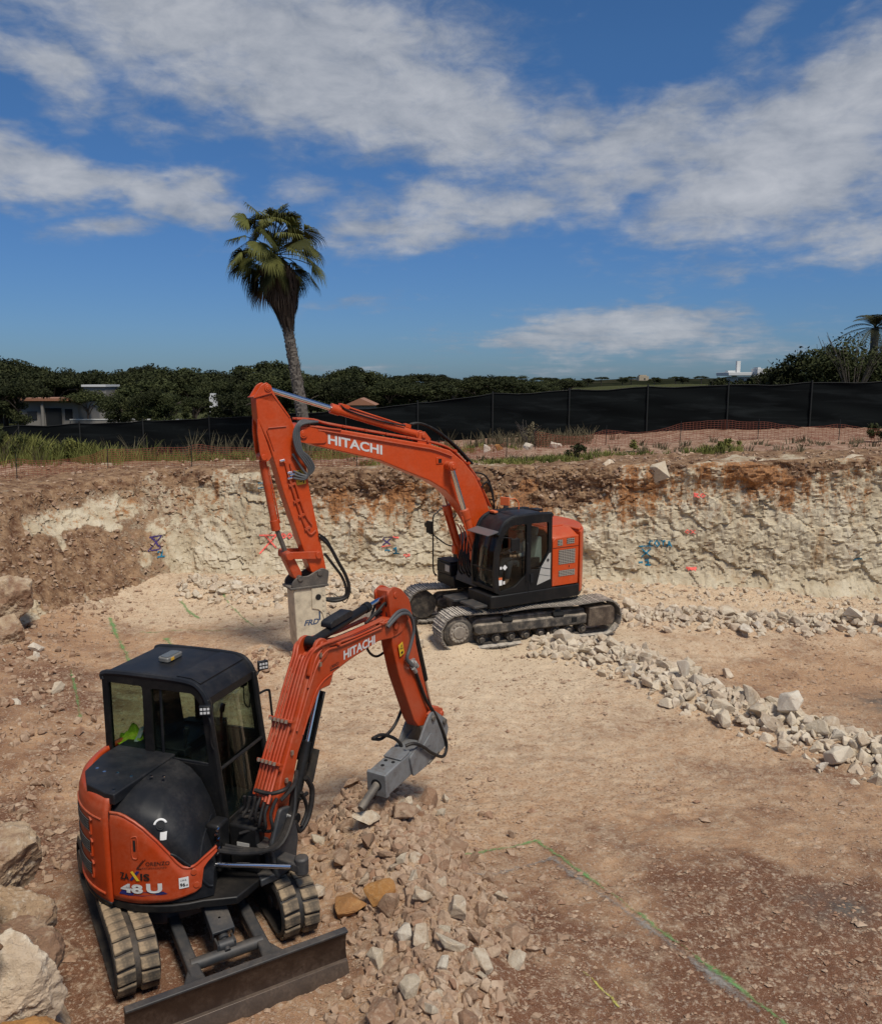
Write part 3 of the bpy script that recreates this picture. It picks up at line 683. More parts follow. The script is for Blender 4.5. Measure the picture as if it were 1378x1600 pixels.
for lab, mat, w, pts in [
    ('blue sprayed word COTA', 'blue', .035, strokes('COTA', (5.98, 1.33), .13, .17)),
    ('blue sprayed X under a bar', 'blue', .035, strokes('X', (5.78, 1.02), .26, .24) + [[(5.7, 1.32), (6.1, 1.34)]]),
    ('blue sprayed figures -1', 'blue', .04, strokes('-1', (5.66, .8), .17, .15)),
    ('red sprayed X with a long bar', 'red', .05, [[(-5.4, 1.5), (-4.75, 1.52)], [(-5.25, 1.5), (-4.85, 1.15)], [(-4.9, 1.5), (-5.35, 1.0)]] + strokes('DOT', (-4.72, 1.42), .13, .14) + [[(-4.12, 1.33), (-4.1, 1.6)]]),
    ('dark sprayed X beside the breaker', 'purple', .035, strokes('X', (-1.72, 1.25), .24, .18) + [[(-1.7, 1.46), (-1.4, 1.46)]]),
    ('red smears round the dark X', 'red', .05, [[(-1.75, 1.2), (-1.5, 1.24)], [(-1.42, 1.48), (-1.25, 1.46)], [(-1.1, .97), (-.92, 1.0)], [(-1.05, .93), (-.9, .97)]]),
    ('blue sprayed figures -1 by the breaker', 'blue', .045, strokes('-1', (-1.68, 1.0), .2, .18)),
    ('red letters near the top of the face', 'red', .035, strokes('RO', (7.22, 2.76), .12, .11)),
    ('red letters half way up the face', 'red', .035, strokes('OX', (6.98, 1.72), .12, .11)),
    ('red smear low on the face', 'red', .07, [[(7.0, .76), (7.27, .72)], [(7.05, .71), (7.3, .76)]]),
    ('blue dash on the right of the face', 'blue', .04, [[(11.34, 1.15), (11.6, 1.19)]]), ('blue dash at the foot of the face', 'blue', .04, [[(11.3, .1), (11.62, .13)]]),
    ('green dash at the foot of the face', 'green', .05, [[(5.7, .3), (5.95, .3)]]),
    ('faint blue box drawn at the top', 'blue', .03, [[(-5.5, 3.0), (-5.1, 3.0)], [(-5.5, 2.85), (-5.05, 2.88)]]),
    ('purple X on the left rock', 'purple', .035, [[(-8.55, 1.5), (-8.25, 1.5)], [(-8.5, 1.48), (-8.25, 1.18)], [(-8.3, 1.48), (-8.5, 1.15)], [(-8.5, 1.15), (-8.2, 1.15)]]),
    ('blue figure on the left rock', 'blue', .04, strokes('1', (-8.3, .95), .2, .18))]:
    paint_strip('paint_mark', pts, w, mat, PITWALL, True)['label'] = lab

# ================================================================== TRACK HELPER
def stadium(cx0, cx1, r0, r1, zc0, zc1, n, sag=0.):
    """closed path round two wheels (u,z) resampled to n points; returns (u,z,angle of tangent)"""
    P = []
    for i in range(25):                       # front wheel from top to bottom
        a = math.pi / 2 - math.pi * i / 24; P.append((cx1 + r1 * math.cos(a), zc1 + r1 * math.sin(a)))
    for i in range(1, 24): t = i / 24; P.append((cx1 + (cx0 - cx1) * t, zc1 - r1 + (zc0 - r0 - zc1 + r1) * t))
    for i in range(25):
        a = -math.pi / 2 - math.pi * i / 24; P.append((cx0 + r0 * math.cos(a), zc0 + r0 * math.sin(a)))
    for i in range(1, 24):
        t = i / 24; P.append((cx0 + (cx1 - cx0) * t, zc0 + r0 + (zc1 + r1 - zc0 - r0) * t - sag * math.sin(2 * math.pi * t) ** 2))
    P = np.array(P + [P[0]]); d = np.r_[0, np.cumsum(np.hypot(*np.diff(P, axis=0).T))]
    s = np.arange(n) * d[-1] / n
    u = np.interp(s, d, P[:, 0]); z = np.interp(s, d, P[:, 1])
    un = np.roll(u, -1) - np.roll(u, 1); zn = np.roll(z, -1) - np.roll(z, 1)
    return u, z, np.arctan2(zn, un), d[-1] / n
def arc(c, r, a0, a1, n): return [(c[0] + r * math.cos(R(a0 + (a1 - a0) * i / n)), c[1] + r * math.sin(R(a0 + (a1 - a0) * i / n))) for i in range(n + 1)]
def rounded(pts, r, n=4):
    """round the corners of a 2D polygon"""
    out = []; N = len(pts)
    for i in range(N):
        p = Vector(pts[i]); a = Vector(pts[i - 1]); b = Vector(pts[(i + 1) % N]); d = min(r, (a - p).length * .45, (b - p).length * .45)
        s = p + (a - p).normalized() * d; e = p + (b - p).normalized() * d
        for k in range(n + 1):
            t = k / n; q = s * (1 - t) ** 2 + p * 2 * t * (1 - t) + e * t * t; out.append((q.x, q.y))
    return out
def pin(mb, u, z, v0, v1, r, n=16): mb.cyl((u, v0, z), (u, v1, z), r, n=n)
def sheet_on(mb, fn, n=10): pass

# ================================================================== LARGE EXCAVATOR
BIG = thing('tracked_excavator', 'large orange tracked excavator with black cab and long raised boom on the pit floor', 'excavator', (1.625, 19.636, .107), R(210))
def build_big():
    T = BIG; U = Matrix.Rotation(R(199.8 - 210), 4, 'Z')
    # ---------------- undercarriage
    nshoe = 47
    for sd in (1, -1):
        v0, v1 = (sd * .90, sd * 1.50) if sd > 0 else (sd * 1.50, sd * .90)
        vm = (v0 + v1) / 2
        u, z, a, pitch = stadium(-1.83, 1.83, .40, .40, .455, .455, nshoe, .03)
        k = MB(U)
        # chain links inside the shoes
        uu, zz, aa, _ = stadium(-1.83, 1.83, .345, .345, .455, .455, 90, .03)
        rings = []
        for (x, y, an) in zip(uu, zz, aa):
            nx, nz = -math.sin(an), math.cos(an)
            rings.append([(x, vm - .11, y), (x, vm + .11, y), (x - nx * -.05, vm + .11, y - nz * -.05), (x - nx * -.05, vm - .11, y - nz * -.05)])
        vs = [p for r in rings for p in r]; fs = []
        for i in range(90):
            j = (i + 1) % 90
            for c in range(4): fs.append((i * 4 + c, i * 4 + (c + 1) % 4, j * 4 + (c + 1) % 4, j * 4 + c))
        k.add(vs, fs); tr = k.build('track', 'frame', T)
        g = MB(); prof = [(-pitch * .5, 0), (-pitch * .5, .028), (-pitch * .36, .028), (-pitch * .33, .052), (-pitch * .24, .052), (-pitch * .2, .028), (-pitch * .05, .028), (-.01, .048), (.01, .048), (pitch * .05, .028),
                         (pitch * .2, .028), (pitch * .24, .048), (pitch * .32, .048), (pitch * .36, .022), (pitch * .47, .022), (pitch * .47, 0)]
        g.prism([(x, y - .008) for x, y in prof], -.30, .30)
        first = None
        for i in range(nshoe):
            if first is None: first = o = g.build('track_shoe', 'shoe', tr, smooth=20)
            else: o = first.copy(); COL.objects.link(o)
            o.parent = tr
            an = a[i]; x, y = u[i], z[i]
            ml = Matrix.Translation((x, vm, y)) @ Matrix.Rotation(-an, 4, 'Y') @ Matrix.Rotation(math.pi, 4, 'X')
            # flip so grousers face outwards (path runs front-top -> front-bottom, outward normal = left of reversed tangent)
            nrm = (U @ ml).to_3x3() @ Vector((0, 0, 1)); out = (U.to_3x3() @ Vector((x - np.clip(x, -1.83, 1.83), 0, y - .455)))
            if nrm.dot(out) < 0: ml = Matrix.Translation((x, vm, y)) @ Matrix.Rotation(-an, 4, 'Y')
            o.matrix_local = U @ ml
        # side frame
        vi, vo = (sd * .98, sd * 1.44)
        f = MB(U)
        f.prism([(-1.35, .30), (1.38, .30), (1.48, .40), (1.48, .60), (1.36, .68), (-1.35, .68)], min(vi, vo) + .08, max(vi, vo) - .10)
        f.prism([(-1.36, .34), (1.36, .34), (1.46, .40), (1.46, .54), (1.40, .58), (-1.36, .58)], min(vi, vo) + .0, max(vi, vo) - .0)
        fr = f.build('track_frame', 'frame', T, bevel=.03)
        for x, w in ((.66, .25), (-.62, .27)):
            h = MB(U); h.box((x, sd * 1.40, .625), (w, .13, .10), Matrix.Rotation(R(-sd * 48), 3, 'X')); h.build('frame_opening', 'hole', fr, bevel=.02)
        h = MB(U); h.box((-1.02, sd * 1.445, .47), (.13, .012, .11)); h.build('frame_opening', 'hole', fr, bevel=.004)
        mg = MB(U); mg.prism(rounded([(-1.36, .27), (-2.02, .27), (-2.06, .40), (-2.06, .66), (-1.98, .74), (-1.40, .72)], .05), sd * .96, sd * 1.49); mg.build('motor_guard', dirty('brown_dusty_guard', (.06, .042, .03), (.35, .27, .19), .7, .6, 0, 5, .4), T, bevel=.02)
        w = MB(U)
        w.cyl((1.83, sd * 1.02, .455), (1.83, sd * 1.38, .455), .345, n=30); w.cyl((1.83, sd * 1.38, .455), (1.83, sd * 1.43, .455), .345, .27, n=30)
        wheel = w.build('sprocket', 'frame', T, bevel=.012)
        hb = MB(U); hb.cyl((1.83, sd * 1.40, .455), (1.83, sd * 1.475, .455), .225, n=26); hb.cyl((1.83, sd * 1.47, .455), (1.83, sd * 1.50, .455), .15, .13, n=26)
        for i in range(14):
            an = 2 * math.pi * i / 14; hb.cyl((1.83 + .185 * math.cos(an), sd * 1.46, .455 + .185 * math.sin(an)), (1.83 + .185 * math.cos(an), sd * 1.495, .455 + .185 * math.sin(an)), .022, n=6)
        hb.build('hub', dirty('pale_dusty_hub', (.20, .17, .14), (.52, .47, .38), .9, .7, 0, 6, .3), wheel, bevel=.006)
        for i in range(8):
            r = MB(U); x = -1.30 + i * .365; r.cyl((x, sd * 1.06, .20), (x, sd * 1.34, .20), .105, n=18); r.cyl((x, sd * 1.34, .20), (x, sd * 1.40, .20), .06, n=14); r.build('track_roller', 'frame', T, bevel=.01)
        for x in (-.65, .65):
            r = MB(U); r.cyl((x, sd * 1.08, .75), (x, sd * 1.32, .75), .075, n=16); r.build('carrier_roller', 'frame', T)
    f = MB(U); f.prism([(-.75, -.62), (-.45, -.95), (.45, -.95), (.75, -.62), (.75, .62), (.45, .95), (-.45, .95), (-.75, .62)], .50, .84, 'z')
    for a in (-1, 1):
        f.prism([(.30 * a, .55), (.30 * a + a * .95, .42), (.30 * a + a * .95, .66), (.30 * a, .82)], -.99, -.55); f.prism([(.30 * a, .55), (.30 * a + a * .95, .42), (.30 * a + a * .95, .66), (.30 * a, .82)], .55, .99)
    f.build('centre_frame', 'frame', T, bevel=.03)
    s = MB(); s.cyl((0, 0, .82), (0, 0, .98), .62, n=40); s.build('slew_ring', 'dark', T)
    # ---------------- upper works
    RT = 1.75; a0 = math.degrees(math.asin(1.42 / RT)); tail = arc((0, 0), RT, 180 - a0, 180 + a0, 22)
    d = MB(); plan = [(1.43, .46), (1.43, 1.40), (1.30, 1.435), (-1.0, 1.435)] + tail[1:-1] + [(-1.0, -1.435), (1.16, -1.435), (1.16, -.62), (.75, -.5), (.75, .46)]
    d.prism(plan, .97, 1.255, 'z'); d.build('deck_frame', 'black', T, bevel=.025)
    st = MB(); st.box((1.62, 1.0, 1.02), (.34, .62, .05)); st.box((1.55, .2, .98), (.5, .5, .06)); st.build('front_step', 'dark', T, bevel=.01)
    # engine housing
    e = MB(); e.prism([(-.24, 1.385), (-1.0, 1.385)] + [(-1.0, -1.40), (-.24, -1.40)], 1.262, 2.40, 'z')
    e.prism([(-1.40, 2.30), (1.39, 2.30), (1.385, 2.40), (1.05, 2.56), (-1.05, 2.56), (-1.40, 2.40)], -.24, -1.0, 'x')
    hood = e.build('engine_hood', 'orange', T, bevel=.03)
    x = MB(); x.box((-.62, .55, 2.572), (.56, .75, .03)); x.box((-.62, -.55, 2.572), (.56, .75, .03)); x.build('hood_hatch', 'orange', hood, bevel=.02)
    x = MB(); x.cyl((-.42, -.75, 2.55), (-.42, -.75, 2.95), .065, n=16); x.cyl((-.42, -.75, 2.93), (-.50, -.75, 3.05), .066, .06, n=16); x.build('exhaust_pipe', 'dark', hood)
    x = MB(); x.cyl((-.45, -.15, 2.55), (-.45, -.15, 2.70), .16, n=20); x.cyl((-.45, -.15, 2.69), (-.45, -.15, 2.75), .19, .17, n=20); x.build('air_intake_cap', 'black', hood, bevel=.01)
    p = MB(); p.plate([(-.225, 1.275), (-.975, 1.275), (-.975, 2.42), (-.30, 2.40), (-.225, 2.33)], [], 1.385, 1.425); sp = p.build('side_door', 'orange', T, bevel=.018)
    for c in ((-.50, -.36, 2.21, 2.35), (-.84, -.62, 2.23, 2.365), (-.87, -.39, 1.77, 2.11), (-.87, -.40, 1.49, 1.63)):
        g = MB(); g.box(((c[0] + c[1]) / 2, 1.4245, (c[2] + c[3]) / 2), (c[1] - c[0], .006, c[3] - c[2])); gr = g.build('grille', 'hole', sp)
        b = MB(); nz = int((c[3] - c[2]) / .034)
        for i in range(nz): b.box(((c[0] + c[1]) / 2, 1.430, c[2] + (i + .5) * (c[3] - c[2]) / nz), (c[1] - c[0], .012, .017))
        for i in range(int((c[1] - c[0]) / .05)): b.box((c[0] + .025 + i * .05, 1.432, (c[2] + c[3]) / 2), (.012, .012, c[3] - c[2]))
        b.build('louvre', plain('pale_grille', (.36, .32, .27), .6, .2), sp)
    g = MB(); g.box((-.60, 1.4265, 2.165), (.74, .008, .010)); g.box((-.70, 1.427, 1.705), (.016, .01, .045)); g.build('door_seam', 'hole', sp)
    c = MB(); tl = arc((0, 0), RT + .01, 180 - a0 - .3, 180 + a0 + .3, 24)
    c.prism(tl, 1.05, 2.50, 'z'); c.prism([(p[0] * .985 - .01, p[1] * .96) for p in tl], 2.495, 2.555, 'z'); c.build('counterweight', 'orange', T, bevel=.05, seg=3)
    # right-hand tank, tool box, handrail
    b = MB(); b.prism(rounded([(-.24, 1.262), (.74, 1.262), (.74, 1.9), (.60, 2.12), (.30, 2.22), (-.24, 2.24)], .12), -1.40, -.66); b.build('fuel_tank', 'hood', T, bevel=.04, seg=3)
    b = MB(); b.box((.98, -1.05, 1.40), (.44, .66, .28)); b.box((1.0, -1.05, 1.57), (.40, .64, .05)); tb = b.build('tool_box', 'hood', T, bevel=.02)
    b = MB(); b.box((1.205, -.86, 1.42), (.008, .2, .16)); b.build('label_plate', 'silver', tb)
    hrl = MB(); hrl.tube([(.62, -1.38, 2.2), (1.0, -1.39, 2.78), (1.18, -1.39, 2.72), (1.30, -1.39, 2.58), (1.30, -1.39, 1.9), (1.29, -1.39, 1.28), (1.2, -1.38, 1.14)], .019, sub=4)
    hrl.tube([(1.30, -1.39, 2.18), (1.05, -1.2, 1.95), (.9, -1.1, 1.9)], .017); hrl.tube([(1.02, -.75, 2.75), (1.12, -.75, 2.55), (1.10, -.75, 2.0)], .017)
    hr = hrl.build('handrail', 'black', T)
    b = MB(); b.box((1.36, -1.46, 2.36), (.05, .20, .30), Matrix.Rotation(R(12), 3, 'Z')); b.tube([(1.30, -1.39, 2.2), (1.38, -1.44, 2.2), (1.38, -1.46, 2.3)], .012); b.cyl((1.36, -1.60, 2.40), (1.40, -1.60, 2.40), .06, n=14)
    b.build('wing_mirror', 'black', hr, bevel=.02)
    # ---------------- cab
    outer = [(1.20, 1.262), (1.33, 1.33), (1.37, 1.75), (1.33, 2.2), (1.23, 2.6), (1.13, 2.80), (.95, 2.92), (.71, 2.965), (-.12, 2.965), (-.20, 2.90), (-.21, 1.262)]
    door = rounded([(1.215, 1.33), (1.25, 1.75), (1.215, 2.2), (1.12, 2.56), (1.0, 2.73), (.86, 2.79), (.50, 2.79), (.50, 1.64), (.82, 1.40)], .06)
    rear = rounded([(.38, 2.79), (-.10, 2.79), (-.12, 2.12), (.13, 1.72), (.38, 1.74)], .05)
    for nm, va, vb in (('cab_side', 1.35, 1.425), ('cab_side', .47, .53)):
        c = MB(); c.plate(outer, [door, rear], va, vb); cs = c.build(nm, 'black', T, bevel=.012)
        vg = (va + vb) / 2
        g = MB(); g.prism(door, vg - .004, vg + .004); g.build('door_window', 'glass', cs)
        g = MB(); g.prism(rear, vg - .004, vg + .004); g.build('rear_side_window', 'glass', cs)
        if va > 1:
            s = MB(); s.prism([(-.165, 2.08), (-.12, 2.06), (.10, 1.76), (.21, 1.37), (-.165, 1.47)], 1.424, 1.433); pn = s.build('silver_panel', 'silver', cs)
            s = MB(); s.box((.0, 1.434, 1.74), (.34, .006, .014), Matrix.Rotation(R(-13), 3, 'Y')); s.box((.02, 1.434, 1.58), (.36, .005, .008), Matrix.Rotation(R(-13), 3, 'Y')); s.cyl((-.085, 1.43, 1.92), (-.085, 1.445, 1.92), .033, n=14); s.build('panel_seam', 'dark', pn)
            s = MB(); s.box((.44, 1.431, 1.9), (.014, .01, 1.35)); s.box((.36, 1.44, 1.55), (.08, .03, .2)); s.tube([(.52, 1.45, 1.5), (.52, 1.49, 1.55), (.52, 1.49, 2.3), (.52, 1.45, 2.35)], .014); s.build('door_handle', 'hood', cs, bevel=.006)
            for (sx, sz, sw, sh, mt) in ((1.06, 1.86, .09, .09, 'white'), (1.165, 1.86, .05, .06, 'white'), (1.18, 1.62, .10, .05, 'orange_plastic'), (1.18, 1.53, .10, .12, 'white'), (1.08, 1.52, .05, .07, 'white')):
                s = MB(); s.box((sx, vg + .006, sz), (sw, .004, sh), Matrix.Rotation(R(45 if sx < 1.07 and sz > 1.8 else 0), 3, 'Y')); s.build('window_sticker', mt, cs)
    r = MB()
    r.prism([(1.235, 2.60), (1.13, 2.80), (.95, 2.92), (.71, 2.965), (-.12, 2.965), (-.20, 2.90), (-.15, 2.88), (-.10, 2.90), (.70, 2.90), (.93, 2.86), (1.08, 2.75), (1.18, 2.58)], .531, 1.349)
    for vv in (.50, 1.385): r.tube([(1.24, vv, 2.60), (1.13, vv, 2.81), (.95, vv, 2.93), (.70, vv, 2.975), (-.12, vv, 2.975), (-.2, vv, 2.9)], .042, sub=4)
    rf = r.build('cab_roof', 'hood', T, bevel=.01)
    r = MB(); r.prism([(.72, 2.968), (.66, 2.99), (.05, 2.995), (.0, 2.968)], .62, 1.28); r.build('roof_hatch', 'hood', rf, bevel=.012)
    r = MB(); r.box((.86, .62, 2.99), (.10, .22, .05)); r.build('roof_marker', 'orange_plastic', rf, bevel=.01)
    r = MB(); r.prism([(1.24, 2.66), (1.52, 2.60), (1.52, 2.614), (1.24, 2.685)], .54, 1.40); r.build('sun_visor', plain('smoked_visor', (.12, .12, .125), .3), rf)
    f = MB(); f.prism([(1.20, 1.262), (1.33, 1.33), (1.345, 1.42), (1.29, 1.42), (1.2, 1.36)], .531, 1.349); f.build('front_sill', 'black', T, bevel=.008); f = MB(); f.box((1.345, .94, 1.80), (.03, .83, .022)); f.build('screen_bar', 'black', T); f = MB()
    f.prism([(-.21, 1.262), (-.21, 1.70), (-.15, 1.70), (-.15, 1.262)], .531, 1.349); f.build('rear_sill', 'black', T, bevel=.008); f = MB(); f.prism([(-.21, 2.80), (-.20, 2.90), (-.12, 2.90), (-.15, 2.80)], .531, 1.349); f.build('rear_header', 'black', T, bevel=.008); f = MB(); f.box((.5, .94, 1.275), (1.4, .81, .03)); f.build('cab_floor', 'black', T, bevel=.008)
    ws = MB(); ws.grid(lambda a, b: (np.interp(b, [0, .33, .66, 1], [1.335, 1.36, 1.32, 1.225]), .535 + .81 * a, np.interp(b, [0, .33, .66, 1], [1.43, 1.80, 2.22, 2.60])), 2, 12); ws.build('windshield', 'glass2', T, solid=.006)
    ws = MB(); ws.grid(lambda a, b: (np.interp(b, [0, .4, 1], [1.215, 1.09, .93]), .55 + .78 * a, np.interp(b, [0, .4, 1], [2.59, 2.752, 2.858])), 2, 4)
    rw = MB(); rw.box((-.18, .94, 2.25), (.008, .81, 1.1)); rw.build('rear_window', 'glass', T)
    wp = MB(); wp.tube([(1.385, .78, 1.45), (1.39, .95, 1.9), (1.35, 1.0, 2.2)], .009); wp.box((1.37, .98, 2.0), (.015, .015, .5), Matrix.Rotation(R(-8), 3, 'Y')); wp.build('wiper', 'black', T)
    b = MB(); b.tube([(1.22, 1.43, 2.50), (1.16, 1.52, 2.56), (1.02, 1.58, 2.54)], .012); b.box((.92, 1.58, 2.39), (.20, .05, .27), Matrix.Rotation(R(-16), 3, 'Z')); b.build('wing_mirror', 'black', T, bevel=.02)
    b = MB(); b.tube([(.55, .30, 2.3), (.55, .30, 2.95), (.55, .3, 3.05)], .016); b.build('mirror_post', 'black', T)
    b = MB(); b.tube([(.12, .56, 2.96), (.12, .55, 3.12), (.2, .52, 3.22), (.34, .5, 3.22)], .014); b.box((.45, .48, 3.18), (.05, .23, .19), Matrix.Rotation(R(25), 3, 'Z')); b.build('orange_mirror', 'orange_plastic', T, bevel=.03)
    b = MB(); b.tube([(-1.0, -.4, 2.55), (-1.05, -.4, 2.72)], .016, smooth=False); b.box((-1.1, -.4, 2.75), (.22, .28, .06)); b.build('rear_camera', 'black', T, bevel=.02)
    s = MB(); s.prism(rounded([(-.02, 1.75), (.50, 1.75), (.55, 1.80), (.53, 1.88), (.10, 1.90), (.0, 2.42), (-.10, 2.42), (-.12, 1.85)], .05), .70, 1.18); s.prism([(-.06, 2.42), (.0, 2.42), (-.02, 2.62), (-.10, 2.62)], .80, 1.08); se = s.build('operator_seat', 'paleseat', T, bevel=.03)
    s = MB(); s.box((.24, .94, 1.52), (.4, .4, .44)); s.box((.3, .62, 1.86), (.55, .12, .22)); s.box((.3, 1.26, 1.86), (.5, .10, .22)); s.tube([(.62, .62, 1.95), (.64, .62, 2.12)], .02); s.tube([(.62, 1.26, 1.95), (.64, 1.26, 2.12)], .02)
    s.box((1.10, .64, 2.12), (.06, .16, .2)); s.build('console', 'hood', se, bevel=.01)
    # ---------------- boom
    bm = MB(); out = [(5.28, 4.74), (5.38, 4.84), (5.40, 4.98), (5.28, 5.08), (5.05, 5.05), (4.70, 4.98), (2.28, 4.535), (1.78, 4.39), (1.42, 4.12), (1.11, 3.78), (.89, 3.37), (.70, 2.92), (.40, 2.2), (.20, 1.75), (.22, 1.55), (.38, 1.48), (.54, 1.55), (.85, 2.05), (1.15, 2.59), (1.36, 2.92), (1.63, 3.24), (1.88, 3.49), (2.28, 3.73), (2.77, 3.93), (3.52, 4.25), (4.92, 4.60)]
    bm.prism(out, -.235, .235); boom = bm.build('boom', 'orange', T, bevel=.022)
    x = MB(); x.prism(rounded([(5.40, 4.72), (5.36, 5.02), (5.02, 5.0), (4.72, 4.86), (4.72, 4.66), (5.1, 4.66)], .08), .235, .262); x.prism(rounded([(5.40, 4.72), (5.36, 5.02), (5.02, 5.0), (4.72, 4.86), (4.72, 4.66), (5.1, 4.66)], .08), -.262, -.235); pin(x, 5.23, 4.86, -.30, .30, .085, 20); pin(x, 5.23, 4.86, -.31, .31, .05)
    x.build('boom_tip_plate', 'orange', boom, bevel=.006)
    x = MB(); x.box((2.05, .245, 4.18), (.17, .02, .15)); x.build('boom_bracket', 'orange', boom, bevel=.006)
    x = MB(); x.box((2.05, .2565, 4.17), (.08, .006, .09)); x.build('bracket_recess', 'hole', boom)
    x = MB(); pin(x, 1.85, 4.06, -.52, .52, .095, 20); pin(x, 1.85, 4.06, -.54, .54, .06, 14); x.build('boom_pin', 'orange', boom, bevel=.008)
    x = MB(); lettering(x, 'HITACHI', (4.685, .239, 4.64), (-1.225, 0, -.275), (.0, 0, 1), 1.26, .20, .03); x.build('lettering', 'letter', boom)
    x = MB()
    for vv, dz in ((.13, .075), (.05, .085), (-.05, .085), (-.13, .075)):
        x.tube([(5.30, vv, 5.16), (4.95, vv, 5.14), (4.62, vv, 4.97 + dz), (3.6, vv, 4.775 + dz), (2.6, vv, 4.59 + dz), (2.20, vv, 4.51 + dz), (1.76, vv, 4.37 + dz), (1.40, vv, 4.10 + dz), (1.06, vv, 3.74 + dz * .9), (.80, vv, 3.32 + dz * .6), (.62, vv, 2.95 + dz)], .024, n=6, sub=4)
    x.tube([(4.9, .255, 4.93), (4.6, .262, 4.88), (3.6, .262, 4.69), (2.6, .262, 4.50), (2.2, .262, 4.42), (1.74, .262, 4.26)], .018, n=6); x.tube([(5.1, .255, 5.02), (4.75, .265, 4.965), (4.4, .255, 4.92)], .018, n=6)
    x.build('hydraulic_pipes', 'orange_d', boom)
    for uu in (4.3, 3.8, 3.3, 2.8, 2.3): x = MB(); x.box((uu, 0, 4.52 + (uu - 2.28) * .186 + .085), (.06, .40, .05), Matrix.Rotation(R(-10), 3, 'Y')); x.build('pipe_clamp', 'orange_d', boom, bevel=.006)
    for uu, zz in ((1.60, 4.27), (1.25, 3.98), (.98, 3.6)): x = MB(); x.box((uu, 0, zz + .09), (.06, .40, .06), Matrix.Rotation(R(-40), 3, 'Y')); x.build('pipe_clamp', 'orange_d', boom, bevel=.006)
    x = MB()
    for vv in (.09, .03, -.03): x.tube([(2.66, vv, 4.98), (2.45, vv + .02, 5.0), (2.1, vv + .03, 4.86), (1.75, vv + .05, 4.62), (1.45, vv + .06, 4.36), (1.15, vv + .1, 4.05)], .026, n=7)
    x.tube([(.92, .2, 3.5), (.80, .24, 3.62), (.66, .22, 3.4), (.55, .2, 3.0)], .02); x.tube([(1.05, .1, 3.85), (.78, .16, 3.75), (.58, .16, 3.35), (.5, .1, 2.8)], .02)
    x.build('boom_hoses', 'hose', boom)
    # arm cylinder on top of the boom
    x = MB(); x.prism([(2.55, 4.56), (2.20, 4.50), (2.22, 4.66), (2.36, 4.82), (2.50, 4.80)], .10, .14); x.prism([(2.55, 4.56), (2.20, 4.50), (2.22, 4.66), (2.36, 4.82), (2.50, 4.80)], -.14, -.10); pin(x, 2.40, 4.73, -.18, .18, .05); x.build('cylinder_bracket', 'orange', boom, bevel=.006)
    b0, b1, tip = Vector((2.40, 0, 4.73)), Vector((4.47, 0, 5.345)), Vector((5.90, 0, 5.77)); dr = (b1 - b0).normalized()
    x = MB(); x.cyl(b0 + dr * .05, b1, .088, n=22); x.cyl(b1 - dr * .16, b1 + dr * .05, .108, n=22); x.cyl(b0, b0 + dr * .12, .10, n=18); x.cyl(b0 + dr * .06 + Vector((0, -.09, 0)), b0 + dr * .06 + Vector((0, .09, 0)), .10, n=18)
    x.tube([b0 + dr * .5 + Vector((0, .05, .11)), b0 + dr * 1.2 + Vector((0, .06, .115)), b1 - dr * .2 + Vector((0, .05, .13))], .02); x.box(b1 - dr * .25 + Vector((0, .03, .12)), (.22, .12, .08), Matrix.Rotation(R(-16), 3, 'Y')); x.box(b0 + dr * .35 + Vector((0, .0, .12)), (.16, .12, .08), Matrix.Rotation(R(-16), 3, 'Y'))
    ac = x.build('arm_cylinder', 'orange', T, bevel=.008)
    x = MB(); x.tube([b0 + dr * .45 + Vector((0, .10, .1)), b0 + dr * 1.1 + Vector((0, .105, .04)), b1 - dr * .35 + Vector((0, .1, .05)), b1 - dr * .15 + Vector((0, .08, .12))], .018); x.build('cylinder_hose', 'hose', ac)
    x = MB(); x.cyl(b1, tip - dr * .06, .056, n=20); x.build('piston_rod', 'chrome', ac)
    # boom lift cylinders
    for vv in (.40, -.40):
        b0, b1, tip = Vector((.98, vv, 1.45)), Vector((1.50, vv, 3.03)), Vector((1.85, vv, 4.06)); dr = (b1 - b0).normalized(); dr2 = (tip - b1).normalized()
        x = MB(); x.cyl(b0, b1, .088, n=22); x.cyl(b1 - dr * .2, b1 + dr * .03, .106, n=22); x.tube([b0 + dr * .35 + Vector((.1, .03, 0)), b0 + dr * .9 + Vector((.115, .03, 0)), b1 - dr * .12 + Vector((.11, .02, .0))], .02); x.cyl(b0 + Vector((0, -.09, 0)), b0 + Vector((0, .09, 0)), .11, n=18)
        x.box(b0 + dr * .55 + Vector((.11, 0, 0)), (.10, .14, .20)); bc = x.build('boom_cylinder', 'orange', T, bevel=.008)
        x = MB(); x.cyl(b1, tip, .058, n=20); x.build('piston_rod', 'chrome', bc)
        x = MB(); x.cyl(tip + Vector((0, -.07, 0)), tip + Vector((0, .07, 0)), .105, n=20); x.build('rod_eye', 'orange', bc, bevel=.01)
    x = MB(); x.prism([(.72, 1.22), (1.20, 1.22), (1.08, 1.62), (.80, 1.6)], -.50, .5); x.prism([(.1, 1.2), (.75, 1.2), (.5, 1.8), (.2, 1.85)], -.34, -.25); x.prism([(.1, 1.2), (.75, 1.2), (.5, 1.8), (.2, 1.85)], .25, .34); x.build('boom_mount', 'dark', T, bevel=.02)
    x = MB()
    for k in range(6):
        vv = -.25 + .1 * k; x.tube([(.85, vv, 1.25), (1.2, vv * 1.1, 1.45 + .05 * (k % 3)), (1.25, vv * .8, 1.9), (1.0, vv * .9, 2.35)], .022)
    x.build('lower_hoses', 'hose', T)
    x = MB()
    for k in range(4): x.tube([(1.12, -.2 + .13 * k, 1.6), (1.22, -.2 + .13 * k, 2.0), (1.2, -.22 + .14 * k, 2.4), (1.32, -.2 + .13 * k, 2.62)], .018)
    x.build('lower_pipes', 'orange_d', T)
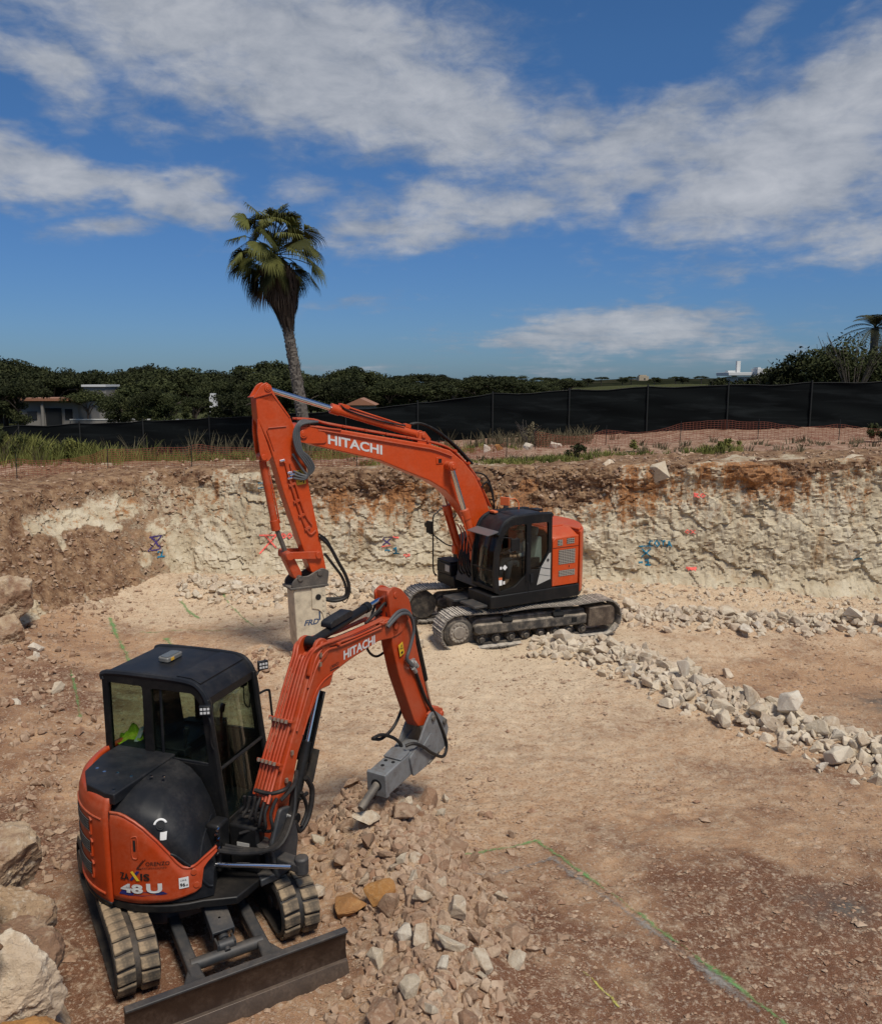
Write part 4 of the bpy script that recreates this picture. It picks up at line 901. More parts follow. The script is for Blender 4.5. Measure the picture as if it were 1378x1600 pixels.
    # ---------------- stick
    sp = MB(); sp.prism([(6.15, 5.60), (5.80, 5.68), (5.68, 5.49), (5.45, 5.19), (5.16, 4.39), (5.09, 3.74), (4.98, 3.17), (4.76, 2.02), (4.82, 1.90), (4.98, 1.88), (5.10, 2.0), (5.33, 2.71), (5.62, 3.62), (5.80, 4.28), (5.93, 4.72), (6.13, 5.18)], -.175, .175); stick = sp.build('stick', 'orange', T, bevel=.016)
    for vv in (-.175, .125):
        x = MB(); x.prism(rounded([(6.19, 5.60), (6.03, 5.84), (5.91, 5.90), (5.81, 5.75), (5.70, 5.52), (5.80, 5.5)], .05), vv, vv + .05); pin(x, 5.90, 5.78, vv - .02, vv + .07, .075); pin(x, 5.90, 5.78, vv - .03, vv + .08, .045); x.build('stick_ear', 'orange', stick, bevel=.008)
        x = MB(); x.prism(rounded([(6.13, 5.2), (5.95, 4.70), (5.86, 4.42), (5.95, 4.33), (6.06, 4.34), (6.10, 4.5), (6.14, 4.9)], .04), vv, vv + .05); pin(x, 6.02, 4.42, vv - .02, vv + .07, .06); x.build('cylinder_ear', 'orange', stick, bevel=.008)
    x = MB(); x.prism([(6.20, 5.585), (5.82, 5.685), (5.82, 5.70), (6.2, 5.61)], -.2, .2); x.prism([(5.80, 5.685), (5.46, 5.205), (5.48, 5.19), (5.83, 5.67)], -.19, .19); x.build('stick_flange', 'orange', stick)
    x = MB(); x.box((5.28, .178, 3.98), (.20, .005, .30), Matrix.Rotation(R(8), 3, 'Y')); ys = x.build('warning_sticker', 'yellow', stick)
    x = MB(); t0 = Vector((5.29, .182, 4.06)); tri = [(-.07, -.055), (.07, -.055), (0, .065)]; x.plate([(t0.x + a, t0.z + b) for a, b in tri], [[(t0.x + a * .72, t0.z + b * .72 - .004) for a, b in tri]], .181, .184); x.box((5.29, .183, 4.055), (.012, .003, .055)); x.box((5.27, .183, 3.89), (.05, .003, .02)); x.box((5.21, .183, 3.885), (.025, .003, .06)); x.box((5.315, .183, 3.89), (.018, .003, .02)); x.box((5.28, .182, 3.98), (.19, .003, .006), Matrix.Rotation(R(8), 3, 'Y'))
    x.build('sticker_print', 'blacklet', ys)
    x = MB(); x.tube([(5.60, .20, 4.30), (5.45, .21, 3.7), (5.28, .20, 3.15), (5.12, .2, 2.80), (4.98, .2, 2.86)], .02, n=6); x.tube([(5.50, .20, 4.28), (5.36, .21, 3.7), (5.2, .20, 3.2), (5.06, .2, 2.98)], .018, n=6)
    for p in ((5.47, 3.85), (5.38, 3.5), (5.28, 3.2), (5.16, 2.92)): x.box((p[0], .195, p[1]), (.13, .05, .05), Matrix.Rotation(R(20), 3, 'Y'))
    x.tube([(5.82, .18, 4.55), (5.95, .19, 4.95), (5.92, .19, 5.0), (5.55, .185, 5.02)], .012, n=6, smooth=False); x.build('stick_pipes', 'orange_d', stick, bevel=0)
    # hoses looping from the boom tip to the stick
    x = MB()
    for k in range(4):
        o = .035 * k
        x.tube([(5.0 - o, .12 + .04 * k, 5.10), (5.28, .27 + .02 * k, 5.12 - o * .6), (5.44 - o, .31, 4.88), (5.40 - o, .33, 4.55), (5.24 - o * .8, .33, 4.30 + o), (5.14 - o, .31, 4.12 + o * .5), (5.22 - o * .3, .28, 3.95 + o), (5.45, .23, 3.98 + o * 2.0 + (.28 if k == 3 else 0))], .027, n=8)
    x.build('loop_hoses', 'greyhose', stick)
    x = MB()
    for p in ((5.47, 3.99), (5.42, 4.06), (5.47, 4.1), (5.62, 4.35)): x.cyl((p[0], .23, p[1]), (p[0] + .09, .21, p[1] - .02), .028, n=10)
    x.build('hose_fitting', 'chrome', stick)
    # bucket cylinder and links
    b0, b1, tip = Vector((6.02, 0, 4.42)), Vector((5.78, 0, 3.0)), Vector((5.57, 0, 2.40)); dr = (b1 - b0).normalized()
    x = MB(); x.cyl(b0 + dr * .08, b1, .075, n=20); x.cyl(b1 - dr * .12, b1 + dr * .10, .093, n=20); x.cyl(b0 + Vector((0, -.11, 0)), b0 + Vector((0, .11, 0)), .085, n=18); x.tube([b0 + dr * .2 + Vector((-.09, .02, 0)), b1 - dr * .05 + Vector((-.1, .02, 0))], .016, smooth=False); bc = x.build('bucket_cylinder', 'orange_d', T, bevel=.008)
    x = MB(); x.cyl(b1, tip, .05, n=18); x.build('piston_rod', 'steel', bc)
    x = MB()
    for vv in (.20, -.24): x.prism(rounded([(5.66, 2.30), (5.66, 2.46), (5.50, 2.46), (4.98, 2.42), (4.86, 2.38), (4.86, 2.28), (4.98, 2.26), (5.5, 2.31)], .04), vv, vv + .045)
    pin(x, 5.57, 2.38, -.27, .27, .085, 18); pin(x, 4.94, 2.34, -.27, .27, .075, 16); x.build('guide_link', 'orange_d', T, bevel=.008)
    x = MB(); x.prism(rounded([(5.67, 2.36), (5.60, 2.47), (5.48, 2.40), (5.28, 1.97), (5.32, 1.84), (5.45, 1.86)], .05), -.15, .15); x.build('bucket_link', 'orange_d', T, bevel=.02)
    # ---------------- breaker
    x = MB()
    for vv in (.19, -.24): x.prism(rounded([(4.72, 1.98), (4.86, 2.06), (5.02, 2.0), (5.18, 1.92), (5.42, 1.92), (5.53, 1.82), (5.55, 1.70), (4.76, 1.70)], .05), vv, vv + .05)
    pin(x, 4.93, 1.96, -.27, .27, .06); pin(x, 5.36, 1.89, -.27, .27, .06); hd = x.build('breaker_bracket', 'steel', T, bevel=.008)
    x = MB(); x.box((5.16, 0, 1.685), (.84, .52, .045)); x.build('breaker_flange', 'steel', hd, bevel=.008)
    x = MB(); x.prism([(5.50, 1.662), (4.82, 1.662), (4.80, 1.05), (4.90, .62), (4.94, .38), (5.42, .38), (5.46, .62)], -.22, .22); bk = x.build('hydraulic_breaker', 'cream', T, bevel=.02)
    x = MB(); x.prism([(5.12, 1.655), (4.815, 1.655), (4.80, 1.06), (4.84, .9), (4.90, 1.10), (4.98, 1.18), (5.12, 1.22)], .22, .245); x.build('side_plate', 'cream', bk, bevel=.006)
    x = MB(); x.cyl((4.98, .24, 1.45), (4.98, .255, 1.45), .062, n=18); x.build('inspection_hole', 'hole', bk)
    x = MB()
    for z in (1.5, 1.38, 1.27, 1.16): x.cyl((4.865, .24, z), (4.865, .26, z), .024, n=10)
    x.build('bolt', 'cream', bk)
    x = MB(); lettering(x, 'FRD', (5.30, .2235, .86), (-1, 0, .02), (-.05, 0, 1), .33, .12, .03, .25); x.box((4.95, .2225, 1.04), (.035, .004, .19)); x.build('lettering', 'frdblue', bk)
    x = MB(); x.tube([(4.90, .2, 2.72), (4.70, .24, 2.5), (4.52, .26, 2.15), (4.36, .26, 1.85), (4.28, .26, 1.55), (4.34, .24, 1.36), (4.58, .2, 1.30), (4.82, .16, 1.36)], .037, n=9); x.tube([(4.80, .2, 2.35), (4.62, .2, 2.1), (4.42, .22, 1.80), (4.33, .22, 1.5), (4.42, .2, 1.36), (4.82, .1, 1.36)], .03, n=9); x.tube([(4.92, .2, 2.78), (4.74, .24, 2.62), (4.58, .25, 2.25), (4.48, .25, 2.1)], .02)
    x.tube([(4.82, .12, 1.42), (4.62, .14, 1.46), (4.45, .16, 1.32), (4.34, .16, 1.22), (4.26, .2, 1.36)], .009); x.tube([(4.80, .1, 1.0), (4.70, .12, 1.02), (4.68, .12, .9), (4.79, .1, .8)], .009); x.build('breaker_hose', 'hose', bk)
    x = MB(); x.cyl((5.18, 0, .40), (5.18, 0, -.02), .075, n=18); x.cyl((5.18, 0, -.02), (5.18, 0, -.2), .075, .02, n=18); x.build('chisel', 'steel', bk)
build_big()

# ================================================================== MINI EXCAVATOR
MINI = thing('mini_excavator', 'compact orange and black mini excavator with rubber tracks and dozer blade in the foreground', 'excavator', (-2.68, 8.22, .45), R(-18))
def build_mini():
    T = MINI; U = Matrix.Rotation(R(-59.1 + 18), 4, 'Z')
    # ---------------- rubber tracks
    for sd in (1, -1):
        v0, v1 = sorted((sd * .58, sd * .98)); vm = (v0 + v1) / 2; c0, c1, rr, zc = -.97, .97, .255, .275
        n = 96; u, z, a, _ = stadium(c0, c1, rr, rr, zc, zc, n, .015); k = MB(U); vs = []; fs = []
        for x, y, an in zip(u, z, a):
            nx, nz = math.sin(an), -math.cos(an)
            if nx * (x - np.clip(x, c0, c1)) + nz * (y - zc) < 0: nx, nz = -nx, -nz
            vs += [(x, v0 + .01, y), (x, v1 - .01, y), (x - nx * .03, v1 - .0, y - nz * .03), (x - nx * .035, v0 + .0, y - nz * .035)]
        for i in range(n):
            j = (i + 1) % n
            for c in range(4): fs.append((i * 4 + c, i * 4 + (c + 1) % 4, j * 4 + (c + 1) % 4, j * 4 + c))
        k.add(vs, fs); tr = k.build('track', 'rubber', T)
        N = 42; u, z, a, pitch = stadium(c0, c1, rr + .004, rr + .004, zc, zc, N, .015); meshes = {}
        for i in range(N):
            side = i % 2
            for row in (0, 1):
                x, y, an = u[i], z[i], a[i]
                if row: 
                    x = (x + u[(i + 1) % N]) / 2; y = (y + z[(i + 1) % N]) / 2
                if row not in meshes:
                    g = MB(); hw = .165; sg = 1 if row else -1; p = pitch
                    bot = [(-p * .52, -hw / 2), (p * .40, -hw / 2), (p * .52, hw / 2), (-p * .40, hw / 2)]
                    if sg < 0: bot = [(x_, -y_) for x_, y_ in bot][::-1]
                    top = [(x_ * .80, y_ * .95) for x_, y_ in bot]
                    g.add([(x_, y_, 0) for x_, y_ in bot] + [(x_, y_, .030) for x_, y_ in top], [(3, 2, 1, 0), (4, 5, 6, 7), (0, 1, 5, 4), (1, 2, 6, 5), (2, 3, 7, 6), (3, 0, 4, 7)])
                    meshes[row] = o = g.build('tread_lug', 'lug', tr, bevel=.008)
                else: o = meshes[row].copy(); COL.objects.link(o)
                o.parent = tr; vv = vm + (.105 if row else -.105)
                best = None
                for fl in (0, math.pi):
                    ml = Matrix.Translation((x, vv, y)) @ Matrix.Rotation(-an, 4, 'Y') @ Matrix.Rotation(fl, 4, 'X')
                    nr = ml.to_3x3() @ Vector((0, 0, 1))
                    if nr.x * (x - np.clip(x, c0, c1)) + nr.z * (y - zc) > 0: best = ml
                o.matrix_local = U @ best
        f = MB(U); f.prism(rounded([(-.85, .12), (.80, .12), (.84, .22), (.80, .40), (-.85, .40)], .06), vm - .11, vm + .11); f.build('track_frame', 'dark', T, bevel=.02)
        w = MB(U); w.cyl((.97, vm - .09, zc), (.97, vm + .09, zc), .21, n=24); w.build('idler', 'frame', T, bevel=.015)
        w = MB(U); w.cyl((-.97, vm - .07, zc), (-.97, vm + .07, zc), .215, n=24); w.cyl((-.97, vm + .07 * sd, zc), (-.97, vm + .2 * sd, zc), .13, n=20); w.build('sprocket', 'frame', T, bevel=.015)
        for x in (-.6, -.2, .2, .6):
            w = MB(U); w.cyl((x, vm - .12, .13), (x, vm + .12, .13), .07, n=14); w.build('track_roller', 'frame', T)
    c = MB(U); c.prism([(-.45, -.60), (.50, -.60), (.62, -.42), (.62, .42), (.50, .60), (-.45, .60)], .26, .46, 'z'); c.build('centre_frame', 'dark', T, bevel=.03)
    c = MB(); c.cyl((0, 0, .44), (0, 0, .585), .40, n=36); c.build('slew_ring', 'black', T)
    # ---------------- blade
    prof = [(1.76, .40), (1.78, .425), (1.83, .425), (1.805, .37), (1.785, .28), (1.79, .18), (1.81, .10), (1.845, .03), (1.85, -.02), (1.82, -.03), (1.765, .05), (1.74, .20)]
    b = MB(U); b.prism(prof, -1.0, 1.0); bl = b.build('blade', 'blade', T, bevel=.006)
    b = MB(U); b.prism([(1.797, .13), (1.835, .125), (1.868, .02), (1.872, -.03), (1.85, -.035), (1.82, .06)], -.995, .995); b.build('cutting_edge', 'blade_edge', bl, bevel=.003)
    b = MB(U); b.prism([(1.755, .38), (1.765, .432), (1.845, .432), (1.84, .405), (1.79, .38)], -1.003, 1.003); b.build('top_rail', 'dark', bl, bevel=.008)
    for sd in (1, -1):
        b = MB(U); v = sd * .33
        b.prism([(.55, .33), (1.42, .27), (1.76, .20), (1.76, .10), (1.40, .16), (.55, .22)], v - .055, v + .055)
        b.prism([(1.36, v - .055), (1.36, v + .055), (1.765, v + .055 + (.18 if sd > 0 else .03)), (1.765, v - .055 - (.18 if sd < 0 else .03))], .17, .255, 'z'); b.build('blade_arm', 'dark', T, bevel=.015)
    b = MB(U); b.tube([(1.30, -.34, .235), (1.30, .34, .235)], .058, n=14, smooth=False); b.build('cross_tube', 'dark', T)
    ry = Matrix.Rotation(R(17), 3, 'Y')
    b = MB(U); b.box((.92, 0, .50), (.62, .21, .03), ry); b.box((.92, .10, .46), (.60, .015, .10), ry); b.box((.92, -.10, .46), (.60, .015, .10), ry); gu = b.build('cylinder_guard', 'dark', T, bevel=.006)
    b = MB(U)
    for x in (.74, 1.08): b.cyl((x, 0, .50 - (x - .92) * .31 + .012), (x, 0, .50 - (x - .92) * .31 + .022), .014, n=8)
    b.build('bolt', 'chrome', gu)
    b = MB(U); b.cyl((.7, 0, .48), (1.22, 0, .33), .045, n=16); b.cyl((1.16, 0, .34), (1.34, 0, .285), .028, n=12); b.cyl((1.27, -.07, .31), (1.27, .07, .31), .05, n=14); b.box((1.25, .08, .29), (.13, .02, .12)); b.box((1.25, -.08, .29), (.13, .02, .12)); b.build('blade_cylinder', 'dark', T, bevel=.004)
    b = MB(U); b.tube([(.45, .22, .62), (.66, .25, .62), (.74, .20, .50), (.8, .15, .46)], .014); b.tube([(.45, -.25, .60), (.62, -.22, .58), (.7, -.14, .47)], .014); b.build('blade_hoses', 'hose', T)
    # ---------------- upper body
    def cyl_pt(th, z, r): return (r * math.cos(R(th)), r * math.sin(R(th)), z)
    d = MB(); plan = [(r_ * math.cos(R(t_)), r_ * math.sin(R(t_))) for t_, r_ in [(t_, 1.005) for t_ in range(48, 313, 8)]] + [(.95, -.60), (1.0, -.30), (1.0, .35), (.85, .6)]
    d.prism(plan, .565, .645, 'z'); d.build('deck_frame', 'black', T, bevel=.012)
    zt = lambda th: float(np.interp(th, [-104, -98, -80, -68, -60, -52, -47.5, -44, -42], [1.695, 1.70, 1.735, 1.735, 1.70, 1.58, 1.42, 1.22, 1.05]))
    zb = lambda th: float(np.interp(th, [-98.8, -93, -88.7, -83, -78, -71, -65, -61, -58, -55, -52, -50, -47, -43, -39.5], [1.535, 1.545, 1.53, 1.485, 1.425, 1.305, 1.175, 1.075, 1.02, 1.005, 1.015, 1.035, 1.075, 1.12, 1.16]))
    zl = lambda th: float(np.interp(th, [-99, -83, -64, -52, -48.2, -47.8, -45, -39.5], [.655, .665, .695, .75, .80, .97, 1.03, 1.11]))
    def cover(a, b):
        th = -100 + a * 58; k_ = [0, .3, .5, .65, .8, .9, 1]; ui = float(np.interp(a, k_, [-.22, .0, .14, .26, .36, .42, .46])); zi = float(np.interp(a, k_, [1.70, 1.685, 1.63, 1.52, 1.34, 1.17, .94]))
        zs = max(.70, zi - .40); ox, oy, _ = cyl_pt(th, 0, .985)
        if b < .3: return (ox, oy, .66 + (zs - .66) * b / .3)
        t = (b - .3) / .7 * math.pi / 2; e = .62
        w_ = 1 - max(0, math.cos(t)) ** e; h_ = max(0, math.sin(t)) ** e
        return (ox + (ui - ox) * w_, oy + (-.11 - oy) * w_, zs + (zi - zs) * h_)
    c = MB(); c.grid(cover, 44, 36)
    c.add([cover(1, j / 36) for j in range(37)] + [(.46, -.11, .66)], [tuple(range(38))]); cv = c.build('tank_cover', 'hood', T, smooth=50, recalc=True)
    # ribs on the cover
    r_ = MB(); r_.tube([Vector(cover(.875, t)) + Vector((.0, 0, .006)) for t in np.linspace(.32, .97, 14)], .010, sub=2); r_.tube([Vector(cover(t, .30 + .10 * (t - .6))) * 1.004 for t in np.linspace(.62, .99, 10)], .013, sub=2); r_.build('cover_rib', 'hood', cv)
    # orange side panel
    def side(a, b):
        th = -98.9 + a * 59.4; lo, hi = zl(th), zb(th); z = lo + (hi - lo) * b
        return cyl_pt(th, z, 1.012 - .022 * ss(.10, 0, hi - z) - .0 + .0)
    o = MB(); o.grid(side, 70, 16); sp = o.build('side_panel', 'orange_shaded', T, solid=.03, smooth=60)
    # raised lip along the top edge of the panel
    l = MB(); l.tube([Vector(side(t, 1)) * 1.0 + Vector((0, 0, -.004)) for t in np.linspace(0, 1, 60)], .013, sub=1); l.build('panel_lip', 'orange_shaded', sp)
    fn = lambda t0, t1, z0, z1, r, sl=0.: (lambda x, y: cyl_pt(t0 + (t1 - t0) * x, z0 + (z1 - z0) * y + sl * x, r))
    x = MB(); x.grid(fn(-83.6, -82.2, 1.20, 1.31, 1.0175), 2, 4); x.build('door_latch', 'hole', sp)
    x = MB(); x.tube([cyl_pt(-84.6, 1.33, 1.013), cyl_pt(-84.6, 1.15, 1.013), cyl_pt(-82.9, 1.12, 1.013), cyl_pt(-81.2, 1.15, 1.013), cyl_pt(-81.2, 1.33, 1.013), cyl_pt(-82.9, 1.345, 1.013), cyl_pt(-84.6, 1.33, 1.013)], .007, sub=3); x.build('latch_rim', 'orange_shaded', sp)
    x = MB(); x.grid(fn(-99.3, -98.6, .66, 1.54, 1.004), 1, 6); x.build('panel_gap', 'hole', T)
    x = MB()
    for th, z in ((-52.3, .965), (-51.2, .83)):
        p = Vector(cyl_pt(th, z, 1.0)); q = Vector(cyl_pt(th, z, 1.022)); x.cyl(p, q, .028, n=14)
    x.build('panel_bolt', 'orange_d', sp)
    x = MB(); lettering(x, 'ZA', 0 * Vector((1, 0, 0)), (1, 0, 0), (0, 1, 0), 1, fn=fn(-92.6, -87.0, .897, .967, 1.0215), bold=.025); lettering(x, 'IS', Vector(), (1, 0, 0), (0, 1, 0), 1, fn=fn(-80.3, -75.2, .912, .982, 1.0215), bold=.025); x.build('lettering', 'blacklet', sp)
    x = MB(); x.add([cyl_pt(-86.9, .90, 1.0195), cyl_pt(-85.2, .90, 1.0195), cyl_pt(-80.6, 1.0, 1.0195), cyl_pt(-82.4, 1.0, 1.0195)], [(0, 1, 2, 3)]); x.build('emblem_stroke', 'blue', sp)
    x = MB(); x.add([cyl_pt(-86.0, .985, 1.0225), cyl_pt(-84.6, 1.0, 1.0225), cyl_pt(-80.7, .905, 1.0225), cyl_pt(-82.6, .90, 1.0225)], [(0, 1, 2, 3)]); x.build('emblem_stroke', 'yellow', sp)
    x = MB(); x.add([cyl_pt(-94.2, .735, 1.0175), cyl_pt(-91.5, .79, 1.0175), cyl_pt(-88, .765, 1.0175), cyl_pt(-84, .775, 1.0175), cyl_pt(-78, .79, 1.0175), cyl_pt(-73, .79, 1.0175), cyl_pt(-68.5, .80, 1.0175), cyl_pt(-66.2, .775, 1.0175), cyl_pt(-70, .768, 1.0175), cyl_pt(-80, .748, 1.0175), cyl_pt(-88, .738, 1.0175)], [tuple(range(11))]); x.build('blue_stripe', 'blue', sp)
    x = MB(); lettering(x, '48', Vector(), (1, 0, 0), (0, 1, 0), 1, fn=fn(-92.6, -79.2, .762, .858, 1.0235, .014), bold=.042); lettering(x, 'U', Vector(), (1, 0, 0), (0, 1, 0), 1, fn=fn(-77.3, -68.8, .785, .883, 1.0235, .006), bold=.042); x.build('model_number', 'letter', sp)
    x = MB(); lettering(x, 'ORENZO', Vector(), (1, 0, 0), (0, 1, 0), 1, fn=fn(-77.0, -64.3, 1.062, 1.10, 1.0195, .012), bold=.006); lettering(x, 'EXCAVACIONES', Vector(), (1, 0, 0), (0, 1, 0), 1, fn=fn(-79, -66, 1.028, 1.045, 1.0195, .012), bold=.0)
    for p, q in (((-82.2, 1.03), (-78.2, 1.12)), ((-81.6, 1.03), (-76.9, 1.13)), ((-82.2, 1.028), (-79.4, 1.03))):
        x.tube([cyl_pt(p[0], p[1], 1.0195), cyl_pt(q[0], q[1], 1.0195)], .0025, n=4, smooth=False)
    x.build('dealer_lettering', 'blacklet', sp)
    x = MB(); x.grid(fn(-60.2, -55.2, .815, .925, 1.0195, .008), 3, 3); x.build('sticker', 'white', sp)
    x = MB(); lettering(x, '96', Vector(), (1, 0, 0), (0, 1, 0), 1, fn=fn(-59.7, -57.0, .832, .872, 1.0225, .004), bold=.03); lettering(x, 'dB', Vector(), (1, 0, 0), (0, 1, 0), 1, fn=fn(-56.8, -55.6, .838, .856, 1.0225, .002), bold=.01); lettering(x, 'LWA', Vector(), (1, 0, 0), (0, 1, 0), 1, fn=fn(-59.3, -56.3, .89, .91, 1.0225, .002), bold=.0); x.build('sticker_print', 'blacklet', sp)
    def on_cover(th, z, off=.006):
        a_ = (th + 100) / 58; b_ = min(np.linspace(.02, .9, 120), key=lambda q: abs(cover(a_, q)[2] - z)); p_ = Vector(cover(a_, float(b_)))
        return tuple(p_ + Vector((math.cos(R(th)), math.sin(R(th)), .35)) * off)
    # dial sticker and fuel cap on the cover
    c0 = Vector(on_cover(-69.6, 1.43, .0)); e1 = (Vector(on_cover(-66.5, 1.43, .0)) - Vector(on_cover(-72.5, 1.43, .0))).normalized(); e2 = (Vector(on_cover(-69.6, 1.47, 0.)) - Vector(on_cover(-69.6, 1.39, 0.))); e2 = (e2 - e1 * e2.dot(e1)).normalized(); e3 = e1.cross(e2)
    if e3.y > 0: e3 = -e3
    x = MB(); x.grid(lambda a, b: c0 + e3 * .010 + (e1 * math.cos(.3 + a * 2.55) + e2 * math.sin(.3 + a * 2.55)) * (.046 + .020 * b), 12, 1); x.build('dial_sticker', 'white', cv, solid=.002)
    x = MB(); x.cyl(c0 - e3 * .01, c0 + e3 * .014, .040, n=20); x.cyl(c0 + e3 * .013, c0 + e3 * .022, .025, n=12); x.build('fuel_cap', 'black', cv)
    x = MB(); x.grid(lambda a, b: on_cover(-69.2 + 3.3 * a, 1.305 + .072 * b), 2, 2); x.build('sticker', 'white', cv)
    # counterweight
    def cw(a, b):
        th = -99.6 - a * 160.8; zz = [.60, .66, 1.42, 1.55, 1.64, 1.685, 1.70]; rr_ = [1.02, 1.035, 1.04, 1.03, 1.0, .955, .90]
        return cyl_pt(th, np.interp(b, np.linspace(0, 1, 7), zz), np.interp(b, np.linspace(0, 1, 7), rr_))
    c = MB(); c.grid(cw, 60, 24); w = c.build('counterweight', 'orange_shaded', T, solid=.06, smooth=50)
    x = MB(); x.grid(lambda a, b: cyl_pt(-99.6 - a * 160.8, .575 + .04 * b, 1.03), 50, 1); x.build('lower_rim', 'black', T, solid=.03)
    for zc in (1.335, 1.11, .885):
        rim = [(-113.2, zc - .075), (-113.2, zc + .055), (-117, zc + .085), (-143, zc + .085), (-145, zc + .06), (-145, zc - .05), (-143, zc - .075)]
        x = MB(); x.grid(fn(-143.5, -114.8, zc - .058, zc + .062, 1.043), 14, 2); g = x.build('grille', 'hole', w)
        x = MB()
        for i in range(16):
            t = -143 + i * 1.78; x.tube([cyl_pt(t, zc - .055, 1.046), cyl_pt(t + 1.6, zc + .058, 1.046)], .0045, n=4, smooth=False)
        for i in range(5):
            z = zc - .05 + i * .026; x.tube([cyl_pt(-143 + 28 * k / 8, z, 1.046) for k in range(9)], .004, n=4, smooth=False)
        x.build('grille_mesh', 'grille', g)
        x = MB(); P = [(-112.6, zc - .085), (-112.6, zc + .07), (-116, zc + .095), (-146, zc + .095)]; x.tube([cyl_pt(t, z, 1.043) for t, z in rounded([(-112.6, zc - .08), (-112.6, zc + .085), (-146, zc + .085), (-146, zc - .08)], 3)] + [cyl_pt(-113.5, zc - .08, 1.043)], .010, sub=2); x.build('grille_rim', 'orange_shaded', g)
    x = MB(); x.tube([cyl_pt(-103 - i * 5, 1.46 + .0 * i, 1.037) for i in range(9)], .011, sub=2); x.tube([cyl_pt(-103 - i * 5, .70, 1.04) for i in range(9)], .011, sub=2); x.build('moulded_rib', 'orange_shaded', w)
    h = MB(); hp = [(-.10, -.97), (-.22, -.96), (-.50, -.87), (-.71, -.65), (-.80, -.3), (-.80, .3), (-.71, .65), (-.50, .87), (-.1, .97), (-.1, .1), (-.08, -.1)]
    h.prism(hp, 1.60, 1.712, 'z'); hd = h.build('rear_hood', 'hood', T, bevel=.012)
    x = MB()
    for p in ((-.16, -.90), (-.18, -.62), (-.36, -.60), (-.50, -.62), (-.62, -.58), (-.0, -.55), (.12, -.52)): x.cyl((p[0], p[1], 1.712), (p[0], p[1], 1.722), .017, n=8)
    x.build('hood_bolt', 'chrome', hd)
    # ---------------- cab
    outer = [(-.93, 1.50), (-.935, 2.47), (-.88, 2.52), (.12, 2.52), (.26, 2.475), (.335, 2.36), (.40, 1.80), (.50, 1.02), (.42, .72), (-.12, .72), (-.12, 1.50)]
    w1 = rounded([(-.86, 1.65), (-.865, 2.42), (-.43, 2.42), (-.43, 1.65)], .035); w2 = rounded([(-.33, 1.65), (-.33, 2.41), (.18, 2.41), (.27, 2.30), (.345, 1.65)], .035)
    VR, VL = -.075, .875
    for nm, va, vb in (('cab_side', VR, VR + .055), ('cab_side', VL - .055, VL)):
        c = MB(); c.plate(outer, [w1, w2], va, vb); cs = c.build(nm, 'black', T, bevel=.008)
        vg = (va + vb) / 2
        for wv in (w1, w2):
            g = MB(); g.prism(wv, vg - .003, vg + .003); g.build('side_window', 'glassc', cs)
        x = MB(); x.box((-.22, vg, 2.035), (.025, .03, .77)); x.box((-.06, vg, 1.66), (.78, .035, .03)); x.build('sliding_frame', 'hood', cs, bevel=.004)
        if va < 0:
            x = MB(); x.tube([(.05, va - .004, 1.52), (.06, va - .004, 1.38), (.30, va - .004, 1.05), (.44, va - .004, 1.0)], .007, sub=4); x.build('pressed_line', 'hood', cs)
    r = MB(); r.prism([(-.935, 2.47), (-.88, 2.53), (-.4, 2.552), (.12, 2.535), (.26, 2.475), (.335, 2.36), (.29, 2.36), (.22, 2.45), (.10, 2.495), (-.88, 2.49), (-.9, 2.46)], VR + .056, VL - .056)
    for vv in (VR + .02, VL - .02): r.tube([(-.93, vv, 2.44), (-.88, vv, 2.515), (-.3, vv, 2.53), (.12, vv, 2.52), (.26, vv, 2.46), (.335, vv, 2.33), (.37, vv, 2.1)], .034, sub=4)
    rf = r.build('cab_roof', 'hood', T, bevel=.006)
    x = MB(); x.prism([(-.05, 2.545), (-.05, 2.556), (.13, 2.548), (.235, 2.505), (.235, 2.49)], VR + .07, VL - .07); x.build('roof_panel', 'hood', rf, bevel=.003)
    x = MB(); x.prism(rounded([(-.51, .30), (-.51, .54), (-.36, .56), (-.36, .28)], .04), 2.556, 2.61, 'z'); bc = x.build('roof_beacon', 'greybox', T, bevel=.012)
    x = MB(); x.prism(rounded([(-.49, .32), (-.49, .53), (-.38, .54), (-.38, .30)], .03), 2.61, 2.616, 'z'); x.build('beacon_lens', plain('smoked_lens', (.10, .105, .10), .2), bc)
    x = MB(); x.box((-.357, .36, 2.588), (.012, .05, .03)); x.build('amber_lens', plain('amber_lens', (.7, .4, .05), .3), bc)
    # front: screen, frame
    fx = lambda z: float(np.interp(z, [.95, 1.02, 1.80, 2.36], [.505, .50, .40, .335]))
    f = MB()
    for vv in (VR + .03, VL - .03): f.tube([(fx(z) + .003, vv, z) for z in (.98, 1.2, 1.8, 2.36)], .036, sub=3)
    f.prism([(fx(2.36), 2.36), (fx(2.28), 2.28), (fx(2.28) - .04, 2.28), (fx(2.36) - .05, 2.40)], VR + .056, VL - .056); f.prism([(fx(1.05), 1.05), (fx(.95), .95), (fx(.95) - .05, .95), (fx(1.05) - .05, 1.05)], VR + .056, VL - .056)
    f.tube([(fx(1.60) + .005, VR + .04, 1.60), (fx(1.60) + .005, VL - .04, 1.60)], .02, smooth=False); f.build('front_frame', 'black', T, bevel=.005)
    g = MB(); g.grid(lambda a, b: (fx(1.04 + 1.26 * b) - .012, VR + .05 + (VL - VR - .1) * a, 1.04 + 1.26 * b), 2, 10); g.build('windshield', 'glassc', T, solid=.005)
    g = MB(); g.plate([(VR + .056, 1.5), (VR + .056, 2.47), (VL - .056, 2.47), (VL - .056, 1.5)], [rounded([(VR + .10, 1.66), (VR + .10, 2.40), (VL - .10, 2.40), (VL - .10, 1.66)], .03)], -.932, -.90, 'x'); rb = g.build('cab_rear', 'black', T, bevel=.006)
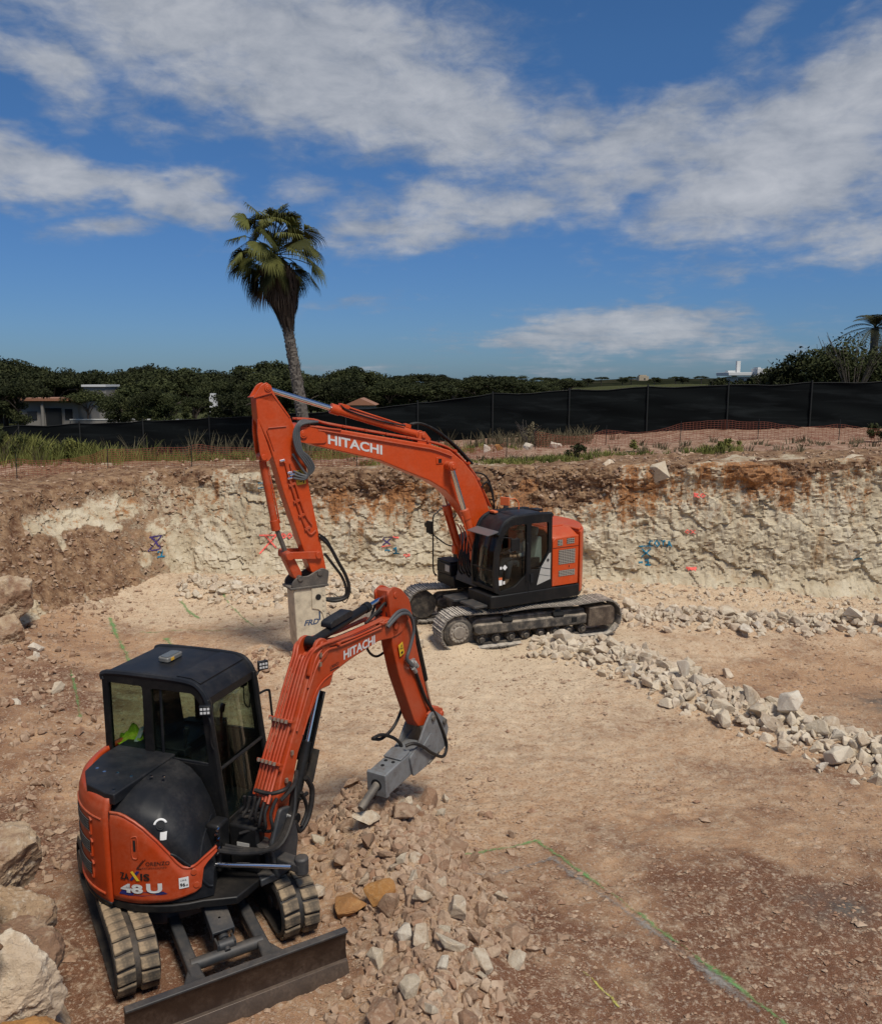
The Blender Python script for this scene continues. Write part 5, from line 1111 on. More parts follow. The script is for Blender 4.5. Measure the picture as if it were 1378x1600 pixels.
    g = MB(); g.box((-.915, .40, 2.03), (.006, .72, .73)); g.build('rear_window', 'glassc', rb)
    g = MB(); g.box((-.2, .40, .93), (1.1, .82, .05)); g.box((-.52, .40, 1.31), (.80, .83, .36)); g.box((-.72, .4, 1.545), (.38, .83, .10)); g.build('cab_floor', 'hood', T, bevel=.01)
    s = MB(); s.prism(rounded([(-.55, 1.42), (-.05, 1.42), (-.0, 1.5), (-.06, 1.56), (-.42, 1.56), (-.50, 2.14), (-.60, 2.16), (-.66, 1.55)], .06), .16, .64); s.prism(rounded([(-.62, 2.10), (-.52, 2.10), (-.55, 2.28), (-.63, 2.28)], .03), .26, .54); st = s.build('operator_seat', 'seat', T, bevel=.05, seg=3)
    s = MB(); s.box((-.25, .06, 1.60), (.5, .12, .28)); s.box((-.25, .74, 1.60), (.5, .12, .28)); s.tube([(-.04, .06, 1.7), (-.02, .06, 1.9)], .018); s.tube([(-.04, .74, 1.7), (-.02, .74, 1.9)], .018); s.cyl((-.02, .06, 1.88), (-.0, .06, 1.97), .03, n=10); s.cyl((-.02, .74, 1.88), (-.0, .74, 1.97), .03, n=10); s.build('armrest_console', 'hood', st, bevel=.02)
    s = MB(); s.tube([(.18, .30, .95), (.24, .30, 1.30), (.28, .30, 1.5)], .012); s.tube([(.18, .5, .95), (.24, .5, 1.30), (.28, .5, 1.5)], .012); s.box((.25, .02, 1.72), (.06, .12, .16)); s.build('travel_levers', 'hood', T, bevel=.004)
    # work lights, mirror, handle
    for (c_, nm) in (((.36, -.13, 2.28), 0), ((.40, .95, 2.40), 1)):
        rot = Matrix.Rotation(R(-62 if nm == 0 else -40), 3, 'Z')
        x = MB(); x.box(c_, (.05, .115, .10), rot); x.box(Vector(c_) + rot @ Vector((-.035, 0, 0)), (.03, .09, .08), rot); x.tube([Vector(c_) + rot @ Vector((-.04, 0, -.02)), Vector((.36, VR if nm == 0 else VL, 2.20 if nm == 0 else 2.30))], .012, smooth=False); lt = x.build('work_light', 'hood', T, bevel=.012)
        x = MB()
        for a in (-.034, 0, .034):
            for b in (-.02, .02): x.box(Vector(c_) + rot @ Vector((.027, a, b)), (.004, .024, .024), rot)
        x.build('led_lens', 'lamp', lt)
    x = MB(); x.tube([(.37, -.10, 2.22), (.42, -.12, 2.12), (.40, -.11, 1.95), (.42, -.10, 1.86)], .008); x.build('lamp_cable', 'hose', T)
    x = MB(); x.tube([(.37, .90, 2.08), (.42, 1.0, 2.09), (.44, 1.02, 2.0), (.47, 1.02, 1.4), (.44, .92, 1.36)], .014); x.build('grab_handle', 'black', T)
    x = MB(); x.tube([(.30, .70, 2.30), (.31, .68, 2.2), (.33, .66, 2.05), (.335, .74, 1.98), (.32, .80, 2.1)], .008); x.box((.29, .72, 2.28), (.03, .1, .12)); x.build('interior_mirror', 'black', T, bevel=.01)
    # front controls, valve block, swing bracket
    x = MB(); x.box((.80, -.02, .90), (.34, .40, .5)); x.box((.62, .3, .82), (.5, .9, .32)); x.box((.60, -.36, 1.0), (.16, .20, .50)); x.build('valve_block', 'black', T, bevel=.03)
    x = MB(); x.box((.80, -.225, .93), (.14, .006, .08)); x.build('data_plate', 'silver', T)
    x = MB()
    for i in range(6): x.cyl((.66 + .02 * (i % 2), -.46, .98 + .05 * i), (.67 + .02 * (i % 2), -.50, .98 + .05 * i), .015, n=8)
    for i in range(5): x.cyl((.92 + .03 * i, -.1 + .05 * i, 1.16), (.93 + .03 * i, -.1 + .05 * i, 1.22), .016, n=8)
    x.build('hose_fitting', 'chrome', T)
    x = MB(); x.cyl((.50, -.50, .845), (1.34, -.24, .825), .025, n=18); x.build('swing_rod', 'chrome', T)
    x = MB(); x.cyl((.05, -.64, .855), (.52, -.494, .845), .048, n=16); x.build('swing_cylinder', 'black', T)
    PIV = Matrix.Translation((1.0, 0, 0)) @ Matrix.Rotation(R(61 + 18), 4, 'Z')
    x = MB(PIV)
    x.prism([(-.30, -.10), (-.12, -.16), (.16, -.16), (.22, 0), (.16, .16), (-.12, .16)], .58, .66, 'z'); x.prism([(-.30, -.10), (-.12, -.16), (.16, -.16), (.22, 0), (.16, .16), (-.12, .16)], .92, .98, 'z')
    x.cyl((-.02, 0, .56), (-.02, 0, 1.0), .09, n=20)
    for vv in (-.17, .12): x.prism(rounded([(-.14, .60), (.16, .60), (.22, .90), (.12, 1.28), (-.05, 1.32), (-.20, 1.0)], .05), vv, vv + .05)
    sw = x.build('swing_bracket', 'dark', T, bevel=.015)
    x = MB(PIV); x.box((-.08, -.32, .80), (.14, .30, .10)); x.cyl((-.08, -.44, .72), (-.08, -.44, .90), .07, n=16); x.build('swing_lug', 'dark', sw, bevel=.02)
    # ---------------- boom (its own plane, swung to the left)
    B = PIV
    x = MB(B); out = [(-.10, .98), (-.02, .90), (.10, .96), (.17, 1.30), (.33, 1.75), (.52, 2.05), (.72, 2.30), (.90, 2.29), (.97, 2.415), (1.26, 2.465), (1.86, 2.52), (2.16, 2.475), (2.30, 2.50), (2.34, 2.62), (2.22, 2.735), (2.0, 2.745), (1.86, 2.70), (1.27, 2.71), (.98, 2.76), (.80, 2.74), (.64, 2.66), (.50, 2.44), (.31, 2.06), (.06, 1.62), (-.06, 1.30)]
    x.prism(out, -.105, .105); boom = x.build('boom', 'orange_shaded', T, bevel=.014)
    for vv in (-.125, .085):
        x = MB(B); x.prism(rounded([(.50, 2.50), (.58, 2.72), (.66, 2.86), (.78, 2.87), (.90, 2.76), (.84, 2.66)], .05), vv, vv + .04); pin(x, .74, 2.80, vv - .015, vv + .055, .035); x.build('cylinder_ear', 'orange_shaded', boom, bevel=.005)
    x = MB(B); lettering(x, 'HITACHI', (1.15, -.1075, 2.505), (1, 0, .02), (.0, 0, 1), .63, .105, .035); x.build('lettering', 'letter', boom)
    x = MB(B); lettering(x, 'LORENZO', (.90, -.1075, 2.475), (1, 0, .05), (0, 0, 1), .16, .035, .01); x.box((.98, -.1075, 2.458), (.16, .002, .012)); x.build('dealer_lettering', 'blacklet', boom)
    x = MB(B)      # steel pipes on the back of the boom
    back = [(.02, 1.60), (.12, 1.80), (.28, 2.08), (.47, 2.44), (.60, 2.66)]
    for k, vv in enumerate((.115, .075, .035, -.01, -.05, -.09)):
        up = [(u_ - .045, vv, z_ + .03) for u_, z_ in back]
        end = [(.66, vv + (.03 if vv > 0 else -.05), 2.80), (.95, vv + (.03 if vv > 0 else -.045), 2.79), (1.3, vv * 1.1, 2.755), (1.95, vv * 1.1, 2.755)] if k in (0, 1, 4, 5) else [(.60, vv, 2.70)]
        x.tube([(-.08 - .02 * k, vv * 1.3, 1.42)] + up + end, .0155, n=7, sub=4)
    x.tube([(.50, -.118, 2.40), (.62, -.122, 2.66), (.78, -.122, 2.765), (.98, -.12, 2.745), (1.4, -.12, 2.715), (1.95, -.12, 2.715), (2.1, -.12, 2.72)], .013, n=7); x.tube([(.30, -.118, 2.0), (.55, -.12, 2.44), (.68, -.12, 2.62), (.84, -.12, 2.71), (1.1, -.12, 2.69), (1.9, -.12, 2.675)], .012, n=7)
    x.tube([(.40, -.112, 1.92), (.60, -.112, 2.26), (.75, -.112, 2.38), (.92, -.112, 2.42)], .008, n=6); x.build('hydraulic_pipes', 'orange_shaded', boom)
    for u_, z_ in ((.06, 1.72), (.26, 2.10)): x = MB(B); x.box((u_ - .045, .01, z_ + .03), (.03, .30, .06), Matrix.Rotation(R(-60), 3, 'Y')); x.build('pipe_clamp', 'orange_shaded', boom, bevel=.005)
    for u_ in (1.02, 1.9): x = MB(B); x.box((u_, -.02, 2.735), (.05, .27, .03)); x.build('pipe_clamp', 'orange_shaded', boom, bevel=.005)
    x = MB(B)
    for vv in (.11, .06, .01, -.04, -.09):
        for u_, z_ in ((.02, 1.76), (.22, 2.13)): x.cyl((u_ - .06, vv, z_), (u_ - .05, vv, z_ + .03), .0175, n=8)
    for p in ((.70, -.135, 2.70), (.69, -.135, 2.60), (2.0, -.132, 2.69), (.21, -.12, 1.80), (.1, -.13, 1.55)): x.box(p, (.03, .022, .045))
    x.build('pipe_fitting', plain('pale_zinc', (.34, .26, .19), .45, .5), boom)
    # cylinders
    a, b, c = Vector((.74, 0, 2.81)), Vector((1.79, 0, 2.945)), Vector((2.24, 0, 3.0))
    x = MB(B); x.cyl(a, b, .052, n=20); x.cyl(b - (b - a) * .06, b + (b - a) * .015, .062, n=20); x.cyl(a + Vector((0, -.07, 0)), a + Vector((0, .07, 0)), .06, n=16); ac = x.build('arm_cylinder', 'black', T, bevel=.004)
    x = MB(B); x.cyl(b, c, .028, n=16); x.build('piston_rod', 'chrome', ac)
    x = MB(B); x.prism(rounded([(.98, 2.90), (1.40, 2.945), (1.40, 3.0), (1.36, 3.02), (1.02, 2.98), (.98, 2.96)], .02), -.07, .07); x.build('cylinder_cover', 'hood', ac, bevel=.006)
    a, b, c = Vector((.30, -.0, 1.02)), Vector((.62, 0, 1.74)), Vector((.84, 0, 2.28)); dr = (c - a).normalized(); pr = Vector((dr.z, 0, -dr.x))
    x = MB(B); x.cyl(a, b, .06, n=20); x.cyl(a + Vector((0, -.09, 0)), a + Vector((0, .09, 0)), .06, n=16); bc = x.build('boom_cylinder', 'black', T, bevel=.004)
    x = MB(B); x.cyl(b, c, .032, n=16); x.build('piston_rod', 'chrome', bc)
    x = MB(B)
    vs = []; fs = []
    for i, t in enumerate(np.linspace(.42, .97, 8)):
        p = a + (c - a) * t
        for k in range(9):
            an = R(-95 + 190 * k / 8); vs.append(p + pr * (.075 * math.cos(an)) + Vector((0, .085 * math.sin(an), 0)))
    for i in range(7):
        for k in range(8): fs.append((i * 9 + k, i * 9 + k + 1, i * 9 + k + 10, i * 9 + k + 9))
    x.add(vs, fs); x.build('rod_guard', 'black', bc, solid=.008)
    x = MB(B); x.box(a + (c - a) * .40 + pr * .12, (.34, .20, .012), Matrix.Rotation(R(-68), 3, 'Y')); x.build('mud_flap', 'rubber', bc)
    # arm
    x = MB(B); out = [(2.10, 3.08), (2.20, 3.09), (2.36, 3.03), (2.54, 2.87), (2.66, 2.68), (2.73, 2.46), (2.76, 2.24), (2.97, 1.66), (3.13, 1.18), (3.10, 1.08), (2.96, 1.05), (2.80, 1.10), (2.70, 1.22), (2.34, 1.95), (2.20, 2.36), (2.17, 2.62), (2.11, 2.86)]
    x.prism(out, -.085, .085); arm = x.build('arm', 'orange_shaded', T, bevel=.012)
    for vv in (-.105, .075):
        x = MB(B); x.prism(rounded([(2.07, 3.06), (2.22, 3.11), (2.38, 3.04), (2.56, 2.88), (2.62, 2.70), (2.40, 2.5), (2.19, 2.48), (2.14, 2.7)], .05), vv, vv + .03); pin(x, 2.24, 3.0, vv - .01, vv + .04, .04); pin(x, 2.24, 2.61, vv - .012, vv + .042, .045); x.build('arm_plate', 'orange_shaded', arm, bevel=.004)
    x = MB(B); x.box((2.36, -.107, 2.28), (.10, .004, .16), Matrix.Rotation(R(-14), 3, 'Y')); ys = x.build('warning_sticker', 'yellow', arm)
    x = MB(B); x.plate([(2.32, 2.29), (2.395, 2.275), (2.365, 2.345)], [[(2.335, 2.296), (2.38, 2.287), (2.362, 2.329)]], -.1105, -.1095); x.box((2.372, -.11, 2.235), (.05, .001, .03), Matrix.Rotation(R(-14), 3, 'Y')); x.build('sticker_print', 'blacklet', ys)
    a, b, c = Vector((2.80, 0, 2.52)), Vector((3.12, 0, 1.62)), Vector((3.30, 0, 1.12))
    x = MB(B); x.cyl(a, b, .045, n=18); x.cyl(a + Vector((0, -.06, 0)), a + Vector((0, .06, 0)), .05, n=14); bc = x.build('bucket_cylinder', 'black', T, bevel=.004)
    x = MB(B); x.cyl(b, c, .024, n=14); x.build('piston_rod', 'chrome', bc)
    x = MB(B)
    for vv in (-.13, .10): x.prism(rounded([(2.98, 1.20), (3.06, 1.14), (3.30, 1.02), (3.40, 1.06), (3.38, 1.16), (3.28, 1.20), (3.1, 1.27)], .03), vv, vv + .03)
    x.build('bucket_link', 'orange_d', T, bevel=.005)
    x = MB(B); x.prism(rounded([(3.24, 1.16), (3.36, 1.19), (3.50, 1.04), (3.46, .92), (3.36, .92)], .04), -.075, .075); pin(x, 3.33, 1.10, -.16, .16, .04); pin(x, 3.04, 1.16, -.14, .14, .045); x.build('link_end', 'orange_shaded', T, bevel=.015)
    x = MB(B)
    for k, (o, vv) in enumerate(((0, -.13), (.035, -.15))):
        x.tube([(2.02 - o, vv, 2.70 - o), (2.25, vv - .02, 2.80 - o), (2.48, vv - .02, 2.72 - o), (2.60 - o, vv - .015, 2.48), (2.52 - o, vv - .01, 2.28), (2.46 - o, vv, 2.14), (2.56, vv, 2.04 - o)], .021, n=8)
    x.build('loop_hoses', 'greyhose', arm)
    x = MB(B)
    for p in ((2.60, -.12, 2.05), (2.66, -.12, 2.02), (2.62, -.12, 1.96)): x.cyl(p, (p[0] + .06, -.12, p[2] - .07), .03, n=10)
    x.box((2.63, -.10, 2.02), (.10, .03, .10)); x.build('hose_block', plain('zinc_block', (.35, .35, .34), .45, .5), arm)
    x = MB(B); x.tube([(2.0, .02, 2.78), (2.12, .03, 2.80), (2.18, .03, 2.9), (2.14, .04, 2.7), (2.06, .03, 2.55)], .02); x.tube([(1.7, -.03, 2.77), (1.95, -.04, 2.86), (2.1, -.05, 2.92), (2.15, -.04, 2.75)], .018); x.tube([(1.95, .06, 2.77), (2.08, .05, 2.95), (2.16, .03, 2.8)], .016); x.build('elbow_hoses', 'hose', boom)
    x = MB(B); x.tube([(2.66, -.115, 1.95), (2.78, -.115, 1.72), (2.95, -.12, 1.42), (3.14, -.15, 1.15), (3.32, -.17, .84), (3.40, -.18, .62), (3.27, -.20, .52), (2.98, -.20, .68), (2.72, -.20, .88), (2.55, -.16, .98), (2.46, -.10, .97)], .022, n=8)
    x.tube([(1.9, .12, 2.46), (2.02, .14, 2.3), (2.18, .14, 2.2), (2.34, .12, 2.22)], .016, n=7)
    x.tube([(2.72, .11, 1.50), (2.74, .13, 1.32), (2.58, .16, 1.12), (2.34, .18, 1.06), (2.20, .20, 1.10), (2.14, .18, 1.14), (2.28, .14, 1.14), (2.48, .10, 1.03), (2.60, .08, .92), (2.62, .06, .86)], .022, n=8); x.build('breaker_hose', 'hose', arm)
    # breaker
    P0, P1 = Vector((3.22, 0, .75)), Vector((1.95, 0, .655)); ax = (P1 - P0).normalized(); nn = Vector((-ax.z, 0, ax.x));
    if nn.z < 0: nn = -nn
    def bp(t, w): p = P0 + ax * t + nn * w; return (p.x, p.z)
    L = (P1 - P0).length
    x = MB(B); x.prism([bp(.38, .16), bp(L - .06, .15), bp(L, .12), bp(L, -.12), bp(L - .06, -.15), bp(.18, -.16), bp(.10, -.10), bp(.18, .05)], -.128, .128); bk = x.build('hydraulic_breaker', 'greybrk', T, bevel=.014)
    for vv in (-.158, .128):
        x = MB(B); x.prism(rounded([(3.0, 1.22), (3.12, 1.22), (3.42, 1.0), (3.50, .84), (3.40, .60), bp(.24, -.20), bp(.68, -.175), bp(.74, .12), bp(.52, .19), (2.86, 1.10)], .04), vv, vv + .03); x.build('side_plate', 'greybrk', bk, bevel=.005)
        x = MB(B); x.prism(rounded([bp(.50, .10), bp(.22, .22), bp(.12, .16), bp(.22, .06)], .02), vv - .012, vv + .042); x.build('bracket_rib', 'greybrk', bk, bevel=.005)
    x = MB(B); x.prism([bp(.02, -.13), bp(.30, -.17), bp(.30, -.20), bp(.0, -.17)], -.17, .17); x.build('bracket', 'steel', bk, bevel=.005)
    for pu, pz in ((3.05, 1.14), (3.36, .98)): x = MB(B); pin(x, pu, pz, -.19, .19, .04); x.build('bracket_pin', 'steel', bk, bevel=.005)
    x = MB(B); x.prism([bp(.70, .162), bp(.92, .162), bp(.92, .18), bp(.70, .20)], -.13, .13); x.prism([bp(L - .02, .165), bp(L + .02, .15), bp(L + .02, -.15), bp(L - .06, -.165)], -.138, .138); x.build('front_collar', 'greybrk', bk, bevel=.006)
    x = MB(B)
    for t, v in ((L - .30, -.05), (L - .30, .06), (L - .18, .03)):
        p = P0 + ax * t + nn * .153 + Vector((0, v, 0)); x.cyl(p, p + nn * .006, .024, n=12)
    p = P0 + ax * (L + .018); x.cyl(p, p + ax * .006, .075, n=18); x.build('hole', 'hole', bk)
    tip = Vector((1.50, 0, .47)); x = MB(B); dirc = ((tip - P1)).normalized(); x.cyl(P1 - dirc * .1, P1 + dirc * .32, .05, n=16); x.cyl(P1 + dirc * .32, P1 + dirc * .40, .05, .042, n=16); x.build('chisel', 'steel', bk)
    # hoses round the boom foot
    x = MB(); Bi = PIV
    def bw(u_, v_, z_): return tuple(Bi @ Vector((u_, v_, z_)))
    for k in range(7):
        vv = -.12 + .04 * k
        x.tube([(.78 + .02 * k, -.25 + .03 * k, 1.08), (.92 + .01 * k, -.20 + .04 * k, 1.12 + .02 * k), bw(-.22 - .02 * (k % 3), vv * 1.6, 1.18 + .015 * k), bw(-.20 - .02 * (k % 2), vv * 1.4, 1.34), bw(-.09 - .02 * k, vv * 1.3, 1.45)], .0165, n=8)
    for k in range(3): x.tube([(.70, -.50 + .05 * k, 1.02), (.92, -.36 + .03 * k, .96), bw(-.18, -.20 - .02 * k, 1.0), bw(.06, -.19 - .02 * k, 1.20), bw(.20, -.16, 1.46)], .024, n=8)
    x.tube([bw(.15, -.13, 1.50), bw(-.02, -.2, 1.52), bw(-.12, -.1, 1.5), bw(-.14, .08, 1.5)], .022); x.tube([bw(.26, -.13, 1.58), bw(.10, -.22, 1.52), bw(-.06, -.18, 1.42)], .022)
    x.tube([bw(.45, -.1, 1.42), bw(.52, -.12, 1.25), bw(.45, -.12, 1.0), bw(.30, -.12, .90), bw(.24, -.1, 1.02)], .03); x.tube([bw(.32, -.14, 1.32), bw(.40, -.14, 1.1), bw(.30, -.14, .96)], .02); x.tube([bw(.46, -.1, 1.24), bw(.30, -.12, 1.25)], .022)
    x.build('boom_hoses', 'hose', T)
    x = MB(B); x.box((.06, -.19, 1.18), (.05, .06, .08)); x.build('hose_clip', 'silver', T)
build_mini()

# ================================================================== ROCKS
def rock_mat(name, a, b_, c_, rnd=True, dirt=(.20, .10, .055), dirt_amt=.5):
    m, nt, b = new_mat(name); t = NT(nt); c = t.coord('Object')
    n1 = t.noise(c, 1.6, 6, .65, .3); n2 = t.noise(c, 7, 5, .65); n3 = t.noise(c, 30, 4, .6)
    oi = nt.nodes.new('ShaderNodeObjectInfo'); rv = oi.outputs['Random'] if rnd else t.attr('tint').outputs['Fac']
    base = t.mix(t.ramp(t.m('ADD', t.m('MULTIPLY', n1, .45), t.m('MULTIPLY', rv, .75)), .25, .95), a, b_)
    base = t.mix(t.m('MULTIPLY', t.ramp(n2, .5, .7), .6), base, c_)
    base = t.mix(t.m('MULTIPLY', t.ramp(n3, .47, .35), .35), base, tuple(x * .55 for x in a))
    d = t.m('MULTIPLY', t.ramp(t.m('ADD', n1, t.m('MULTIPLY', rv, .3)), .6, .78), dirt_amt)
    t.link(t.mix(d, base, dirt), b.inputs['Base Color']); b.inputs['Roughness'].default_value = .93; b.inputs['Specular IOR Level'].default_value = .18
    n6 = t.noise(c, 75, 3, .6); t.link(t.bump(n6, .45, .006, t.bump(n3, .6, .016, t.bump(n2, .45, .04))), b.inputs['Normal']); return m
RM = dict(pale=rock_mat('pale_limestone', (.52, .43, .31), (.70, .61, .475), (.74, .67, .55), True, (.36, .23, .13), .55),
          brown=rock_mat('brown_limestone', (.31, .185, .115), (.50, .375, .26), (.58, .47, .35), True, (.20, .095, .05), .65),
          orange=rock_mat('orange_stained_rock', (.40, .19, .06), (.50, .27, .10), (.55, .36, .18), True, (.22, .09, .04), .5),
          wht=rock_mat('white_limestone', (.62, .54, .42), (.74, .68, .57), (.66, .53, .39), True, (.25, .14, .08), .3),
          bank=rock_mat('earthy_boulder', (.36, .25, .155), (.52, .41, .28), (.64, .57, .46), True, (.17, .075, .04), .75),
          mixp=rock_mat('pale_rubble', (.50, .41, .295), (.70, .61, .475), (.74, .67, .55), False, (.28, .17, .1), .4),
          mixb=rock_mat('brown_rubble', (.30, .175, .11), (.54, .42, .30), (.62, .51, .38), False, (.20, .10, .055), .55))
def hull(seed, n, sc=(1, .8, .62), sub=0, amp=0., bevel=.05):
    r = random.Random(seed); bm = bmesh.new()
    for _ in range(n):
        v = Vector((r.gauss(0, 1), r.gauss(0, 1), r.gauss(0, 1))).normalized() * r.uniform(.72, 1.02); bm.verts.new((v.x * sc[0], v.y * sc[1], v.z * sc[2]))
    g = bmesh.ops.convex_hull(bm, input=bm.verts); bmesh.ops.delete(bm, geom=list({e for e in list(g['geom_interior']) + list(g['geom_unused']) if isinstance(e, bmesh.types.BMVert)}), context='VERTS')
    if bevel: bmesh.ops.bevel(bm, geom=list(bm.edges), offset=bevel * .8, offset_type='PERCENT' if False else 'OFFSET', segments=1, affect='EDGES', profile=.6, clamp_overlap=True)
    if sub:
        bmesh.ops.triangulate(bm, faces=bm.faces); bmesh.ops.subdivide_edges(bm, edges=bm.edges, cuts=sub, use_grid_fill=True)
        for v in bm.verts:
            p = v.co * 1.9 + Vector((seed * 3.1, 0, 0)); v.co += v.co.normalized() * amp * (mnoise.noise(p) + .5 * mnoise.noise(p * 2.3) + .3 * mnoise.noise(p * 5))
    bmesh.ops.recalc_face_normals(bm, faces=bm.faces); return bm
ROCKS = []
for i in range(14):
    bm = hull(100 + i, 10 + i % 6, (1, .62 + .3 * ((i * 37) % 10) / 10, .45 + .34 * ((i * 53) % 10) / 10), 1, .075, .05)
    me = bpy.data.meshes.new('rock'); bm.to_mesh(me); bm.free(); me.polygons.foreach_set('use_smooth', [False] * len(me.polygons)); me.materials.append(RM['pale']); ROCKS.append(me)
def in_machine(x, y, pad=.0):
    for (cx, cy, a, hu, hv) in ((-2.68, 8.22, -59.1, 1.42, 1.06), (1.625, 19.636, 199.8, 2.38, 1.6), (-1.85, 6.83, -59.1, .42, 1.12)):
        dx, dy = x - cx, y - cy; c, s = math.cos(R(a)), math.sin(R(a)); u, v = dx * c + dy * s, -dx * s + dy * c
        if abs(u) < hu + pad and abs(v) < hv + pad: return True
    return False
placed = []
def put_rock(x, y, r, mat, label, group, lift=.0, me=None, rot=None, name='rock'):
    o = bpy.data.objects.new(name, me or random.choice(ROCKS)); COL.objects.link(o)
    o.location = (x, y, drop(x, y) + lift); o.scale = (r * random.uniform(.8, 1.2), r * random.uniform(.8, 1.2), r * random.uniform(.8, 1.2))
    o.rotation_euler = rot or (random.uniform(-.7, .7), random.uniform(-.7, .7), random.uniform(0, 6.3))
    o.material_slots[0].link = 'OBJECT'; o.material_slots[0].material = RM[mat]
    tag(o, label, 'rock', group); placed.append((x, y, r)); return o
def along(path, t):
    P = [Vector(p) for p in path]; L = [0]
    for a, b in zip(P[:-1], P[1:]): L.append(L[-1] + (b - a).length)
    d = t * L[-1]
    for i in range(len(P) - 1):
        if d <= L[i + 1] + 1e-9:
            u = (d - L[i]) / (L[i + 1] - L[i]); return P[i].lerp(P[i + 1], u), (P[i + 1] - P[i]).normalized()
    return P[-1], (P[-1] - P[-2]).normalized()
def heap(path, n, spread, rmin, rmax, mats, label, group, lift=.55, pw=2.0, t0=0., t1=1., ends=(', at its far end', ', far half', ', middle', ', near half', ', at its near end')):
    k = 0; tries = 0
    while k < n and tries < n * 12:
        tries += 1
        p, d = along(path, t0 + (t1 - t0) * random.random()); off = random.gauss(0, spread); q = p + Vector((-d.y, d.x)) * off
        r = rmin + (rmax - rmin) * random.random() ** pw
        if in_machine(q.x, q.y, r * .5): continue
        if any((q.x - a) ** 2 + (q.y - b) ** 2 < (.55 * (r + c)) ** 2 for a, b, c in placed): continue
        tt = (p - Vector(path[0])).length / max(1e-6, (Vector(path[-1]) - Vector(path[0])).length); e = rmin + (rmax - rmin) * .35
        ml_ = random.choice(mats); lb = {'wht': 'chalky white ', 'pale': 'greyish cream ', 'brown': 'brown ', 'orange': 'orange '}[ml_] + ('large ' if r > e else 'small ') + label + (ends[0] if tt < .2 else ends[1] if tt < .4 else ends[2] if tt < .6 else ends[3] if tt < .8 else ends[4])
        put_rock(q.x, q.y, r, ml_, lb, group, r * random.uniform(.05, .45) * lift / .55); k += 1
def heap_stuff(name, label, paths, mat, per_m, spread, rmin, rmax, seed, lift=.25):
    r = np.random.default_rng(seed); V, F, Tn = [], [], []; nv = 0
    tpl = []
    for i in range(8):
        bm = hull(300 + i, 12, (1, .8, .62), 0, 0, .07); bmesh.ops.triangulate(bm, faces=bm.faces); bm.verts.index_update()
        tpl.append((np.array([v.co for v in bm.verts]), np.array([[v.index for v in f.verts] for f in bm.faces]))); bm.free()
    for path in paths:
        L = sum((Vector(b) - Vector(a)).length for a, b in zip(path[:-1], path[1:]))
        for _ in range(int(L * per_m)):
            p, d = along(path, r.random()); off = r.normal(0, spread); x, y = p.x - d.y * off, p.y + d.x * off
            s = rmin + (rmax - rmin) * r.random() ** 2.5
            if in_machine(x, y, 0): continue
            tv, tf = tpl[r.integers(8)]; a, b, c = r.uniform(0, 6.3, 3)
            Rm = np.array((Matrix.Rotation(a, 3, 'Z') @ Matrix.Rotation(b, 3, 'X') @ Matrix.Rotation(c, 3, 'Y')))
            z = float(gz(x, y)) + s * r.uniform(-.1, .5) * (lift / .25)
            V.append((tv * s) @ Rm.T + (x, y, z)); F.append(tf + nv); nv += len(tv); Tn.append(np.full(len(tv), r.random() ** .7))
    o = np_mesh(name, np.concatenate(V), np.concatenate(F), RM[mat], dict(tint=np.concatenate(Tn))); o['kind'] = 'stuff'; o['label'] = label; o['category'] = 'rubble'; return o
# single stones one can point to
put_rock(2.75, 17.85, .36, 'wht', 'big white angular block at the excavator end of the stone ridge', 'white rocks in the long ridge', .16)
put_rock(4.72, 15.35, .34, 'wht', 'tall pointed white slab standing up in the middle of the ridge', 'white rocks in the long ridge', .22, rot=(.3, 1.1, .4))
put_rock(6.0, 13.6, .40, 'wht', 'large pale block with a peaked top on the ridge near the right edge', 'white rocks in the long ridge', .24, rot=(.2, .9, 2.0))
put_rock(6.25, 12.25, .34, 'wht', 'large pale flat faced block at the near foot of the ridge', 'white rocks in the long ridge', .08)
put_rock(-.35, 7.35, .17, 'wht', 'rounded white stone lying on dark soil right of the dozer blade', 'stones beside the blade', .06)
put_rock(.02, 6.75, .13, 'wht', 'smooth white stone at the bottom edge right of the blade', 'stones beside the blade', .05)
put_rock(.42, 7.75, .17, 'brown', 'upright brownish stone at the edge of the heap above the smooth white one', 'stones beside the blade', .08, rot=(.2, 1.0, .3))
put_rock(.72, 7.15, .18, 'pale', 'flat pale slab tilted at the right end of the heap', 'stones beside the blade', .03, rot=(.25, -.2, 1.0))
put_rock(-.98, 8.02, .24, 'orange', 'bright orange stained rock against the front of the right rubber track', 'orange stained rocks by the track', .08)
put_rock(-.62, 8.05, .21, 'orange', 'orange flat topped rock a step right of the track', 'orange stained rocks by the track', .10, rot=(.2, .1, .5))
put_rock(-1.32, 7.32, .22, 'orange', 'orange rock slab lying under the blade arm by the right track', 'orange stained rocks by the track', -.02)
put_rock(-.45, 9.55, .22, 'brown', 'split brown slab leaning at the chisel tip', 'rocks by the small breaker', .10, rot=(.8, .2, .4))
put_rock(-.75, 9.75, .19, 'brown', 'dark brown broken stone left of the chisel tip', 'rocks by the small breaker', .08)
LR = (', at its left end', ', left half', ', middle', ', right half', ', at its right end')
heap(RIDGE1, 94, .34, .13, .34, ['pale', 'pale', 'wht'], 'rock in the long stone ridge', 'rocks of the long ridge', .8, 1.6, .12, .93)
heap(RIDGE1[:3], 22, .36, .13, .34, ['pale', 'wht'], 'rock heaped by the near track', 'rocks by the near track', .8, 1.6, ends=LR)
heap(RIDGE2, 32, .34, .15, .40, ['pale', 'pale', 'wht'], 'rock in the row below the back face', 'rocks of the back row', .7, 1.8, 0, .75, LR)
heap(RIDGE3, 24, .36, .13, .38, ['pale', 'wht'], 'rock in the row under the left back face', 'rocks of the left back row', ends=LR)
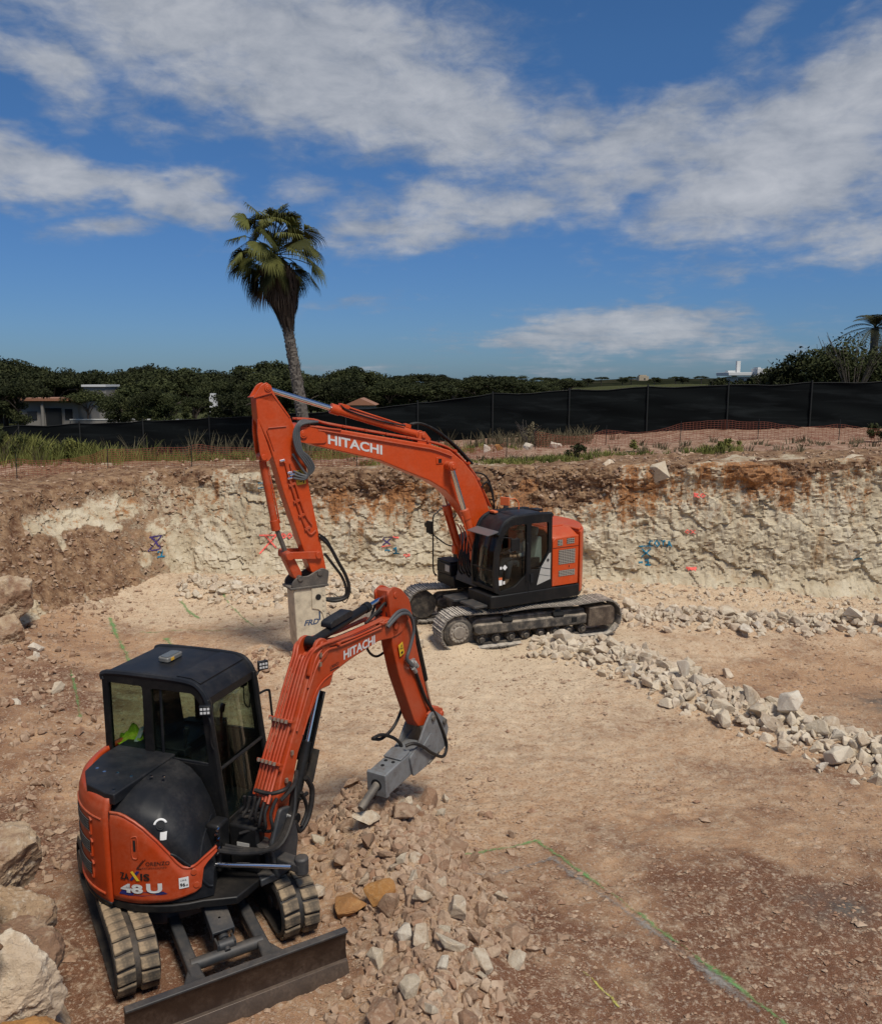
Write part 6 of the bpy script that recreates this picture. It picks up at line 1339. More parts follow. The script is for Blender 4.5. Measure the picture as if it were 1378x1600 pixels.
heap(FRONTPILE, 8, .42, .10, .26, ['pale', 'brown'], 'rock heaped behind the small cab', 'rocks behind the small cab', ends=LR)
heap(TRACKPILE, 8, .30, .10, .26, ['pale', 'wht'], 'rock in front of the big tracks', 'rocks in front of the tracks')
heap(MOUND, 74, .46, .09, .25, ['brown', 'pale', 'pale', 'brown'], 'rock in the heap beside the mini excavator', 'rubble beside the mini excavator', .7, 1.6)
heap([(-8.9, 20.5), (-8.6, 17.5), (-7.8, 14.5), (-6.6, 12.2)], 14, .55, .08, .26, ['pale', 'brown', 'wht'], 'stone below the left bank', 'stones below the left bank')
heap_stuff('pale_rubble', 'small pale broken stone filling the ridges', [RIDGE1, RIDGE1, RIDGE1, RIDGE2, RIDGE2, RIDGE3, TRACKPILE], 'mixp', 120, .38, .02, .20, 3, .30)
heap_stuff('pale_rubble', 'small pale scree at the foot of the back face', [[(-7.4, 23.0), (-5, 22.9), (-2.4, 23.2), (1, 23.1), (5, 22.6), (8, 22.1), (12, 21.5), (16, 20.8)]], 'mixp', 70, .40, .02, .13, 9)
heap_stuff('brown_rubble', 'small brown broken stone of the heap by the mini excavator', [MOUND, MOUND, MOUND], 'mixb', 260, .46, .015, .125, 5, .08)
heap_stuff('brown_rubble', 'brown rubble on the left slope', [[(-9.3, 21), (-8.9, 17.5), (-7.9, 14.5), (-6.6, 12), (-5.6, 10.2), (-4.4, 8.6)], FRONTPILE], 'mixb', 130, .80, .02, .12, 6)
def bank_stones():
    r = np.random.default_rng(77); me = PITWALL.data; nv = len(me.vertices); co = np.zeros(nv * 3, np.float32); me.vertices.foreach_get('co', co); co = co.reshape(-1, 3)
    so = np.zeros(nv, np.float32); me.attributes['soil'].data.foreach_get('value', so); nr = np.zeros(nv * 3, np.float32); me.vertices.foreach_get('normal', nr); nr = nr.reshape(-1, 3)
    ok = np.where((so > .45) & (co[:, 2] > .15) & (co[:, 1] > 7) & (np.abs(co[:, 0]) < .62 * co[:, 1] + 1))[0]; pick = r.choice(ok, 7500); tv, V, F, Tn, n = [], [], [], [], 0
    for i in range(6):
        bm = hull(400 + i, 8, (1, .8, .65), 0, 0, 0); bmesh.ops.triangulate(bm, faces=bm.faces); bm.verts.index_update(); tv.append((np.array([v.co for v in bm.verts]), np.array([[v.index for v in f.verts] for f in bm.faces]))); bm.free()
    for p in pick:
        a, b = tv[r.integers(6)]; sz = .018 + .11 * r.random() ** 4; Rm = np.array(Matrix.Rotation(r.uniform(0, 6.3), 3, 'Z') @ Matrix.Rotation(r.uniform(0, 6.3), 3, 'X'))
        V.append((a * sz) @ Rm.T + co[p] + r.normal(0, .02, 3)); F.append(b + n); n += len(a); Tn.append(np.full(len(a), r.random() ** .8))
    o = np_mesh('bank_stones', np.concatenate(V), np.concatenate(F), RM['mixb'], dict(tint=np.concatenate(Tn))); o['kind'] = 'stuff'; o['label'] = 'stones sticking out of the earth bank and the brow of the pit'; o['category'] = 'stones'
bank_stones()
def pebbles():
    r = np.random.default_rng(11); n = 140000
    y = 5.8 + 18.0 * r.random(n) ** 1.9; x = (r.random(n) - .5) * 2 * (.60 * y + .8)
    dens = fbm(x, y, .7, 3, 201); keep = (r.random(n) < np.clip((dens - .25) * 2.2, .08, 1)) & (x > -9.5) & (x < 13.5); x, y = x[keep], y[keep]; n = len(x)
    s = np.clip(.0068 * np.exp(r.normal(0, .66, n)) * (.75 + .045 * y), .005, .075)
    z = gz(x, y) + s * .25
    base = np.array([(1, 0, 0), (-1, 0, 0), (0, 1, 0), (0, -1, 0), (0, 0, .8), (0, 0, -.8)], float)
    tf = np.array([(0, 2, 4), (2, 1, 4), (1, 3, 4), (3, 0, 4), (2, 0, 5), (1, 2, 5), (3, 1, 5), (0, 3, 5)])
    V = base[None] * (1 + .7 * (r.random((n, 6, 1)) - .5)) + .25 * (r.random((n, 6, 3)) - .5)
    a = r.random(n) * 6.28; c, sn = np.cos(a)[:, None], np.sin(a)[:, None]
    V = np.stack([V[..., 0] * c - V[..., 1] * sn, V[..., 0] * sn + V[..., 1] * c, V[..., 2]], -1) * s[:, None, None] * np.array([1.1, .9, .65]) + np.stack([x, y, z], -1)[:, None, :]
    F = tf[None] + 6 * np.arange(n)[:, None, None]; pale, red, grey = ground_fields(x, y)
    tint = np.clip(r.random(n) ** 1.3 * .9 + .25 * pale - .12 * red, 0, 1)
    o = np_mesh('pebbles', V.reshape(-1, 3), F.reshape(-1, 3), RM['mixb'], dict(tint=np.repeat(tint, 6))); o['kind'] = 'stuff'; o['label'] = 'small stones scattered over the pit floor'; o['category'] = 'gravel'
pebbles()
# boulders of the near left bank and of the left slope
def boulder(x, y, z, r, seed, label, mat='bank', sc=(1, .85, .8), rot=0.):
    bm = bmesh.new(); bmesh.ops.create_icosphere(bm, subdivisions=6, radius=1); rr = random.Random(seed); PL = []
    for _ in range(22):
        nv = Vector((rr.gauss(0, 1), rr.gauss(0, 1), rr.gauss(0, 1))).normalized(); PL.append((nv, rr.uniform(.70, .98)))
    for v in bm.verts:
        u = v.co.normalized(); w = u + .10 * mnoise.noise_vector(u * 2.2 + Vector((seed, 0, 0))); w.normalize()
        d = min(min(dd / max(.05, nv.dot(w)) for nv, dd in PL), 1.08); p = u * 1.6 + Vector((seed * 1.7, seed, 0))
        d += .05 * mnoise.noise(p * 1.3) + .045 * mnoise.noise(p * 3.1) - .05 * abs(mnoise.noise(p * 2.4 + Vector((5, 0, 0)))) - .03 * abs(mnoise.noise(p * 6)) + .016 * mnoise.noise(p * 12) + .010 * mnoise.noise(p * 26)
        v.co = Vector((u.x * sc[0], u.y * sc[1], u.z * sc[2])) * d
    bmesh.ops.recalc_face_normals(bm, faces=bm.faces)
    me = bpy.data.meshes.new('boulder'); bm.to_mesh(me); bm.free(); me.polygons.foreach_set('use_smooth', [True] * len(me.polygons)); me.set_sharp_from_angle(angle=R(24)); me.materials.append(RM[mat])
    o = bpy.data.objects.new('boulder', me); COL.objects.link(o); o.location = (x, y, z); o.scale = (r, r, r); o.rotation_euler = (0, 0, rot); tag(o, label, 'boulder', 'boulders of the left bank'); return o
boulder(-4.32, 7.45, 1.42, .46, 21, 'rounded boulder with a white chipped face, topmost at the left edge beside the mini excavator')
boulder(-4.05, 7.0, 1.10, .44, 22, 'earthy boulder with a grey streak below the topmost left one')
boulder(-3.66, 6.45, 1.12, .38, 31, 'ochre rock in the middle of the left bank beside the rubber track', 'bank', (1, .8, .9), .5)
boulder(-3.42, 5.85, 1.30, .44, 23, 'large pale faced boulder low at the left edge', 'pale', (1, .9, .95))
boulder(-3.06, 5.35, 1.02, .40, 24, 'orange brown boulder in the bottom left corner', 'orange', (1, .9, .8))
boulder(-3.40, 6.15, .68, .36, 25, 'narrow brown rock at the foot of the left bank beside the track', 'bank', (.8, .8, 1.1))
boulder(-3.92, 7.30, .60, .30, 32, 'small earthy rock at the foot of the left bank behind the track', 'bank', (1, .8, .7))
boulder(-3.20, 5.65, .72, .34, 33, 'earthy rock wedged under the pale faced boulder at the bottom left', 'bank', (1, .9, .8))
boulder(-9.75, 18.2, 1.15, .62, 26, 'pinkish boulder with red spray mark on the left slope', 'bank', (1, .8, 1.1))
boulder(-9.55, 17.6, .55, .55, 27, 'brown boulder under the pinkish one on the left slope', 'bank')
for k, (px, py, r_) in enumerate(((1.55, 30.5, .30), (2.15, 30.8, .26), (3.25, 31.0, .34), (4.3, 31.4, .30))):
    put_rock(px, py, r_, 'wht' if k != 1 else 'orange', ['leftmost white boulder of the row by the dark fence', 'rusty boulder second in the row by the dark fence', 'third pale boulder of the row by the dark fence', 'rightmost pale boulder of the row by the dark fence'][k], 'boulders by the fence', .12)
for k, (px, py, r_, lb) in enumerate(((6.9, 25.2, .26, 'white slab lying on the brow above the back face'), (4.9, 24.3, .42, 'pale block bedded in the brow right of the large cab'), (6.3, 23.8, .55, 'broad flat faced block at the top of the back face'), (8.9, 23.4, .50, 'pale block near the top of the face right of the broad one'), (11.5, 23.4, .45, 'pale block on the brow near the right edge'))):
    o = put_rock(px, py, r_, 'pale', lb, 'blocks on the brow', -.15)

# ================================================================== FENCES
FENCE = [(-48, 48, 2.9), (-36, 45, 3.3), (-22.5, 42.4, 3.78), (-15.4, 41, 4.1), (-8.9, 40, 4.43), (-4.2, 39, 4.77), (-1.45, 38.5, 5.02), (.3, 38.3, 5.24), (2.1, 38.1, 5.48), (8.9, 37.3, 5.80), (14.3, 36.5, 5.94), (18.8, 35.5, 6.08), (26, 34, 6.2), (36, 32, 6.3)]
def shade_fence():
    m, nt, b = new_mat('black_shade_netting'); t = NT(nt); c = t.coord('Object', (.25, .25, 2.2)); n1 = t.noise(c, 1.6, 5, .6, .6)
    t.link(t.mix(t.ramp(n1, .50, .80), (.003, .0045, .005), (.016, .020, .021)), b.inputs['Base Color']); b.inputs['Roughness'].default_value = .85; b.inputs['Specular IOR Level'].default_value = .12
    P = np.array(FENCE); d = np.r_[0, np.cumsum(np.hypot(*np.diff(P[:, :2], axis=0).T))]; n = int(d[-1] / 3.4)
    T = thing('shade_fence', 'long black shade cloth fence on posts running across the field behind the pit', 'fence', (0, 38, 3.3))
    def at(s): return np.array([np.interp(s, d, P[:, k]) for k in range(3)])
    O = Vector((0, 38, 3.3))
    for i in range(n):
        s0, s1 = i * d[-1] / n, (i + 1) * d[-1] / n; g = MB(); ph = random.uniform(0, 6)
        def fn(a, b2):
            p = at(s0 + (s1 - s0) * a - .03 * (1 - a)); zb = float(up_z(p[0], p[1])) - .25; zt = p[2] - .06 * math.sin(math.pi * a) * random.uniform(.9, 1.1) + .02 * math.sin(9 * a + ph)
            w = .05 * math.sin(7 * b2 + ph + 3 * a) * math.sin(math.pi * a) + .04 * math.sin(math.pi * a) + .02 * math.sin(17 * b2 + 5 * a)
            return Vector((p[0], p[1] - w - .03, zb + (zt - zb) * b2)) - O
        g.grid(fn, 14, 14); g.build('mesh_panel', m, T, smooth=180, recalc=False)
        g = MB(); g.tube([fn(k / 6, 1) + Vector((0, -.02, .0)) for k in range(7)], .016, n=5, smooth=False); g.build('top_cord', bpy.data.materials.get('dark_cord') or plain('dark_cord', (.012, .014, .014), .8), T)
        p = at(s0); g = MB(); g.cyl(Vector((p[0], p[1] - .09, up_z(p[0], p[1]) - .4)) - O, Vector((p[0], p[1] - .09, p[2] + .10)) - O, .035, n=8); g.build('post', plain('dark_steel_post', (.007, .009, .009), .8) if i == 0 else bpy.data.materials['dark_steel_post'], T)
shade_fence()
def net_fence(name, label, path, h, seed):
    m = bpy.data.materials.get('orange_plastic_net') or plain('orange_plastic_net', (.23, .065, .036), .8)
    P = [Vector(p) for p in path]; r = random.Random(seed); L = sum((b - a).length for a, b in zip(P[:-1], P[1:])); T = thing(name, label, 'fence', (P[0].x, P[0].y, drop(P[0].x, P[0].y))); O = Vector(T.location)
    step = .12; n = int(L / step); rows = 9; npost = max(2, int(L / 2.6)); top = []
    for i in range(n + 1):
        p, d = along(path, i / n); f = (i / n * npost) % 1; sag = .30 * math.sin(math.pi * f) ** 1 * (.6 + .4 * math.sin(i * .05 + seed)); zb = drop(p.x, p.y); hh = h * (1 - sag) + .06 * math.sin(i * .11 + seed)
        top.append((p, Vector((-d.y, d.x)), zb, max(.25, hh)))
    g = MB(); wv, wh = .0045, .006
    for i in range(n + 1):
        p, nn, zb, hh = top[i]; d = Vector((nn.y, -nn.x)); lean = .05 * math.sin(i * .3)
        a = Vector((p.x, p.y, zb)) - O; bT = Vector((p.x + nn.x * lean, p.y + nn.y * lean, zb + hh)) - O; dx = Vector((d.x, d.y, 0)) * wv
        g.add([a - dx, a + dx, bT + dx, bT - dx], [(0, 1, 2, 3)])
    for k in range(rows + 1):
        f = k / rows
        for i in range(n):
            q = []
            for j in (i, i + 1):
                p, nn, zb, hh = top[j]; lean = .05 * math.sin(j * .3) * f; c = Vector((p.x + nn.x * lean, p.y + nn.y * lean, zb + hh * f)) - O; q += [c - Vector((0, 0, wh)), c + Vector((0, 0, wh))]
            g.add(q, [(0, 2, 3, 1)])
    o = g.build('netting', m, T, recalc=False); o['kind'] = 'stuff'
    for k in range(npost + 1):
        p, d = along(path, min(1, k / npost)); zb = drop(p.x, p.y); g = MB(); g.cyl(Vector((p.x, p.y, zb - .2)) - O, Vector((p.x + .02, p.y, zb + h + .12)) - O, .012, n=6); g.build('post', bpy.data.materials['dark_steel_post'], T)
net_fence('barrier_netting', 'sagging orange barrier netting on rods along the rim above the left bank', [(-13.6, 21.8), (-12.2, 24.4), (-9.6, 26.4), (-6.5, 26.4), (-3.0, 26.2), (-.2, 26.6), (2.2, 28.0)], .62, 1)
net_fence('barrier_netting', 'orange barrier netting in front of the black fence right of the large excavator', [(3.4, 30.2), (6.2, 30.6), (9.5, 30.2), (12.5, 29.4), (16, 28.6), (21, 27.6), (27, 27)], .62, 2)

# ================================================================== VEGETATION
def foliage_mat(name, a, b_, trans=.0):
    m, nt, b = new_mat(name); t = NT(nt); tint = t.attr('tint').outputs['Fac']; oi = nt.nodes.new('ShaderNodeObjectInfo')
    col = t.mix(tint, a, b_); hs = nt.nodes.new('ShaderNodeHueSaturation'); t.link(t.m('ADD', .55, t.m('MULTIPLY', oi.outputs['Random'], .9)), hs.inputs['Value']); t.link(col, hs.inputs['Color'])
    t.link(hs.outputs[0], b.inputs['Base Color']); b.inputs['Roughness'].default_value = .75; b.inputs['Specular IOR Level'].default_value = .15; return m
FM = dict(pine=foliage_mat('pine_foliage', (.016, .022, .008), (.060, .066, .024)), bush=foliage_mat('bush_foliage', (.016, .022, .008), (.055, .060, .020)),
          grass=foliage_mat('field_grass', (.045, .060, .014), (.20, .195, .055)), dry=foliage_mat('dry_weeds', (.07, .055, .03), (.20, .17, .10)), palm=foliage_mat('palm_leaf', (.030, .038, .009), (.115, .115, .030)),
          dead=foliage_mat('dead_palm_leaf', (.035, .024, .016), (.17, .125, .088)), twig=plain('grey_twigs', (.075, .062, .05), .9), dpalm=foliage_mat('dark_palm_leaf', (.02, .024, .010), (.065, .062, .024)))
BARK = dirty('pine_bark', (.075, .055, .042), (.16, .13, .11), .6, .9, 0, 4, 0, .5)
PBARK = dirty('palm_bark', (.10, .085, .07), (.24, .21, .18), .8, .95, 0, 7, .2, .6)
def leaf_cloud(centres, per, size, seed, up=.3):
    """centres: list of (pos, (rx,ry,rz)); returns V,F,tint of small leaf faces spread through the clumps"""
    r = np.random.default_rng(seed); V, Tt = [], []
    for c, rad in centres:
        n = int(per * r.uniform(.8, 1.2)); d = r.normal(size=(n, 3)); d /= np.linalg.norm(d, axis=1)[:, None]; p = d * (r.random((n, 1)) ** .45) * np.array(rad) + np.array(c)
        a = r.normal(size=(n, 3)); a /= np.linalg.norm(a, axis=1)[:, None]; b = np.cross(a, r.normal(size=(n, 3))); b /= np.linalg.norm(b, axis=1)[:, None]
        s = size * r.uniform(.5, 1.3, (n, 1)); V.append(np.stack([p - a * s, p + b * s * .45, p + a * s, p - b * s * .45], 1)); tb = r.random() * .5
        Tt.append(np.repeat(np.clip(tb + .5 * r.random(n), 0, 1), 4))
    V = np.concatenate(V).reshape(-1, 3); F = np.arange(len(V)).reshape(-1, 4); return V, F, np.concatenate(Tt)
def tree_proto(seed, kind):
    r = random.Random(seed); cs = []; tr = MB(); lean = r.uniform(-.5, .5)
    H = 5.2 if kind == 'umbrella' else 4.6; tp = Vector((lean, r.uniform(-.3, .3), H * .62))
    tr.tube([(0, 0, -.3), (lean * .3, 0, H * .25), tuple(tp)], lambda t: .20 * (1 - .45 * t), n=8)
    for k in range(6):
        a = k * 1.05 + r.uniform(-.3, .3); rad = r.uniform(1.3, 2.1); e = Vector((tp.x + rad * math.cos(a), tp.y + rad * math.sin(a), H * r.uniform(.72, .9)))
        tr.tube([tuple(tp - Vector((0, 0, r.uniform(0, 1.1)))), tuple(tp.lerp(e, .5) + Vector((0, 0, .1))), tuple(e)], lambda t: .085 * (1 - .7 * t), n=6)
    n = 34 if kind == 'umbrella' else 44
    for k in range(n):
        a = r.uniform(0, 6.28); rad = 2.5 * math.sqrt(r.random()); zz = H * .80 + (1.25 if kind == 'umbrella' else 1.9) * (1 - (rad / 2.7) ** 2) * r.uniform(.25, 1) - (0 if kind == 'umbrella' else r.uniform(0, 2.6)); s = r.uniform(.5, .95)
        cs.append(((tp.x * .6 + rad * math.cos(a), rad * math.sin(a), zz), (s, s, s * .6)))
    V, F, Tn = leaf_cloud(cs, 230, .125, seed); o = np_mesh('crown', V, F, FM['pine'], dict(tint=Tn)); t = tr.build('trunk', BARK, None); return o, t
PROTO = [tree_proto(40 + i, 'umbrella' if i % 2 == 0 else 'dense') for i in range(6)]
def plant_tree(i, x, y, z, s, sz, label, group, rz=None, name='pine_tree'):
    T = thing(name, label, 'tree', (x, y, z), rz if rz is not None else random.uniform(0, 6.3), group); T.scale = (s, s, sz)
    for p in PROTO[i % len(PROTO)]:
        o = p.copy(); COL.objects.link(o); o.parent = T
    return T
tops = [(0, 563), (40, 565), (80, 570), (120, 572), (160, 573), (200, 574), (235, 569), (270, 574), (310, 580), (345, 582), (375, 574), (415, 563), (450, 574), (490, 583), (525, 582), (560, 576), (600, 584), (640, 590), (690, 589), (730, 588), (780, 589), (830, 592), (900, 593), (1000, 597), (1140, 594)]
TREES = []
for row, (D, dpx, dy, p0, p1) in enumerate(((92, 24, 0, -90, 900), (78, 28, 6, -80, 900), (60, 34, 30, -100, 390), (128, 26, 0, 640, 1150))):
    px = p0
    while px < p1:
        q = px + random.uniform(-8, 8); ty = np.interp(q, [a for a, _ in tops], [b for _, b in tops]) + dy * (1 if q < 640 else .3) + random.uniform(-8, 8) * (1 if q < 640 else .5)
        Dj = D + random.uniform(-6, 6) + (30 if px > 660 else 0); x = (q - 689) / 1300 * Dj; zt = 6 + (597 - ty) / 1300 * Dj; zg = float(np.interp(x, [-70, -10, 15], [1.2, 1.6, 3.0])) + (.5 if row == 2 else 0); zg = float(up_z(x, Dj)) - .2 if row == 3 else zg; zt = max(zt + .45, zg + 1.6) if row == 3 else zt; h = zt - zg
        px += dpx * random.uniform(.8, 1.2)
        if (abs(q - 415) < 16 and row == 0) or (row == 2 and (abs(q - 95) < 24 or abs(q - 335) < 14 or abs(q - 165) < 10)): continue
        sv = h / 5.6 * (random.uniform(.95, 1.25) if px < 660 else 1.7) * (.9 if row == 2 else 1)
        reg = 'left of the beige house' if q < 62 else 'behind the beige house' if q < 132 else 'above the garden wall' if q < 300 else 'around the white pillar' if q < 385 else 'beside the palm trunk' if q < 520 else 'above the tiled roof' if q < 640 else 'of the low far belt above the excavator boom' if q < 760 else 'of the low far belt above the large cab' if q < 900 else 'of the low far belt left of the stone tower' if q < 1000 else 'of the low far belt between tower and villa'
        TREES.append((row, reg, x, Dj, zg, sv, h))
ORD = ['leftmost', 'second', 'third', 'fourth', 'fifth', 'sixth', 'seventh', 'eighth', 'ninth', 'tenth', 'eleventh', 'twelfth']
TREES.sort(key=lambda t_: (t_[0], t_[1], t_[2] / t_[3])); cnt = {}
for k, (row, reg, x, Dj, zg, sv, h) in enumerate(TREES):
    c_ = cnt.get((row, reg), 0); cnt[(row, reg)] = c_ + 1
    plant_tree(k * 5 + row, x, Dj, zg, sv, h / 5.7, f"{ORD[min(c_, 11)]} pine of the {('back', 'middle', 'front', 'farthest')[row]} row {reg}", 'pines behind the fence')
plant_tree(0, (418 - 689) / 1300 * 88, 88, 1.5, 1.25, 1.24, 'tall umbrella pine rising above the belt beside the palm trunk', 'pines behind the fence', .4)
plant_tree(2, (562 - 689) / 1300 * 84, 84, 1.6, 1.05, 1.02, 'rounded pine with pale bare trunks right of the palm', 'pines behind the fence', 2.4)
for p in PROTO:
    for o in p: bpy.data.objects.remove(o)
def shrub(x, y, h, w, seed, label, mat='bush', per=90, size=.09, n=16, twigs=7, group=None, name='shrub', cat='shrub', z=None):
    z = drop(x, y) if z is None else z; r = random.Random(seed); T = thing(name, label, cat, (x, y, z), 0, group); cs = []
    for k in range(n):
        a = r.uniform(0, 6.28); rad = w * .42 * math.sqrt(r.random()); s = h * r.uniform(.13, .24); cs.append(((rad * math.cos(a), rad * math.sin(a), h * r.uniform(.25, .88) * (1 - .35 * (rad / w * 2) ** 2)), (s * 1.15, s * 1.15, s)))
    V, F, Tn = leaf_cloud(cs, per, size, seed); o = np_mesh('foliage', V, F, FM[mat], dict(tint=Tn)); o.parent = T
    g = MB()
    for k in range(twigs):
        a = r.uniform(0, 6.28); e = Vector((math.cos(a) * w * .4, math.sin(a) * w * .4, h * r.uniform(.7, 1.05))); g.tube([(0, 0, -.1), tuple(e * .5 + Vector((r.uniform(-.1, .1), 0, .1 * h))), tuple(e)], lambda t: .008 * h * (1 - .8 * t) + .003, n=5)
    if twigs: g.build('stem', 'twig' if False else FM['twig'], T)
    return T
for k, (px, py, D, w, lb) in enumerate(((1125, 588, 58, 2.6, 'low dark bush leftmost of the growth behind the fence at right'), (1165, 584, 55, 3.0, 'dark bush in front of the white villa'), (1205, 576, 53, 3.4, 'rounded dark bush right of the white villa'), (1240, 567, 50, 3.6, 'green bush with a sloping top behind the fence'),
        (1275, 556, 49, 3.4, 'taller green bush next to the bare branched one'), (1305, 545, 48, 3.2, 'dense bush below the date palm'), (1365, 548, 47, 3.4, 'dark bush at the right edge below the date palm'))):
    x = (px - 689) / 1300 * D; zg = 4.3; shrub(x, D, (6 + (597 - py) / 1300 * D - zg) * (1.22 if k > 2 else 1.0), w * (1.25 if k > 2 else 1.0), 60 + k, lb, 'bush', 240, .13, 26, 5, 'bushes behind the fence at right', z=zg)
shrub((1325 - 689) / 1300 * 45, 45, 4.3, 3.8, 77, 'half bare grey branched tree behind the fence near the right edge', 'bush', 90, .09, 20, 20, None, 'bare_tree', 'tree', z=4.3)
def date_palm():
    D = 51; x = (1352 - 689) / 1300 * D; T = thing('date_palm', 'dark feathery date palm above the bushes at the right edge', 'palm', (x, D, 4.2)); r = random.Random(5)
    g = MB(); g.tube([(0, 0, -.3), (.05, 0, 2), (0, 0, 5.0)], lambda t: .26 - .04 * t, n=10); g.build('trunk', PBARK, T)
    for k in range(26):
        a = r.uniform(0, 6.28); el = r.uniform(-.15, 1.25); L = r.uniform(2.0, 2.7); V, F = [], []; N = 16; pts = []
        for i in range(N + 1):
            t = i / N; rad = L * (t * math.cos(el) + .12 * t * t); z = L * (t * math.sin(el) - .62 * t * t) + 5.0; pts.append(Vector((rad * math.cos(a), rad * math.sin(a), z)))
        g = MB(); g.tube([tuple(p) for p in pts], .018, n=4, smooth=False)
        for i in range(2, N):
            d = (pts[i + 1] - pts[i]).normalized(); sd = d.cross(Vector((0, 0, 1))).normalized(); l = .62 * math.sin(math.pi * (.15 + .8 * i / N))
            for s in (-1, 1):
                for o in (0, .5):
                    b = pts[i] + d * o * .14; tip = b + sd * s * l * .8 + d * l * .55 - Vector((0, 0, .22 * l)); g.add([b - d * .022, b + d * .022, tip], [(0, 1, 2)])
        o = g.build('frond', FM['dpalm'], T, recalc=False)
        at = o.data.attributes.new('tint', 'FLOAT', 'POINT'); at.data.foreach_set('value', np.full(len(o.data.vertices), r.random(), np.float32))
date_palm()
def fan_palm():
    T = thing('fan_palm', 'tall slender fan palm with a skirt of dead leaves in front of the fence', 'palm', (-6.0, 37.4, 2.85)); r = random.Random(12)
    ax = lambda z: Vector((-1.25 * (np.clip(z, 0, 9) / 8.8) ** 1.15 * (1 if z < 20 else 1), 0, z))
    g = MB(); nz, na = 150, 20; vs = []
    for i in range(nz + 1):
        z = -.3 + 8.3 * i / nz; c = ax(max(z, 0)); c.z = z; smooth_ = ss(.9, 1.6, z)
        for k in range(na):
            a = 6.2832 * k / na; st = ((i * .19 + (k % 5) * .4) % 1.0); boot = .05 * st * float(smooth_) * r.uniform(.4, 1.5)
            rr = (.26 - .010 * z + .05 * math.exp(-z * 1.5)) + boot; vs.append(c + Vector((rr * math.cos(a), rr * math.sin(a), 0)))
    g.add(vs, [(i * na + k, i * na + (k + 1) % na, (i + 1) * na + (k + 1) % na, (i + 1) * na + k) for i in range(nz) for k in range(na)]); g.build('trunk', PBARK, T, smooth=25, recalc=False)
    g = MB()    # leaf bases sticking out of the trunk
    for k in range(150):
        z = r.uniform(1.2, 6.4); a = r.uniform(0, 6.28); c = ax(z); rr = .26 - .010 * z; p = c + Vector((rr * math.cos(a), rr * math.sin(a), 0)); out = Vector((math.cos(a), math.sin(a), 0)); sd = Vector((-out.y, out.x, 0)) * .05
        g.add([p - sd, p + sd, p + out * .10 + Vector((0, 0, .20)), p + out * .03 + Vector((0, 0, .02))], [(0, 1, 2), (0, 2, 3), (1, 3, 2)])
    o = g.build('leaf_bases', PBARK, T, recalc=False); o['kind'] = 'stuff'
    g = MB(); tn = []
    for k in range(1500):      # skirt
        a = r.uniform(0, 6.28); t = r.random(); z0 = 6.3 + 1.9 * t; R0 = (.36 + .48 * ss(6.1, 7.6, z0) - .26 * ss(7.7, 8.4, z0)) * r.uniform(.80, 1.06); l = r.uniform(.55, 1.1); c = ax(z0)
        p = c + Vector((R0 * math.cos(a), R0 * math.sin(a), 0)); sd = Vector((-math.sin(a), math.cos(a), 0)) * r.uniform(.018, .045); R1 = max(.27, R0 - .30 * l + r.uniform(-.06, .12)); q = ax(z0 - l) + Vector((R1 * math.cos(a + r.uniform(-.12, .12)), R1 * math.sin(a), 0))
        m_ = (p + q) / 2 + Vector((math.cos(a), math.sin(a), 0)) * .05; g.add([p - sd, p + sd, m_ + sd, m_ - sd, q + sd * .2, q - sd * .2], [(0, 1, 2, 3), (3, 2, 4, 5)]); tn += [r.random()] * 6
    o = g.build('dead_leaf_skirt', FM['dead'], T, recalc=False); at = o.data.attributes.new('tint', 'FLOAT', 'POINT'); at.data.foreach_set('value', np.array(tn, np.float32))
    top = ax(8.6); top.z = 8.85
    for k in range(60):
        a = k * 2.39996 + r.uniform(-.35, .35); f = (k + .5) / 60; el = math.radians(84 - 120 * f ** .85) + r.uniform(-.2, .2); pl = r.uniform(.9, 1.5) * (1.15 if .3 < f < .8 else .95); g = MB(); tn = []
        d = Vector((math.cos(el) * math.cos(a), math.cos(el) * math.sin(a), math.sin(el))); sd = Vector((-math.sin(a), math.cos(a), 0)); roll = r.uniform(-.9, .9)
        b0 = top + Vector((0, 0, .35 - 1.0 * f)); b1 = b0 + d * pl * .55 + Vector((0, 0, .02)); b2 = b0 + d * pl - Vector((0, 0, .10 * pl))
        g.tube([tuple(b0), tuple(b1), tuple(b2)], .022, n=4, sub=3); tn += [.5] * (len(g.v)); d2 = (b2 - b1).normalized(); nf = sd.cross(d2).normalized(); dip = r.uniform(.25, .8); d2 = (d2 * math.cos(dip) - nf * math.sin(dip) * (1 if nf.z > 0 else -1)).normalized(); nf = sd.cross(d2).normalized(); sd, nf = sd * math.cos(roll) + nf * math.sin(roll), nf * math.cos(roll) - sd * math.sin(roll); N = 26; L = r.uniform(.8, 1.12); base_t = r.uniform(.15, .75) * (1 if f < .75 else .5)
        for i in range(N):
            ph = (i / (N - 1) - .5) * 2 * R(82) + r.uniform(-.03, .03); v = d2 * math.cos(ph) + sd * math.sin(ph); l = L * (1 - .22 * abs(ph) / R(82)) * r.uniform(.9, 1.06); w = nf * 0 + (d2 * -math.sin(ph) + sd * math.cos(ph)) * .030
            fold = nf * (.05 * math.cos(ph)); p1 = b2 + v * l * .5 + fold; p2 = b2 + v * l * .80 - Vector((0, 0, .10 * l)); p3 = b2 + v * l * .98 - Vector((0, 0, .34 * l + r.uniform(0, .1)))
            g.add([b2, p1 - w, p1 + w, p2 - w * .8, p2 + w * .8, p3], [(0, 1, 2), (1, 3, 4, 2), (3, 5, 4)]); tn += [min(1, max(0, base_t + .3 * r.random()))] * 6
        o = g.build('frond', FM['dead'] if f > .93 else FM['palm'], T, recalc=False); at = o.data.attributes.new('tint', 'FLOAT', 'POINT'); at.data.foreach_set('value', np.array(tn, np.float32))
fan_palm()
